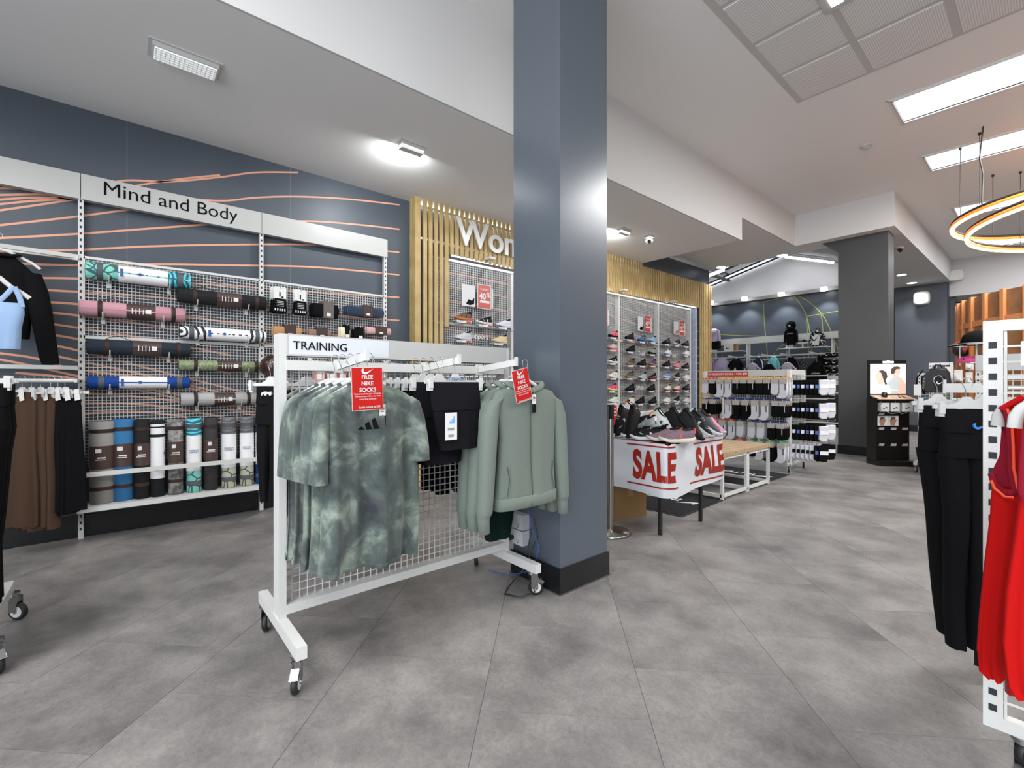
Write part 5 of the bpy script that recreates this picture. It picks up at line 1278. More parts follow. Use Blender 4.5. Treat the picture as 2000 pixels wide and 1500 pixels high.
# red sale poster behind the post
p = onx(1195, 800, -4.55); t = thing('sale_poster', 'red SALE poster in a white frame behind the queue post', 'poster', (-4.55, p.y, .7))
y0, z1, z0 = p.y-.7, onx(1195, 788, -4.55).z, onx(1195, 840, -4.55).z; y1 = onx(1207, 800, -4.55).y
part('frame', MB().box(-4.56, -4.552, y0, y1, z0-.0, z1), WHITE, t); part('card', MB().box(-4.552, -4.55, y0+.02, y1-.03, z0+.02, z1-.03), RED, t)
part('lettering', textmb('SALE', (-4.549, y1-.62, z1-.2), (0, 1, 0), (0, 0, 1), width=.56, height=.12, bold=.04), PAPER, t); part('post', MB().box(-4.58, -4.56, p.y-.36, p.y-.34, 0, z1), WHITE, t)
# benches
PLY = mat('bench_wood', '#a58c6c', .45, noise=(8, '#a68f72', .35, .7))
bx1 = -2.22; bx0 = -2.92
by0, by1 = 4.74, 5.96
bz = onx(1410, 893, bx1).z
bt = thing('low_bench', 'low display bench with pale wood top and white steel frame', 'bench', (-2.57, 5.35, 0))
z_t = HC-(885-751)/900*((-FW.x*-1)*0+1) if False else None
zt = (onx(1410, 893, bx1).z+onx(1496, 872, bx1).z)/2+.03
n = 17
for i in range(n):
    a = by0+(by1-by0)*i/n; b = by0+(by1-by0)*(i+1)/n
    part('plank', MB().box(bx0, bx1+.005, a+.003, b-.003, zt-.04-(.0 if i % 2 else .004), zt-(.0008 if i % 2 else 0)), PLY, bt)
fr = .03
def frame_(y0, y1):
    f = MB()
    for x in (bx0+.02, bx1-.02):
        for y in (y0, y1): f.box(x-.015, x+.015, y-.015, y+.015, 0.004, zt-.04)
        f.box(x-.015, x+.015, y0, y1, .025, .055).box(x-.015, x+.015, y0, y1, zt-.07, zt-.042)
    for y in (y0, y1): f.box(bx0+.02, bx1-.02, y-.015, y+.015, .025, .055)
    part('frame', f, WHITE, bt)
frame_(by0+.02, (by0+by1)/2-.018); frame_((by0+by1)/2+.018, by1-.02)
# ---- sock rack
SY, SXR = 6.98, -2.36
SXL = ony(1378, 740, SY).x
sk = thing('sock_rack', 'double-sided rolling sock rack with a red price sign on its white header', 'rack', (-3.1, 7.27, 0))
SD = .55; ST = 1.405
for x in (SXR, SXL):
    for y in (SY, SY+SD): part('post', MB().box(x-.022, x+.022, y-.022, y+.022, .1, ST), WHITE, sk)
    part('base_bar', MB().box(x-.015, x+.015, SY-.05, SY+SD+.05, .09, .12), WHITE, sk)
part('header_panel', MB().box(SXL, SXR, SY-.012, SY-.002, ST-.09, ST+.003).box(SXR-.002, SXR+.012, SY, SY+SD, ST-.07, ST+.003), HDR, sk)
part('mesh_panel', grid_x(SY, SXL+.02, SXR-.02, .16, ST-.09, .034, .0022), WHITE, sk)
part('mesh_panel', grid_y(SXR, SY+.02, SY+SD-.02, .16, ST-.07, .034, .0022), WHITE, sk)
part('cross_bar', MB().box(SXL, SXR, SY-.01, SY+.01, .14, .17), WHITE, sk)
for x, y in ((SXR, SY-.02), (SXR, SY+SD), (SXL, SY-.02), (SXL, SY+SD)): caster(sk, x, y, -1.2, False, .11)
a = ony(1383, 733, SY-.014); b = ony(1461, 733, SY-.014)
sg = part('price_sign', MB().box(a.x, b.x, SY-.018, SY-.013, ST-.085, ST-.015), mat('sign_crimson', '#a8322e', .4), sk)
part('lettering', textmb('INTERSPORT SOCKS 4 FOR $20', (a.x+.012, SY-.0185, ST-.066), (1, 0, 0), (0, 0, 1), width=(b.x-a.x)-.024, height=.034, bold=.03), PAPER, sk)
# sock meshes
def sock_prof(L_, w=.045):
    return [(-w, 0), (w, 0), (w*.95, -L_*.55), (w*1.0, -L_*.72), (w*.6, -L_*.93), (w*.0, -L_), (-w*1.1, -L_*.98), (-w*1.6, -L_*.92), (-w*1.7, -L_*.86), (-w*1.2, -L_*.78), (-w*.95, -L_*.68), (-w*.9, -L_*.5)]
def puffy(poly, th, d=.004):
    mb = MB(); n = len(poly); cx = sum(p[0] for p in poly)/n; cz = sum(p[1] for p in poly)/n
    R = []
    for y, k in ((-th/2, .9), (-th/4, 1), (th/4, 1), (th/2, .9)): R.append([(cx+(x-cx)*k, y, cz+(z-cz)*(k+.08*(1-k)*0)) for x, z in poly])
    return mb.rings(R, False, True)
crew = puffy([(x, z-.035) for x, z in sock_prof(.2)], .022).mesh('crew_sock', WHITE)
ankle = puffy([(-.045, -.03), (.045, -.03), (.047, -.15), (.03, -.2), (-.02, -.205), (-.05, -.18), (-.047, -.1)], .024).mesh('ankle_sock', WHITE)
cardm = MB().box(-.042, .042, -.016, .016, -.052, .012).mesh('sock_card', WHITE)
tabm = MB().prism([(-.028, .012), (.028, .012), (.02, .03), (-.02, .03)], (0, 0, 0), (1, 0, 0), (0, 0, 1), .004).mesh('card_tab', WHITE)
stripm = MB().box(.018, .026, -.0135, -.011, -.13, -.055).mesh('sock_stripe', WHITE)
SCARD = mat('sock_card_grey', '#a09c95', .5); SOW = mat('sock_white', '#bfbfc4', .9); SOK = mat('sock_black', '#0b0b0c', .95); SOG = mat('sock_grey', '#9b9da3', .95)
def sock_pack(label, loc, kind, m, tab, rz=0, stripe=None, grp='sock packs on the front of the sock rack', sc=1.):
    t = thing('sock_pack', label, 'socks', loc, rz, grp); t.scale = (sc,)*3
    slotmat(part('sock', crew if kind == 'crew' else ankle, None, t, local=True), m)
    slotmat(part('header_card', cardm, None, t, local=True), SCARD)
    slotmat(part('hang_tab', tabm, None, t, local=True), tab)
    if stripe: slotmat(part('stripe', stripm, None, t, local=True), stripe)
    return t
def shook(x, z, L_=.24):
    part('hook', MB().tube([(x, SY, z), (x, SY-L_, z), (x, SY-L_-.012, z+.016)], .004, 6), WHITE, sk)
OR = mat('tab_orange', '#dd9a3a', .5); RD = mat('tab_red', '#c9503c', .5); NV = mat('tab_navy', '#34427c', .5); GN = mat('tab_green', '#3f9a5a', .5)
ROWS = [ # v of card top at the front, packs: (u, colour, kind, tab)
 [(1376, 'w', 'ankle', RD), (1390, 'k', 'ankle', RD), (1405, 'w', 'crew', OR), (1421, 'w', 'crew', OR), (1436, 'k', 'ankle', OR), (1451, 'k', 'ankle', OR), (1466, 'k', 'ankle', OR), (1482, 'k', 'ankle', OR), (1497, 'k', 'ankle', OR), (1512, 'w', 'ankle', OR), (1529, 'w', 'crew', OR)],
 [(1376, 'k', 'ankle', NV), (1391, 'k', 'ankle', NV), (1421, 'w', 'crew', NV), (1436, 'k', 'crew', NV), (1454, 'k', 'crew', NV), (1473, 'w', 'crew', NV), (1492, 'w', 'crew', NV), (1513, 'k', 'ankle', NV), (1528, 'k', 'ankle', NV)],
 [(1376, 'k', 'ankle', RD), (1393, 'w', 'crew', RD), (1409, 'w', 'crew', RD), (1427, 'w', 'crew', RD), (1444, 'w', 'ankle', NV), (1466, 'w', 'ankle', NV), (1484, 'w', 'ankle', NV), (1505, 'k', 'ankle', NV), (1523, 'k', 'ankle', NV)],
 [(1395, 'k', 'crew', RD), (1420, 'k', 'ankle', RD), (1443, 'k', 'ankle', RD), (1464, 'k', 'ankle', GN), (1482, 'w', 'crew', GN), (1503, 'k', 'crew', GN), (1525, 'w', 'crew', GN)]]
CN = {'w': 'white', 'k': 'black'}
ZR = [1.27, .965, .66, .40]
RN = ['top', 'second', 'third', 'bottom']
for ri, row in enumerate(ROWS):
    z = ZR[ri]
    for ci, (u, c, kd, tb_) in enumerate(row):
        x = ony(u, 751, SY-.24).x
        shook(x, z+.02)
        for j in range(4):
            m = (SOW, SOG)[j % 2] if c == 'w' and kd == 'crew' else SOW if c == 'w' else SOK
            sock_pack('%s %s socks, %s on hook %s of the %s row' % (CN[c] if j == 0 or c == 'k' else 'pale', 'crew' if kd == 'crew' else 'short', ['front', 'second', 'third', 'rearmost'][j], ORD[ci].replace('frontmost', 'first') + ' from left', RN[ri]),
                      (x+.004*j, SY-.22+.05*j, z), kd, m, tb_, 0, SOK if (c == 'w' and kd == 'crew') else (SOW if (c == 'k' and ci % 2 == 0) else None), sc=1.12 if kd == 'crew' else 1.05)
# end hooks
def ehook(y, z): part('hook', MB().tube([(SXR, y, z), (SXR+.42, y, z), (SXR+.43, y, z+.02)], .004, 6), WHITE, sk)
EZ = [1.30, .985, .685, .42]
cardb = MB().box(-.04, .04, -.017, .017, -.125, -.085).mesh('sock_band', WHITE)
BB = mat('sock_band_blue', '#4963a8', .5); WB = mat('sock_band_white', '#d9d9dc', .5)
for ri, z in enumerate(EZ):
    for hy in range(2):
        y = SY+.1+.3*hy; ehook(y, z+.02)
        for j in range(7):
            white = (ri < 3 and j >= 6) or (ri == 3 and j < 5)
            t = thing('sock_pack', '%s end socks, %s from the tip of the %s %s end hook' % ('white' if white else 'black', ORD[6-j].replace('frontmost', 'first'), RN[ri], ('near', 'far')[hy]), 'socks', (SXR+.05+.055*j, y, z), PI/2-.95, 'sock bundles on the end hooks'); t.scale = (1.2,)*3
            slotmat(part('sock', ankle, None, t, local=True), SOW if white else SOK); slotmat(part('paper_band', cardb, None, t, local=True), (SOK if ri == 3 and white else BB if j % 2 else WB))
# ================================================================ apparel wall at the far end
YA = 15.35
fr_ = thing('apparel_rack', 'white wall rack with blank header along the far mural wall', 'rack', (-5.6, YF, 0))
def xz(u, v, Y=YA): p = ony(u, v, Y); return p.x, p.z
hx0 = xz(1385, 668)[0]; hx1 = xz(1650, 653)[0]; hz = (xz(1500, 656)[1]+xz(1500, 667)[1])/2
part('header_panel', MB().box(hx0, hx1, YA+.2, YA+.22, hz-.10, hz+.10), HDR, fr_)
for u in (1387, 1453, 1531, 1620):
    x = xz(u, 700)[0]; part('upright', MB().box(x-.02, x+.02, YA+.22, YF, 0, hz-.08), WHITE, fr_)
zr = xz(1500, 695)[1]
part('rail', MB().box(hx0, hx1, YA+.02, YA+.05, zr-.02, zr+.02), WHITE, fr_)
part('rail', MB().box(hx0, hx1, YA+.15, YA+.18, zr-.11, zr-.08), WHITE, fr_)
def fshelf(u0, u1, v, nm='shelf'):
    x0, z = xz(u0, v); x1, _ = xz(u1, v); part(nm, MB().box(x0, x1, YA-.12, YA+.24, z-.03, z), WHITE, fr_); return z
zs1 = fshelf(1386, 1452, 688); zs2 = fshelf(1522, 1618, 681)
def flat_shirt(name, label, cat, u, v0, v1, wpx, Y, m, sleeves='long', logo=None, stripe=None, hang=True, group=None, hood=False):
    """a shirt or hoodie facing the shop (towards -Y)"""
    p = ony(u, v0, Y); q = ony(u, v1, Y); L_ = p.z-q.z; w = (ony(u+wpx/2, v0, Y)-ony(u-wpx/2, v0, Y)).length/2
    t = thing(name, label, cat, (p.x, Y, q.z), 0, group)
    dx, dy = (1, 0, 0), (0, -1, 0)
    rws = [(L_, w*.3, .03), (L_*.95, w*.62, .05), (L_*.86, w*.74, .07), (L_*.5, w*.72, .08), (L_*.2, w*.7, .08), (0, w*.7, .08)]
    part('body', MB().rings([superring(0, 0, z, a, b, 24, .75, .008*(1-z/L_), 4, 0, None, dx, dy) for z, a, b in densify(rws, 2)], False, False), m, t, local=True)
    for s_ in (-1, 1):
        n_ = .28 if sleeves == 'short' else .85
        sl = [(s_*w*.6, L_*.9, w*.16), (s_*w*.8, L_*.8, w*.2), (s_*w*.92, L_*(1-n_*.6), w*.18), (s_*w*.95, L_*(1-n_), w*.15)]
        part('sleeve', MB().rings([superring(x, -.01, z, a, .05, 14, .85, 0, 7, 0, None, dx, dy) for x, z, a in sl], False, False), m, t, local=True)
    part('collar', MB().tube([(w*.3*math.cos(a), -.03*math.sin(a), L_-.02*max(0, math.sin(a))) for a in [2*PI*i/16 for i in range(16)]], .018 if not hood else .04, 6, True), m, t, local=True)
    if logo == 'text': part('print', textmb('JORDAN', (-w*.45, -.095, L_*.62), (1, 0, 0), (0, 0, 1), width=w*.9, bold=.05, th=.003), PAPER, t, local=True)
    if logo == 'mark': part('print', MB().prism([(-.05, 0), (0, .12), (.05, 0), (.02, 0), (0, .06), (-.02, 0)], (0, -.09, L_*.6), (1, 0, 0), (0, 0, 1), .01), PAPER, t, local=True)
    if logo == 'box': part('print', MB().box(-.09, .09, -.098, -.09, L_*.5, L_*.72), mat('print_grey', '#a79fae', .6), t, local=True)
    if stripe: part('stripe', MB().tube([(w*.45, -.06, L_*.93), (w*.78, -.06, L_*.82), (w*.93, -.06, L_*.5)], .02, 5), PAPER, t, local=True)
    if hang:
        h = thing('clothes_hanger', ('hanger in the '+label)[:88], 'hanger', (p.x, Y, p.z-.02), 0, 'hangers on the far apparel wall')
        part('body', MB().tube([(-w*.6, 0, -.06), (0, 0, .03), (w*.6, 0, -.06)], .02, 6), WHITE2, h, local=True); part('hook', MB().tube([(0, 0, .03), (0, 0, .14)], .006, 5), CHROME, h, local=True)
    return t
LIL = mat('lilac_cotton', '#9d86aa', .9); LIL2 = mat('pale_lilac_cotton', '#bcb0c9', .9); TEALF = mat('teal_cotton', '#6fb4bb', .9); GRY = mat('heather_grey', '#a29ba5', .9); NVY = mat('navy_jersey', '#25283a', .85); PURP = mat('violet_cotton', '#a77fb5', .9)
gA = 'clothes on the far apparel wall'
flat_shirt('shirt', 'violet long-sleeved shirt at the slat end of the far wall', 'shirt', 1386, 700, 760, 22, YA, PURP, group=gA)
flat_shirt('shirt', 'pale lilac printed sweatshirt on the far wall', 'shirt', 1411, 699, 765, 28, YA, LIL2, 'long', 'box', group=gA)
flat_shirt('t_shirt', 'black ruffle-sleeved T-shirt with white mark on the far wall', 't-shirt', 1438, 701, 760, 30, YA-.1, SOK, 'short', 'mark', group=gA)
flat_shirt('shirt', 'navy top with white shoulder stripe on the far wall', 'shirt', 1482, 698, 760, 22, YA, NVY, 'long', None, True, group=gA)
flat_shirt('t_shirt', 'small heather grey T-shirt left of the black one above the sock rack', 't-shirt', 1470, 710, 765, 28, YA-.5, GRY, 'short', 'box', group=gA)
flat_shirt('shirt', 'teal long-sleeved shirt on the far wall', 'shirt', 1511, 697, 760, 24, YA, TEALF, group=gA)
flat_shirt('t_shirt', 'black T-shirt in front of the teal shirt', 't-shirt', 1502, 711, 765, 24, YA-.5, SOK, 'short', 'mark', group=gA)
flat_shirt('t_shirt', 'wide heather grey T-shirt right above the sock rack header', 't-shirt', 1538, 709, 765, 32, YA-.5, GRY, 'short', group=gA)
flat_shirt('shirt', 'black long-sleeved top behind the wide grey T-shirt', 'shirt', 1545, 698, 760, 26, YA, SOK, group=gA)
flat_shirt('jersey', 'dark striped basketball jersey on the far wall', 'jersey', 1570, 700, 745, 18, YA, mat('jersey_dark', '#2f2f31', .8, noise=(30, '#6d6d6f', .55, .6)), 'short', None, group=gA)
flat_shirt('hoodie', 'black hooded sweatshirt with white lettering, above the sock rack end', 'hoodie', 1595, 708, 770, 36, YA-.5, SOK, 'long', 'text', hood=True, group=gA)
flat_shirt('hoodie', 'black hoodie behind the lettered one on the far wall', 'hoodie', 1603, 696, 760, 26, YA, SOK, 'long', hood=True, group=gA)
for u in (1438, 1470, 1502, 1538, 1595):
    p = ony(u, 705, YA); part('display_arm', MB().bar((p.x, YA+.02, zr), (p.x, YA-.58, zr+.02), .02, .04), WHITE, fr_)
# display forms on the shelves
t = flat_shirt('display_torso', 'lilac and blue top with black shorts on a shelf form', 'mannequin', 1395, 643, 668, 22, YA, LIL2, 'long', 'box', hang=False)
p = ony(1394, 668, YA); q = ony(1394, 683, YA)
part('shorts', MB().box(-.19, .19, -.08, .08, -(p.z-q.z), .02), SOK, t, local=True)
make_shoe('white shoe on the left shelf under the black shorts', (p.x, YA-.03, zs1), WH, WH, None, None, (0, 0, 0), 1.0)
bxp = ony(1428, 688, YA); t = thing('shoe_box', 'white shoe box with a black tick on the far left shelf', 'box', (bxp.x, YA, zs1))
part('carton', MB().box(bxp.x-.2, bxp.x+.12, YA-.1, YA+.1, zs1, zs1+.22), PAPER, t); part('side_panel', MB().box(bxp.x+.12, bxp.x+.2, YA-.1, YA+.1, zs1, zs1+.22), KRAFT, t); part('emblem', swoosh((bxp.x-.13, YA-.101, zs1+.06), (1, 0, 0), (0, 0, 1), .16), INK, t)
t = flat_shirt('display_torso', 'black hoodie with white chest lettering on a stand, tall on the far shelf', 'mannequin', 1545, 641, 674, 25, YA, SOK, 'long', 'text', hang=False, hood=True)
p = ony(1545, 637, YA)
part('head_form', MB().lathe([(.02, 0), (.09, .01), (.13, .1), (.12, .2), (.07, .25), (.01, .26)], (0, 0, ony(1545, 644, YA).z-t.location.z), 16), SOK, t, local=True)
part('cap_peak', MB().prism([(-.1, 0), (.1, 0), (.08, -.12), (-.08, -.12)], (0, -.12, ony(1545, 641, YA).z-t.location.z), (1, 0, 0), (0, 1, .3), .015), SOK, t, local=True)
part('emblem', MB().box(-.03, .03, -.14, -.13, ony(1545, 638, YA).z-t.location.z, ony(1545, 636, YA).z-t.location.z), PAPER, t, local=True)
part('stand', MB().box(-.05, .05, -.03, .03, zs2-t.location.z, .02).box(-.14, .14, -.08, .08, zs2-t.location.z, zs2-t.location.z+.02), WHITE, t, local=True)
p = ony(1568, 681, YA); t = thing('slide_sandal', 'white and black slide sandal on a small stand on the far shelf', 'sandal', (p.x, YA, zs2))
part('stand', MB().box(-.02, .02, -.02, .02, 0, .1).box(-.08, .08, -.04, .04, .1, .115), WHITE, t, local=True)
part('footbed', puffy([(-.14, .12), (-.12, .15), (.02, .15), (.14, .14), (.15, .12)], .1), PAPER, t, local=True); part('strap', MB().tube([(.02, -.05, .15), (.04, -.03, .22), (.04, .03, .22), (.02, .05, .15)], .02, 6), SOK, t, local=True)
p = ony(1597, 681, YA); t = thing('backpack', 'black and white printed backpack on the right far shelf', 'bag', (p.x, YA, zs2))
part('body', puffy([(-.17, 0), (.17, 0), (.19, .1), (.18, .32), (.12, .43), (0, .47), (-.12, .43), (-.18, .32), (-.19, .1)], .24), mat('pack_print', '#1c1c1e', .8, noise=(24, '#d8d8d8', .55, .6)), t, local=True)
part('front_pocket', MB().prism([(-.1, .05), (.06, .03), (.1, .3), (.0, .36), (-.08, .28)], (0, -.13, 0), (1, 0, 0), (0, 0, 1), .03), PAPER, t, local=True)
part('emblem', swoosh((-.07, -.147, .13), (1, 0, .6), (-.5, 0, 1), .16), SOK, t, local=True)
part('handle', MB().tube([(-.05, .02, .45), (-.04, .02, .53), (.04, .02, .53), (.05, .02, .45)], .012, 6), SOK, t, local=True)
# cap shelves
for i, (v, lab) in enumerate(((699, 'top'), (714, 'second'), (729, 'third'))):
    z = fshelf(1611, 1640, v, 'cap_shelf')
    for j, u in enumerate((1618, 1632)):
        x = xz(u, v)[0]; t = thing('cap', 'black cap, %s one on the %s cap shelf by the far pillar' % (('left', 'right')[j], lab), 'cap', (x, YA-.0, z), 0, 'caps by the far pillar')
        part('crown', MB().lathe([(.11, .0), (.115, .05), (.09, .11), (.04, .14), (.001, .145)], (0, 0, 0), 18, caps=False), SOK, t, local=True)
        part('peak', MB().prism([(-.09, 0), (.09, 0), (.07, -.09), (0, -.11), (-.07, -.09)], (0, -.09, .012), (1, 0, 0), (0, 1, .15), .01), SOK, t, local=True)
        part('emblem', swoosh((-.05, -.122, .05), (1, 0, 0), (0, 0, 1), .1), PAPER, t, local=True)
x0, z0 = xz(1618, 752); x1, z1 = xz(1640, 734); t = thing('wall_poster', 'white poster with black mark beside the far pillar', 'poster', (x0, YA-.1, z0)); part('card', MB().box(x0, x1, YA-.12, YA-.1, z0, z1), PAPER, t); part('print', swoosh((x0+.05, YA-.121, z0+.05), (1, 0, 0), (0, 0, 1), .25), INK, t)
x0, z0 = xz(1628, 838); x1, z1 = xz(1640, 753); t = thing('display_unit', 'black shelving unit behind the sock rack end', 'cabinet', (x0, YA, 0))
part('body', MB().box(x0-.7, x1+.3, YA-.1, YA+.13, .12, z1-.3), mat('unit_black', '#1d1d1f', .6), t); part('shelf', MB().box(x0-.7, x1+.3, YA-.2, YA-.1, .1, .14).box(x1-.5, x1, YA-.2, YA, .95, .99), WHITE, t); part('base', MB().box(x0+.1, x1, YA-.05, YA+.12, 0, .12), BLACKP, t)
# ================================================================ earphone display stand
kx, ky = -1.60, 8.80
KB = mat('kiosk_black', '#100f0f', .4)
t = thing('display_stand', 'black earphone display stand with a lit picture of two people', 'display', (kx, ky, 0), PI/4)
part('back_panel', MB().box(-.26, .26, .05, .11, .0, 1.57), KB, t, local=True); part('plinth', MB().box(-.27, .27, -.17, .11, 0, .07), KB, t, local=True)
part('front_panel', MB().box(-.25, .25, -.02, .05, .07, .96), mat('kiosk_front', '#151413', .3), t, local=True)
part('side_panel', MB().box(-.27, -.25, -.10, .11, .05, 1.0), KB, t, local=True)
part('lit_header', MB().prism([(-.075, .0), (.075, 0), (.075, .028), (.02, .028), (.015, .036), (-.015, .036), (-.02, .028), (-.075, .028)], (0, .048, 1.525), (1, 0, 0), (0, 0, 1), .01), mat('logo_lit', '#ffffff', .5, emit=('#ffffff', 2.5)), t, local=True)
part('light_box', MB().box(-.255, .24, .035, .05, 1.06, 1.51), mat('lightbox', '#eef3f6', .4, emit=('#dfe9ef', .5)), t, local=True)
def prof(parts, y):
    for nm, poly, m in parts: part(nm, MB().prism(poly, (0, y, 1.06), (1, 0, 0), (0, 0, 1), .002), m, t, local=True); y -= .0012
SKIN = mat('print_skin', '#d9b3a2', .5, emit=('#d9b3a2', .35)); HAIR = mat('print_hair', '#45403e', .5, emit=('#45403e', .2)); SHIRT = mat('print_shirt', '#aeb8b8', .5, emit=('#aeb8b8', .35)); SHIRT2 = mat('print_white', '#dfe3e4', .5, emit=('#dfe3e4', .5))
prof([('picture_figure', [(.0, .0), (.21, 0), (.235, .1), (.21, .2), (.13, .27), (.05, .24), (-.03, .16), (-.04, .08)], SHIRT),
      ('picture_figure', [(.13, .0), (.235, .0), (.235, .15), (.19, .235), (.15, .24), (.14, .12)], SKIN),
      ('picture_figure', [(.05, .22), (.06, .3), (.06, .36), (.11, .41), (.155, .385), (.165, .33), (.15, .3), (.145, .28), (.12, .275), (.11, .24)], SKIN),
      ('picture_figure', [(.03, .3), (.03, .37), (.06, .405), (.12, .415), (.165, .395), (.155, .375), (.1, .37), (.085, .33), (.07, .3)], HAIR)], .0335)
prof([('picture_figure', [(-.2, .0), (.02, 0), (.02, .07), (-.02, .14), (-.1, .18), (-.15, .15)], SHIRT2),
      ('picture_figure', [(-.16, .14), (-.165, .2), (-.195, .22), (-.185, .26), (-.195, .3), (-.15, .345), (-.1, .33), (-.07, .27), (-.08, .2), (-.09, .15)], SKIN),
      ('picture_figure', [(-.15, .345), (-.1, .36), (-.04, .33), (-.025, .26), (-.05, .2), (-.03, .14), (-.06, .14), (-.085, .22), (-.1, .28), (-.12, .32)], HAIR)], .027)
tm = textmb('LET THE MUSIC MOVE', (-.22, .018, 1.10), (1, 0, 0), (0, 0, 1), width=.34, th=.0006); part('lettering', tm, SHIRT2, t, local=True)
CP = mat('counter_wood', '#cfae92', .4)
for a, b in ((-.255, -.01), (.0, .255)): part('shelf_board', MB().prism([(-.16, 0), (.04, .07), (.04, .08), (-.16, .012)], (0, 0, .965), (0, 1, 0), (0, 0, 1), .001) if False else MB().obox(((a+b)/2, -.05, 1.005), ((b-a)/2, 0, 0), (0, .105, .03), (0, -.002, .008)), CP, t, local=True)
part('shelf_edge', MB().box(-.26, .27, -.165, -.15, .955, .982), KB, t, local=True)
part('earbud_case', MB().lathe([(.001, 0), (.035, 0), (.04, .03), (.035, .07), (.001, .08)], (-.12, -.05, 1.01), 14), BLACKP, t, local=True)
part('headset', MB().tube([(.07, -.1, 1.0), (.09, -.03, 1.03), (.13, -.03, 1.03), (.15, -.1, 1.0)], .006, 6), BLACKP, t, local=True)
for i, (x, w) in enumerate(((-.17, .055), (-.03, .06), (.14, .075))):
    part('carton', MB().box(x-w, x+w, -.14, -.05, .80, .93), PAPER, t, local=True); part('carton_print', MB().tube([(x-.03, -.142, .86), (x-.02, -.142, .845), (x+.02, -.142, .87), (x+.03, -.142, .85)], .005, 5), INK, t, local=True)
for x in (-.15, .0):
    part('picture_box', MB().box(x-.075, x+.07, -.06, -.02, .585, .73), PAPER, t, local=True); part('picture_print', MB().prism([(-.04, 0), (.02, 0), (.03, .05), (.045, .08), (.02, .12), (-.03, .12), (-.05, .07)], (x, -.0605, .59), (1, 0, 0), (0, 0, 1), .002), mat('print_face', '#a07a66', .5), t, local=True)
    part('picture_print', MB().prism([(-.045, .075), (-.02, .085), (.02, .1), (.03, .125), (-.03, .13)], (x, -.0615, .59), (1, 0, 0), (0, 0, 1), .002), HAIR, t, local=True)
for z, xs in ((.76, (-.15,)), (.54, (-.15, .02, .18)), (.30, (-.15, .02, .18))):
    for x in xs: part('price_ticket', MB().obox((x, -.035, z), (.035, 0, 0), (0, .006, .0), (0, -.008, .018)), PAPER, t, local=True)
for i in range(3): part('security_wire', MB().tube([(-.2+.2*i, -.1, .97), (-.24+.22*i, -.14, .85), (-.1+.14*i, -.16, .77), (.02+.1*i, -.15, .79)], .0025, 5), WHITE2, t, local=True)
# ================================================================ things on ceilings and walls
def wedge(p, w, t, lit):
    part('flange', MB().box(p.x-.07, p.x+.07, p.y-w/2-.015, p.y+w/2+.015, ZL-.008, ZL), WHITE, t)
    part('housing', MB().prism([(-.035, -.008), (.05, -.008), (.03, -.06), (-.04, -.06)], (p.x, p.y, ZL), (1, 0, 0), (0, 0, 1), w), WHITE, t)
    part('diffuser', MB().box(p.x-.047, p.x-.041, p.y-w/2+.01, p.y+w/2-.01, ZL-.062, ZL-.015), mat('washer_lit', '#ffffff', .4, emit=('#f4fbff', 6)), t)
    l = bpy.data.lights.new('washer_glow', 'AREA'); l.shape = 'RECTANGLE'; l.size = .05; l.size_y = w; l.energy = 7; l.color = (.93, .98, 1)
    o = bpy.data.objects.new('washer_glow', l); o.location = (p.x-.06, p.y, ZL-.045); o.rotation_euler = (0, PI/2-.05, PI); o.rotation_euler = (0, math.radians(82), 0); COL.objects.link(o)
def fitting(u, v, lab, w=.34, d=.16, lit=2.5):
    p = onz(u, v, ZL); t = thing('surface_light', lab, 'light', (p.x, p.y, ZL-.09))
    if lit > 1: wedge(p, w, t, lit); return
    part('flange', MB().box(p.x-d/2-.02, p.x+d/2+.02, p.y-w/2-.02, p.y+w/2+.02, ZL-.008, ZL), WHITE, t)
    part('housing', MB().box(p.x-d/2, p.x+d/2, p.y-w/2, p.y+w/2, ZL-.035, ZL-.008), WHITE, t)
    dm = MB().box(p.x-d/2+.012, p.x+d/2-.012, p.y-w/2+.012, p.y+w/2-.012, ZL-.041, ZL-.035)
    part('diffuser', dm, mat('diffuser_lit_%d' % int(lit*10), '#f2f2ee', .4, emit=('#f4fbff', lit)), t)
    g = MB()
    for i in range(14): y = p.y-w/2+.02+(w-.04)*i/13; g.box(p.x-d/2+.012, p.x+d/2-.012, y-.001, y+.001, ZL-.044, ZL-.041)
    for i in range(6): x = p.x-d/2+.02+(d-.04)*i/5; g.box(x-.001, x+.001, p.y-w/2+.012, p.y+w/2-.012, ZL-.044, ZL-.041)
    part('prism_grid', g, WHITE, t)
    l = bpy.data.lights.new('fitting_glow', 'AREA'); l.shape = 'RECTANGLE'; l.size = d; l.size_y = w; l.energy = 3.5*lit; l.color = (.95, .98, 1)
    o = bpy.data.objects.new('fitting_glow', l); o.location = (p.x, p.y, ZL-.085); COL.objects.link(o)
fitting(363, 115, 'unlit prismatic light box nearest on the left ceiling', .36, .17, .3)
fitting(803, 284, 'lit light box on the left ceiling above the slats', .22, .16, 2.6)
fitting(1218, 449, 'lit light box on the low ceiling right of the near pillar', .2, .16, 2.6)
p = onz(1268, 461, ZL); t = thing('dome_camera', 'white dome camera on the low ceiling beside the light box', 'camera', (p.x, p.y, ZL-.1))
part('base', MB().cyl((p.x, p.y, ZL-.04), (p.x, p.y, ZL), .06, 18), WHITE2, t); part('ball', MB().lathe([(.001, -.055), (.035, -.045), (.055, 0), (.035, .045), (.001, .055)], (p.x, p.y, ZL-.07), 16), WHITE2, t); part('lens', MB().cyl((p.x+.03, p.y-.04, ZL-.09), (p.x+.035, p.y-.055, ZL-.097), .026, 14), BLACKP, t)
p = onz(1756, 482, ZM); t = thing('dome_camera', 'white dome camera under the beam right of the far pillar', 'camera', (p.x, p.y, ZM-.1))
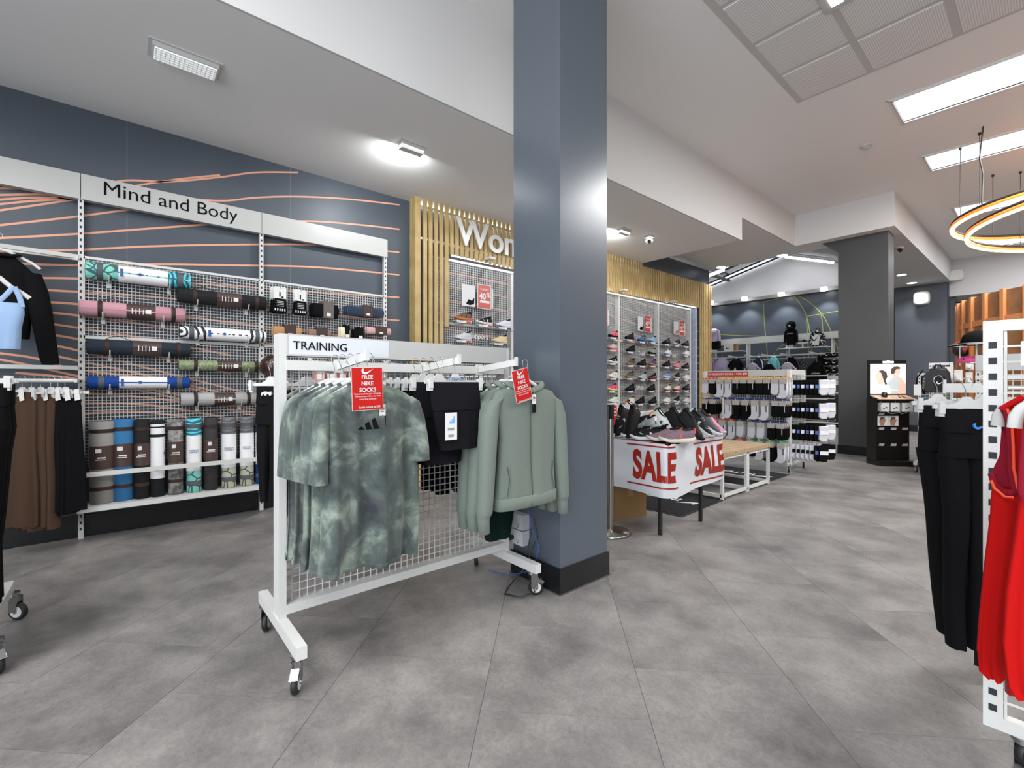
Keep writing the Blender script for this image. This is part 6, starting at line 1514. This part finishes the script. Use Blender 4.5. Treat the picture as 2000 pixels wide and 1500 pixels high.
part('base', MB().cyl((p.x, p.y, ZM-.04), (p.x, p.y, ZM), .07, 18), WHITE2, t); part('lens', MB().cyl((p.x, p.y, ZM-.04), (p.x+.03, p.y-.03, ZM-.09), .03, 14), BLACKP, t)
p = onz(1692, 284, ZU); t = thing('smoke_detector', 'white round smoke detector on the raised ceiling', 'detector', (p.x, p.y, ZU-.05))
part('base', MB().cyl((p.x, p.y, ZU-.02), (p.x, p.y, ZU), .06, 20), WHITE2, t); part('chamber', MB().lathe([(.001, -.045), (.03, -.042), (.045, -.02)], (p.x, p.y, ZU), 20), WHITE2, t)
for i, (u, v, Y_, lab) in enumerate(((1408, 521, 0, 'round downlight at the ceiling edge above the slat end'), (1528, 498, 0, 'round downlight at the ceiling edge, middle'), (1761, 536, 0, 'first of three downlights under the beam'), (1781, 552, 0, 'second of three downlights under the beam'), (1799, 566, 0, 'third of three downlights under the beam'))):
    p = onz(u, v, ZM); t = thing('downlight', lab, 'light', (p.x, p.y, ZM-.02)); part('trim_ring', MB().lathe([(.10, -.012), (.105, 0), (.085, 0)], (p.x, p.y, ZM), 20), WHITE2, t); part('lamp', MB().cyl((p.x, p.y, ZM-.014), (p.x, p.y, ZM-.002), .088, 20), LED, t)
    l = bpy.data.lights.new('downlight_beam', 'SPOT'); l.energy = 60; l.spot_size = 2.2; l.spot_blend = .8; l.shadow_soft_size = .08
    o = bpy.data.objects.new('downlight_beam', l); o.location = (p.x, p.y, ZM-.03); COL.objects.link(o)
WARMN = [(1389, 'at the slat end'), (1454, 'second'), (1526, 'third'), (1609, 'beside the far pillar')]
for u, lab in WARMN:
    v = 591+(u-1389)*(564-591)/(1609-1389); p = ony(u, v, YF-.35); t = thing('spotlight', 'small spotlight on the rail above the mural, '+lab, 'light', (p.x, YF-.35, p.z-.05), 0)
    part('lamp', MB().cyl((p.x, YF-.35, p.z-.06), (p.x, YF-.35, p.z+.04), .09, 16), LED, t); part('arm', MB().box(p.x-.02, p.x+.02, YF-.35, YF-.1, p.z+.03, p.z+.06), WHITE, t)
    l = bpy.data.lights.new('spot', 'SPOT'); l.energy = 55; l.spot_size = 1.5; l.spot_blend = .6; l.shadow_soft_size = .08
    o = bpy.data.objects.new('spot', l); o.location = (p.x, YF-.42, p.z-.08); o.rotation_euler = (.35, 0, 0); COL.objects.link(o)
def speaker(c, lab, s=.15, n=(0, -1, 0)):
    t = thing('wall_speaker', lab, 'speaker', (c.x, c.y, c.z-s*1.2)); 
    R = []
    for y, k in ((-.09, .86), (-.075, 1), (.0, 1), (.06, .7), (.1, .4)): R.append([(k*s*math.copysign(abs(math.cos(a))**.5, math.cos(a)), y, 1.05*k*s*math.copysign(abs(math.sin(a))**.5, math.sin(a))+s*1.2) for a in [2*PI*i/28 for i in range(28)]])
    part('cabinet', MB().rings(R), WHITE2, t, local=True)
    part('grille', MB().rings([[(k*s*.86*math.copysign(abs(math.cos(a))**.5, math.cos(a)), y, .9*k*s*math.copysign(abs(math.sin(a))**.5, math.sin(a))+s*1.2) for a in [2*PI*i/28 for i in range(28)]] for y, k in ((-.09, 1), (-.1, .96))]), mat('grille_white', '#d8d6d0', .7), t, local=True)
    part('bracket', MB().box(-.02, .02, .08, .18, s, s*1.4), WHITE, t, local=True); return t
speaker(ony(1801, 583, 15.28), 'white wall speaker on the dark pier behind the far pillar', .155)
speaker(ony(1868, 538, YF-.32), 'white wall speaker on the fascia under the ring lamp', .14)
p = ony(1866, 616, 16.8); t = thing('exit_sign', 'small dark red exit sign in the rear recess', 'sign', (p.x, 16.8, p.z)); part('box', MB().box(p.x-.09, p.x+.09, 16.78, 16.84, p.z-.06, p.z+.06), mat('exit_red', '#5e2028', .4, emit=('#8a2030', .25)), t); part('emblem', MB().box(p.x-.02, p.x+.03, 16.775, 16.78, p.z-.02, p.z+.02), PAPER, t)
p = ony(1872, 598, 16.7); t = thing('motion_sensor', 'small white sensor below the rear soffit', 'sensor', (p.x, 16.7, p.z)); part('box', MB().box(p.x-.06, p.x+.06, 16.75, 16.85, p.z-.08, p.z+.08), WHITE2, t); part('lens', MB().cyl((p.x, 16.75, p.z), (p.x, 16.73, p.z), .03, 12), PAPER, t)
p = onz(1862, 583, 3.38); t = thing('smoke_detector', 'tiny smoke detector under the rear soffit', 'detector', (p.x, 16.2, 3.34)); part('base', MB().cyl((p.x, 16.2, 3.345), (p.x, 16.2, 3.38), .06, 14), WHITE2, t)
p = onz(1630, -6, ZU); t = thing('recessed_light', 'small lit recessed light among the perforated ceiling panels, top edge', 'light', (p.x, p.y, ZU-.01))
part('frame', MB().box(p.x-.1, p.x+.1, p.y-.2, p.y+.14, ZU-.012, ZU-.006), WHITE2, t); part('lamp', MB().box(p.x-.04, p.x+.04, p.y-.1, p.y+.08, ZU-.016, ZU-.012), LED, t)
# ---- ring lamp
RL = mat('ring_led', '#fff1d8', .5, emit=('#ffb673', 3.2)); RB = mat('ring_black', '#33302c', .5)
def fit(pts):
    (x1, y1), (x2, y2), (x3, y3) = pts
    a = 2*(x2-x1); b = 2*(y2-y1); c = x2*x2-x1*x1+y2*y2-y1*y1; d = 2*(x3-x1); e = 2*(y3-y1); f_ = x3*x3-x1*x1+y3*y3-y1*y1
    det = a*e-b*d; cx = (c*e-b*f_)/det; cy = (a*f_-c*d)/det; return cx, cy, math.hypot(x1-cx, y1-cy)
lamp = thing('ring_lamp', 'large suspended double ring lamp glowing warm white', 'lamp', (1.1, 9, 3.2))
RC = []
for k, (z, P) in enumerate(((3.32, ((1859, 448), (2000, 381), (2000, 465))), (3.14, ((1890, 459), (2000, 402), (2000, 488))))):
    q = [onz(u, v, z) for u, v in P]; cx, cy, r = fit([(a.x, a.y) for a in q]); RC.append((cx, cy, r, z))
    pts = [(cx+r*math.cos(2*PI*i/96), cy+r*math.sin(2*PI*i/96), z) for i in range(96)]
    part('lit_ring', MB().tube([(x, y, z-.012) for x, y, z in pts], .021, 8, True, rb=1.3), RL, lamp); part('ring_body', MB().tube([(x, y, z+.045) for x, y, z in pts], .022, 6, True), RB, lamp); part('ring_halo_edge', MB().tube([(x, y, z+.008) for x, y, z in pts], .027, 8, True), mat('ring_halo_orange', '#ff8a3c', .5, emit=('#ff8030', .6)), lamp)  # orange glowing tube stands in for the halo round the lit ring
    for i in range(4):
        a = 2.4+1.2*i; x, y = cx+r*math.cos(a), cy+r*math.sin(a)
        part('suspension_wire', MB().cyl((x, y, z+.04), (x, y, ZU), .004, 5).cyl((x, y, ZU-.03), (x, y, ZU), .015, 8), RB, lamp)
p = onz(1918, 400, 3.34); cx, cy, r, z = RC[0]
part('power_lead', MB().tube([(p.x, p.y, 3.35), (p.x+.01, p.y, 3.7), (p.x-.02, p.y, 3.9), (p.x+.01, p.y, ZU)], .009, 6), RB, lamp)
l = bpy.data.lights.new('ring_glow', 'POINT'); l.energy = 18; l.color = (1, .86, .7); l.shadow_soft_size = 1.2; o = bpy.data.objects.new('ring_glow', l); o.location = (1.1, 9, 2.95); COL.objects.link(o)
# ================================================================ right-hand side
# curved oak-slat drum
DW = mat('drum_board', '#9a6f4a', .5, noise=(10, '#835c3b', .35, .7)); DF = mat('drum_fin_lit', '#d58a54', .45)  # fin colour has the orange light on the board edges painted in
cx, cy, r = 1.12, 9.0, 1.98
dr = thing('slatted_drum', 'round counter screen of brown boards with orange-lit wood fins', 'screen', (cx, cy, 0))
n = 0
for i in range(20):
    a = math.radians(262-7.4*i)
    if a < math.radians(125): break
    c, s_ = math.cos(a), math.sin(a); tx = Vector((-s_, c, 0)); nn = Vector((c, s_, 0)); p = Vector((cx, cy, 0))+nn*r
    part('board', MB().obox(p+Vector((0, 0, 1.14)), tx*.108, nn*.008, (0, 0, 1.14)), DW, dr)
    part('fin', MB().obox(p+tx*-.127+nn*.012+Vector((0, 0, 1.145)), tx*.022, nn*.03, (0, 0, 1.145)), DF, dr)
    part('rail_block', MB().obox(p+nn*.02+Vector((0, 0, 1.95)), tx*.106, nn*.012, (0, 0, .035)), DF, dr)
# white mesh rack with the backpack
def rack_x(label, x0, x1, Y, top, hd=0, name='rolling_rack'):
    t = thing(name, label, 'rack', ((x0+x1)/2, Y, 0))
    for x in (x0+.015, x1-.015): 
        part('post', MB().box(x-.015, x+.015, Y-.03, Y+.03, .14, top), WHITE, t); part('foot', MB().box(x-.02, x+.02, Y-.32, Y+.32, .1, .14), WHITE, t)
        for yy in (Y-.28, Y+.28): caster(t, x, yy, -1.2, False, .10)
    sm_ = MB(); slots(sm_, x0+.015, Y-.0305, .3, top-.05, .05, .005, .018, 'y'); part('slot_row', sm_, HOLE, t)
    part('mesh_panel', grid_x(Y, x0+.03, x1-.03, .2, top-.03, .045, .003), WHITE, t)
    part('top_rail', MB().box(x0, x1, Y-.02, Y+.02, top-.03, top), WHITE, t); part('bottom_rail', MB().box(x0, x1, Y-.02, Y+.02, .17, .2), WHITE, t)
    if hd: part('header_panel', MB().box(x0, x1, Y-.045, Y-.03, top-hd, top), HDR, t)
    return t
p = ony(1815, 709, 7.9)
r2 = rack_x('white mesh rolling rack with a black backpack, in front of the slatted drum', p.x, -.82, 7.9, p.z)
p2 = ony(1801, 733, 8.9)
r3 = rack_x('small white mesh rack just behind the backpack rack', p2.x, p2.x+.5, 8.6, 1.36)
for k, (u0, u1, v0, v1) in enumerate(((1846, 1862, 716, 738), (1864, 1880, 722, 745), (1886, 1900, 727, 750), (1886, 1902, 705, 722))):
    a = ony(u0, v1, 7.8); b = ony(u1, v0, 7.8); t = thing('packaged_item', '%s pale packet hung on the backpack rack' % ORD[k].replace('frontmost', 'first'), 'packet', (a.x, 7.8, a.z), 0, 'pale packets on the backpack rack')
    part('card', MB().box(a.x, b.x, 7.79, 7.8, a.z, b.z), mat('packet_grey', '#c9c6c1', .5), t); part('blister', MB().box(a.x+.02, b.x-.02, 7.76, 7.79, a.z+.02, (a.z+b.z)/2), PAPER, t)
a = ony(1830, 742, 7.6); t = thing('backpack', 'small black backpack hanging on the mesh rack at right', 'bag', (a.x, 7.62, a.z-.14)); t.scale = (.8, .8, .85)
part('body', puffy([(-.12, -.02), (.13, -.02), (.15, .0), (.155, .14), (.14, .27), (.1, .33), (-.08, .33), (-.13, .27), (-.15, .12), (-.15, .0)], .12), mat('pack_black', '#161617', .35), t, local=True)
part('front_pocket', puffy([(-.02, .02), (.11, .02), (.13, .12), (.1, .22), (0, .24), (-.04, .14)], .19), mat('pack_gloss', '#1e1e20', .15), t, local=True)
part('emblem', swoosh((.0, -.1, .1), (1, 0, 0), (0, 0, 1), .09), PAPER, t, local=True); part('price_tag', MB().box(-.26, -.17, -.09, -.085, -.06, .1), PAPER, t, local=True)
for s_ in (-1, 1): part('strap', MB().tube([(-.13+.04*s_, .02, .3), (-.2+.03*s_, -.03, .2), (-.21+.03*s_, -.02, .05), (-.14, 0, -.04)], .018, 6, rb=.4), SOK, t, local=True)
part('handle', MB().tube([(-.04, .02, .33), (-.02, .0, .38), (.04, .0, .38), (.05, .02, .33)], .008, 6), SOK, t, local=True)
# header rack with pale garments further right
p = ony(1906, 694, 5.4)
r4 = rack_x('white headed rack with pale hanging clothes behind the red garments', p.x, .75, 5.4, p.z, .13)
part('cross_bar', MB().box(p.x, .75, 5.35, 5.38, 1.24, 1.275).box(p.x, .75, 5.33, 5.36, 1.06, 1.10), WHITE, r4)
TONES = ['#d8d2cf', '#c98d8b', '#202022', '#dddad6', '#cdb6ae', '#1d1d1f', '#e1dedb']
for i in range(7):
    x = p.x+.07+.12*i
    t = thing('singlet', '%s small top from the left on the headed rack behind the red garments' % ORD[i].replace('frontmost', 'first'), 'top', (x, 5.2, .6), 0, 'tops on the headed rack')
    m = mat('top_tone_'+TONES[i][1:], TONES[i], .9)
    part('body', MB().rings([superring(0, 0, z, a, b, 18, .8, .006, 4) for z, a, b in ((.45, .06, .02), (.42, .17, .03), (.25, .19, .035), (0, .2, .04))], False, False), m, t, local=True)
    hanger('clothes_hanger', '%s white hanger on the headed rack behind the red garments' % ORD[i].replace('frontmost', 'first'), (x, 5.2, 1.17), 0, .36, False, 'hangers on the headed rack')
part('cross_bar', MB().cyl((p.x, 5.2, 1.17), (.7, 5.2, 1.17), .012, 10), WHITE, r4)
# cap on a stand, ball, pink toy-like cap
c = atd(1915, 668, 4.9); t = thing('cap', 'black cap on a white display stand, right of the oak drum edge', 'cap', (c.x-.03, c.y, c.z-.03), .35); t.scale = (1.25,)*3
part('crown', MB().lathe([(.098, 0), (.10, .04), (.085, .085), (.05, .115), (.001, .125)], (0, 0, 0), 24, caps=False), SOK, t, local=True)
part('peak', MB().prism([(-.085, 0), (.085, 0), (.07, .08), (.0, .105), (-.07, .08)], (-.08, -.0, .006), (0, 1, 0), (-1, 0, -.12), .008), SOK, t, local=True)
part('band', MB().lathe([(.1, .0), (.101, .018)], (0, 0, 0), 24, caps=False), mat('band_grey', '#a8a8a8', .7), t, local=True)
part('stand', MB().cyl((0, 0, -.15), (0, 0, .1), .006, 8).box(-.05, .05, -.05, .05, -.155, -.148), WHITE, t, local=True)
c = atd(1877, 681, 5.9); t = thing('basketball', 'black, red and white ball in a wire holder beside the drum', 'ball', (c.x, c.y, c.z-.1))
bm_ = MB().lathe([(.1*math.sin(PI*i/12)+.0001, -.1*math.cos(PI*i/12)) for i in range(13)], (0, 0, .1), 22); part('ball', bm_, mat('ball_print', '#201e20', .5, noise=(9, '#a8413c', .5, .54)), t, local=True)
part('white_panel', MB().lathe([(.1008, .0), (.098, .03)], (0, 0, .12), 22, caps=False), PAPER, t, local=True); part('holder', MB().cyl((0, -.11, -.12), (0, -.11, .14), .004, 6).tube([(.11*math.cos(a), .11*math.sin(a), .14) for a in [2*PI*i/16 for i in range(16)]], .004, 5, True), WHITE, t, local=True)
c = atd(1893, 701, 5.0); t = thing('pink_shoe', 'bright pink clog-like shoe on top of the white rack', 'shoe', (c.x, c.y, c.z-.03))
part('shell', MB().rings([superring(0, 0, z, a, b, 20, .9, 0, 7, 0, None, (1, 0, 0), (0, 1, 0)) for z, a, b in ((-.01, .09, .04), (.0, .10, .045), (.03, .09, .04), (.055, .05, .03), (.06, .01, .01))]), mat('hot_pink', '#d8478d', .5), t, local=True); part('eyelet', MB().cyl((-.04, -.036, .03), (-.04, -.046, .03), .008, 10), INK, t, local=True)
# ---- nearest rack at the right edge
NY = 2.15; nx0 = -.152; nx1 = 1.05
zt_ = ony(1932, 628, NY).z; zb_ = ony(1911, 1402, NY).z-.005
nr = thing('rolling_rack', 'white slotted-frame mesh rack at the right edge, carrying red garments', 'rack', (.45, NY, 0))
for x in (nx0, nx1): part('post', MB().box(x, x+.045, NY-.018, NY+.018, zb_, zt_), WHITE, nr)
sm_ = MB(); slots(sm_, nx0+.022, NY-.0185, zb_+.03, zt_-.05, .0505, .0095, .021, 'y'); part('slot_row', sm_, HOLE, nr)
part('top_rail', MB().box(nx0+.045, nx1, NY-.018, NY+.018, zt_-.034, zt_), WHITE, nr); part('bottom_rail', MB().box(nx0+.045, nx1, NY-.018, NY+.018, zb_, zb_+.04), WHITE, nr)
part('mesh_panel', grid_x(NY, nx0+.045, nx1, zb_+.04, zt_-.034, .0502, .0028), WHITE, nr)
part('inner_frame', MB().box(nx0+.047, nx0+.053, NY-.01, NY+.01, zb_+.04, zt_-.034), WHITE, nr)
part('back_post', MB().box(nx0+.12, nx0+.16, NY+.5, NY+.54, zb_, zt_), WHITE, nr); part('base_rail', MB().box(nx0+.12, nx1, NY+.5, NY+.54, zb_, zb_+.04).box(nx0+.12, nx0+.16, NY+.02, NY+.5, zb_, zb_+.04), WHITE, nr)
caster(nr, nx0+.085, NY+.0, .9, True, zb_); caster(nr, nx1, NY, .9, True, zb_); caster(nr, nx0+.14, NY+.52, .9, False, zb_)
at_ = atd(1845, 758, 2.3); ab = atd(1950, 758, 2.22)
part('display_arm', MB().bar(ab, at_, .012, .046).obox(at_+Vector((0, 0, .008)), (.006, 0, 0), (0, .008, 0), (0, 0, .034)), WHITE, nr)
part('display_arm', MB().bar((.02, NY, 1.2), (-.02, NY-.5, 1.215), .012, .04), WHITE, nr)
# black leggings hung on the back arm
YAWL = math.atan2(FW.x*-1, FW.y)   # face the aisle
for k, (u, d, w, lab, lg) in enumerate(((1888, 1.86, .085, 'black leggings with a small blue tick at the waist, at the right rack', mat('tick_blue', '#3f7fc8', .5)), (1832, 2.0, .066, 'black leggings with a white tick low on the leg, leftmost at the right rack', None), (1925, 2.02, .12, 'dark leggings partly hidden behind the slotted white post', None))):
    c = atd(u, 808 if k == 0 else 800, d)
    L_ = {0: .96, 1: .98, 2: .9}[k]
    t = make_leggings('leggings', lab, (c.x, c.y, c.z+.015), L_, w*.98, -.95, None, False, BLACKF, .0, .04, lg, (0, .07, 0)[k])
    if k == 1: part('emblem', swoosh((.03, .03, -L_+.19), (0, 1, 0), (0, 0, 1), .045, None, .006), PAPER, t, local=True)
    hanger('clip_hanger', 'clip hanger: '+lab.replace('black ', '').replace('at the right rack', 'right rack').replace('partly ', ''), (c.x, c.y, c.z+.128), -.95, w*2+.06, True, None)
for k, u in enumerate((1850, 1905)):
    pass
# red garments in front of the nearest rack
REDF = mat('red_fleece', '#a80d0c', .85, bump=(60, .12)); REDD = mat('maroon_trim', '#7d1426', .8); ORG = mat('orange_trim', '#e8502a', .7)
def singlet(label, X0, Y0, yaw, zt, Ls, w):
    """sleeveless top seen nearly edge-on; local Y = width, X = depth"""
    t = thing('red_vest', label, 'vest', (X0, Y0, zt-Ls), yaw, None)
    H = Ls
    rws = densify([(.68*H, w*.92, .055), (.62*H, w, .07), (.45*H, w*.98, .075), (.2*H, w*1.02, .08), (0, w*1.1, .085)], 4)
    part('body', MB().rings([superring(0, 0, z, a, b, 44, .8, .014*(1-z/H), 5, .6, None) for z, a, b in rws], False, False), REDF, t, local=True)
    # upper front and back panels with shoulder straps
    for sx_ in (1, -1):
        poly = [(-w*.9, .68*H), (w*.9, .68*H), (w*.55, .76*H), (w*.42, .88*H), (w*.40, H), (w*.22, H), (w*.12, .9*H), (-w*.12, .9*H), (-w*.22, H), (-w*.40, H), (-w*.42, .88*H), (-w*.55, .76*H)]
        mb = MB().prism(poly, (sx_*.035, 0, 0), (0, 1, 0), (sx_*-.08, 0, 1), .006); part('yoke', mb, REDF, t, local=True)
        for q in (-1, 1):
            ln = [(sx_*(.036-.0*i), q*w*a, z*H) for i, (a, z) in enumerate(((.92, .675), (.56, .76), (.43, .88), (.41, 1.0)))]
            ln = [(x-sx_*.08*(z-0)*0+(-sx_*.08*z), y, z) for x, y, z in ln]
            part('armhole_trim', MB().tube(ln, .010, 6, rb=.5), REDD, t, local=True); part('orange_piping', MB().tube([(x+sx_*.004, y-q*.014, z) for x, y, z in ln], .0035, 6), ORG, t, local=True)
    part('armhole_trim', MB().rings([superring(0, 0, z, w*.945, b, 40, .8) for z, b in ((.685*H, .056), (.665*H, .061))], False, False), REDD, t, local=True)
    part('orange_piping', MB().rings([superring(0, 0, z, w*.965, b, 40, .8) for z, b in ((.664*H, .062), (.657*H, .064))], False, False), ORG, t, local=True)
    return t
# the two garments nearest the right edge: built from the outline seen, in planes one behind the other
def panel_garment(name, label, cat, Y, outline, m, th=.035, ncol=14, group=None, amp=.012, ph=0):
    """outline: (v, uL, uR) rows on the plane Y; a closed, softly folded, double-sided body"""
    rows = []
    for v, uL, uR in outline: a = ony(uL, v, Y); b = ony(uR, v, Y); rows.append(((a.x+b.x)/2, a.z, (b.x-a.x)/2, th))
    rows = densify(rows, 4); m_ = len(rows)
    t = thing(name, label, cat, (rows[-1][0], Y, rows[-1][1]), 0, group)
    R = [superring(x, Y, z, max(a, .004), b*(.5+.5*min(1, i/4)), 44, .75, amp*(i/m_), 5.5, ph, None, (1, 0, 0), (0, -1, 0)) for i, (x, z, a, b) in enumerate(rows)]
    part('body', MB().rings(R, True and False, False), m, t); return t, rows
RY = 1.82
t, rr = panel_garment('red_vest', 'red sleeveless top with maroon and orange armhole trim, right edge', 'top', RY,
   [(950, 1938, 1994), (970, 1935, 1994), (1000, 1934, 1992), (1100, 1922, 1985), (1200, 1912, 1972), (1262, 1908, 1968), (1300, 1912, 1966), (1316, 1930, 1964)], REDF)
def strap_path(pts, Y, r, m, nm, rb=.35):
    part(nm, MB().tube([ony(u, v, Y) for u, v in pts], r, 8, rb=rb, up=(0, 1, 0)), m, t)
def flat_panel(pts, Y, th, m, nm):
    P = [ony(u, v, Y) for u, v in pts]; o = P[0]
    part(nm, MB().prism([(q.x-o.x, q.z-o.z) for q in P], o, (1, 0, 0), (0, 0, 1), th), m, t)
flat_panel([(1955, 812), (1968, 806), (1974, 860), (1974, 915), (1982, 962), (1960, 966), (1940, 944), (1939, 917), (1952, 890), (1956, 841)], RY+.025, .006, REDD, 'inner_back')
flat_panel([(1954, 801), (1976, 788), (2000, 776), (2060, 770), (2060, 965), (1984, 965), (1975, 917), (1972, 840), (1964, 806)], RY-.0, .012, REDF, 'shoulder_panel')
strap_path([(1954, 802), (1964, 800), (1971, 824), (1974, 870), (1975, 917), (1983, 956), (1976, 966), (1962, 963), (1942, 945), (1937, 925)], RY-.03, .008, REDD, 'armhole_trim', .6)
strap_path([(1967, 798), (1976, 824), (1979, 870), (1980, 915), (1988, 955)], RY-.036, .003, ORG, 'orange_piping', 1)
strap_path([(1980, 972), (1962, 970), (1942, 953), (1936, 938)], RY-.05, .0035, ORG, 'orange_piping', 1)
strap_path([(1954, 801), (1976, 788), (2000, 776)], RY-.012, .008, REDF, 'shoulder_strap', 1)
part('side_label', MB().box(rr[-8][0]-rr[-8][2]-.004, rr[-8][0]-rr[-8][2]+.004, RY-.03, RY-.02, rr[-8][1]-.03, rr[-8][1]+.01), INK, t)
t2, r2_ = panel_garment('red_vest', 'second red garment filling the right edge of the frame', 'top', 1.66,
   [(795, 2010, 2120), (860, 2000, 2130), (930, 1996, 2135), (1020, 1984, 2140), (1150, 1964, 2150), (1250, 1958, 2150), (1330, 1968, 2150), (1356, 1985, 2150)], REDF, .04, amp=.02, ph=1.2)
t = t2
strap_path([(2006, 840), (2001, 900), (1998, 960), (2004, 975)], 1.61, .010, REDD, 'armhole_trim', .5)
t3, r3_ = panel_garment('red_vest', 'dark red garment behind the two red ones at the right edge', 'top', 1.95,
   [(930, 1975, 2100), (1100, 1965, 2100), (1250, 1962, 2100), (1345, 1962, 2100)], mat('deep_red', '#8f1519', .85, sheen=.2), .03)
for k, (pts, Y, lab) in enumerate((([(1948, 832), (1951, 812), (1960, 800), (1975, 792), (1992, 786)], RY+.01, 'left white hanger end inside the first red garment'), ([(1981, 836), (1984, 814), (1995, 800), (2012, 790), (2040, 775)], 1.70, 'white hanger end inside the second red garment'))):
    h = thing('clothes_hanger', lab, 'hanger', ony(pts[0][0], pts[0][1], Y), 0)
    q = [ony(u, v, Y) for u, v in pts]
    part('body', MB().tube(q, .014, 10, rb=.55, up=(0, 1, 0)), WHITE2, h); part('hook', MB().tube([q[-1], q[-1]+Vector((.03, 0, .06)), q[-1]+Vector((.03, 0, .1))], .002, 6), CHROME, h)
# label of the neighbouring shirt seen in the top right corner
p = ony(1998, 700, 2.0); tg = thing('price_tag_card', 'white card just inside the right edge above the red garments', 'tag', (p.x, 2.0, p.z)); part('card', MB().box(p.x-.004, p.x+.12, 2.0, 2.003, p.z-.02, p.z+.05), PAPER, tg)
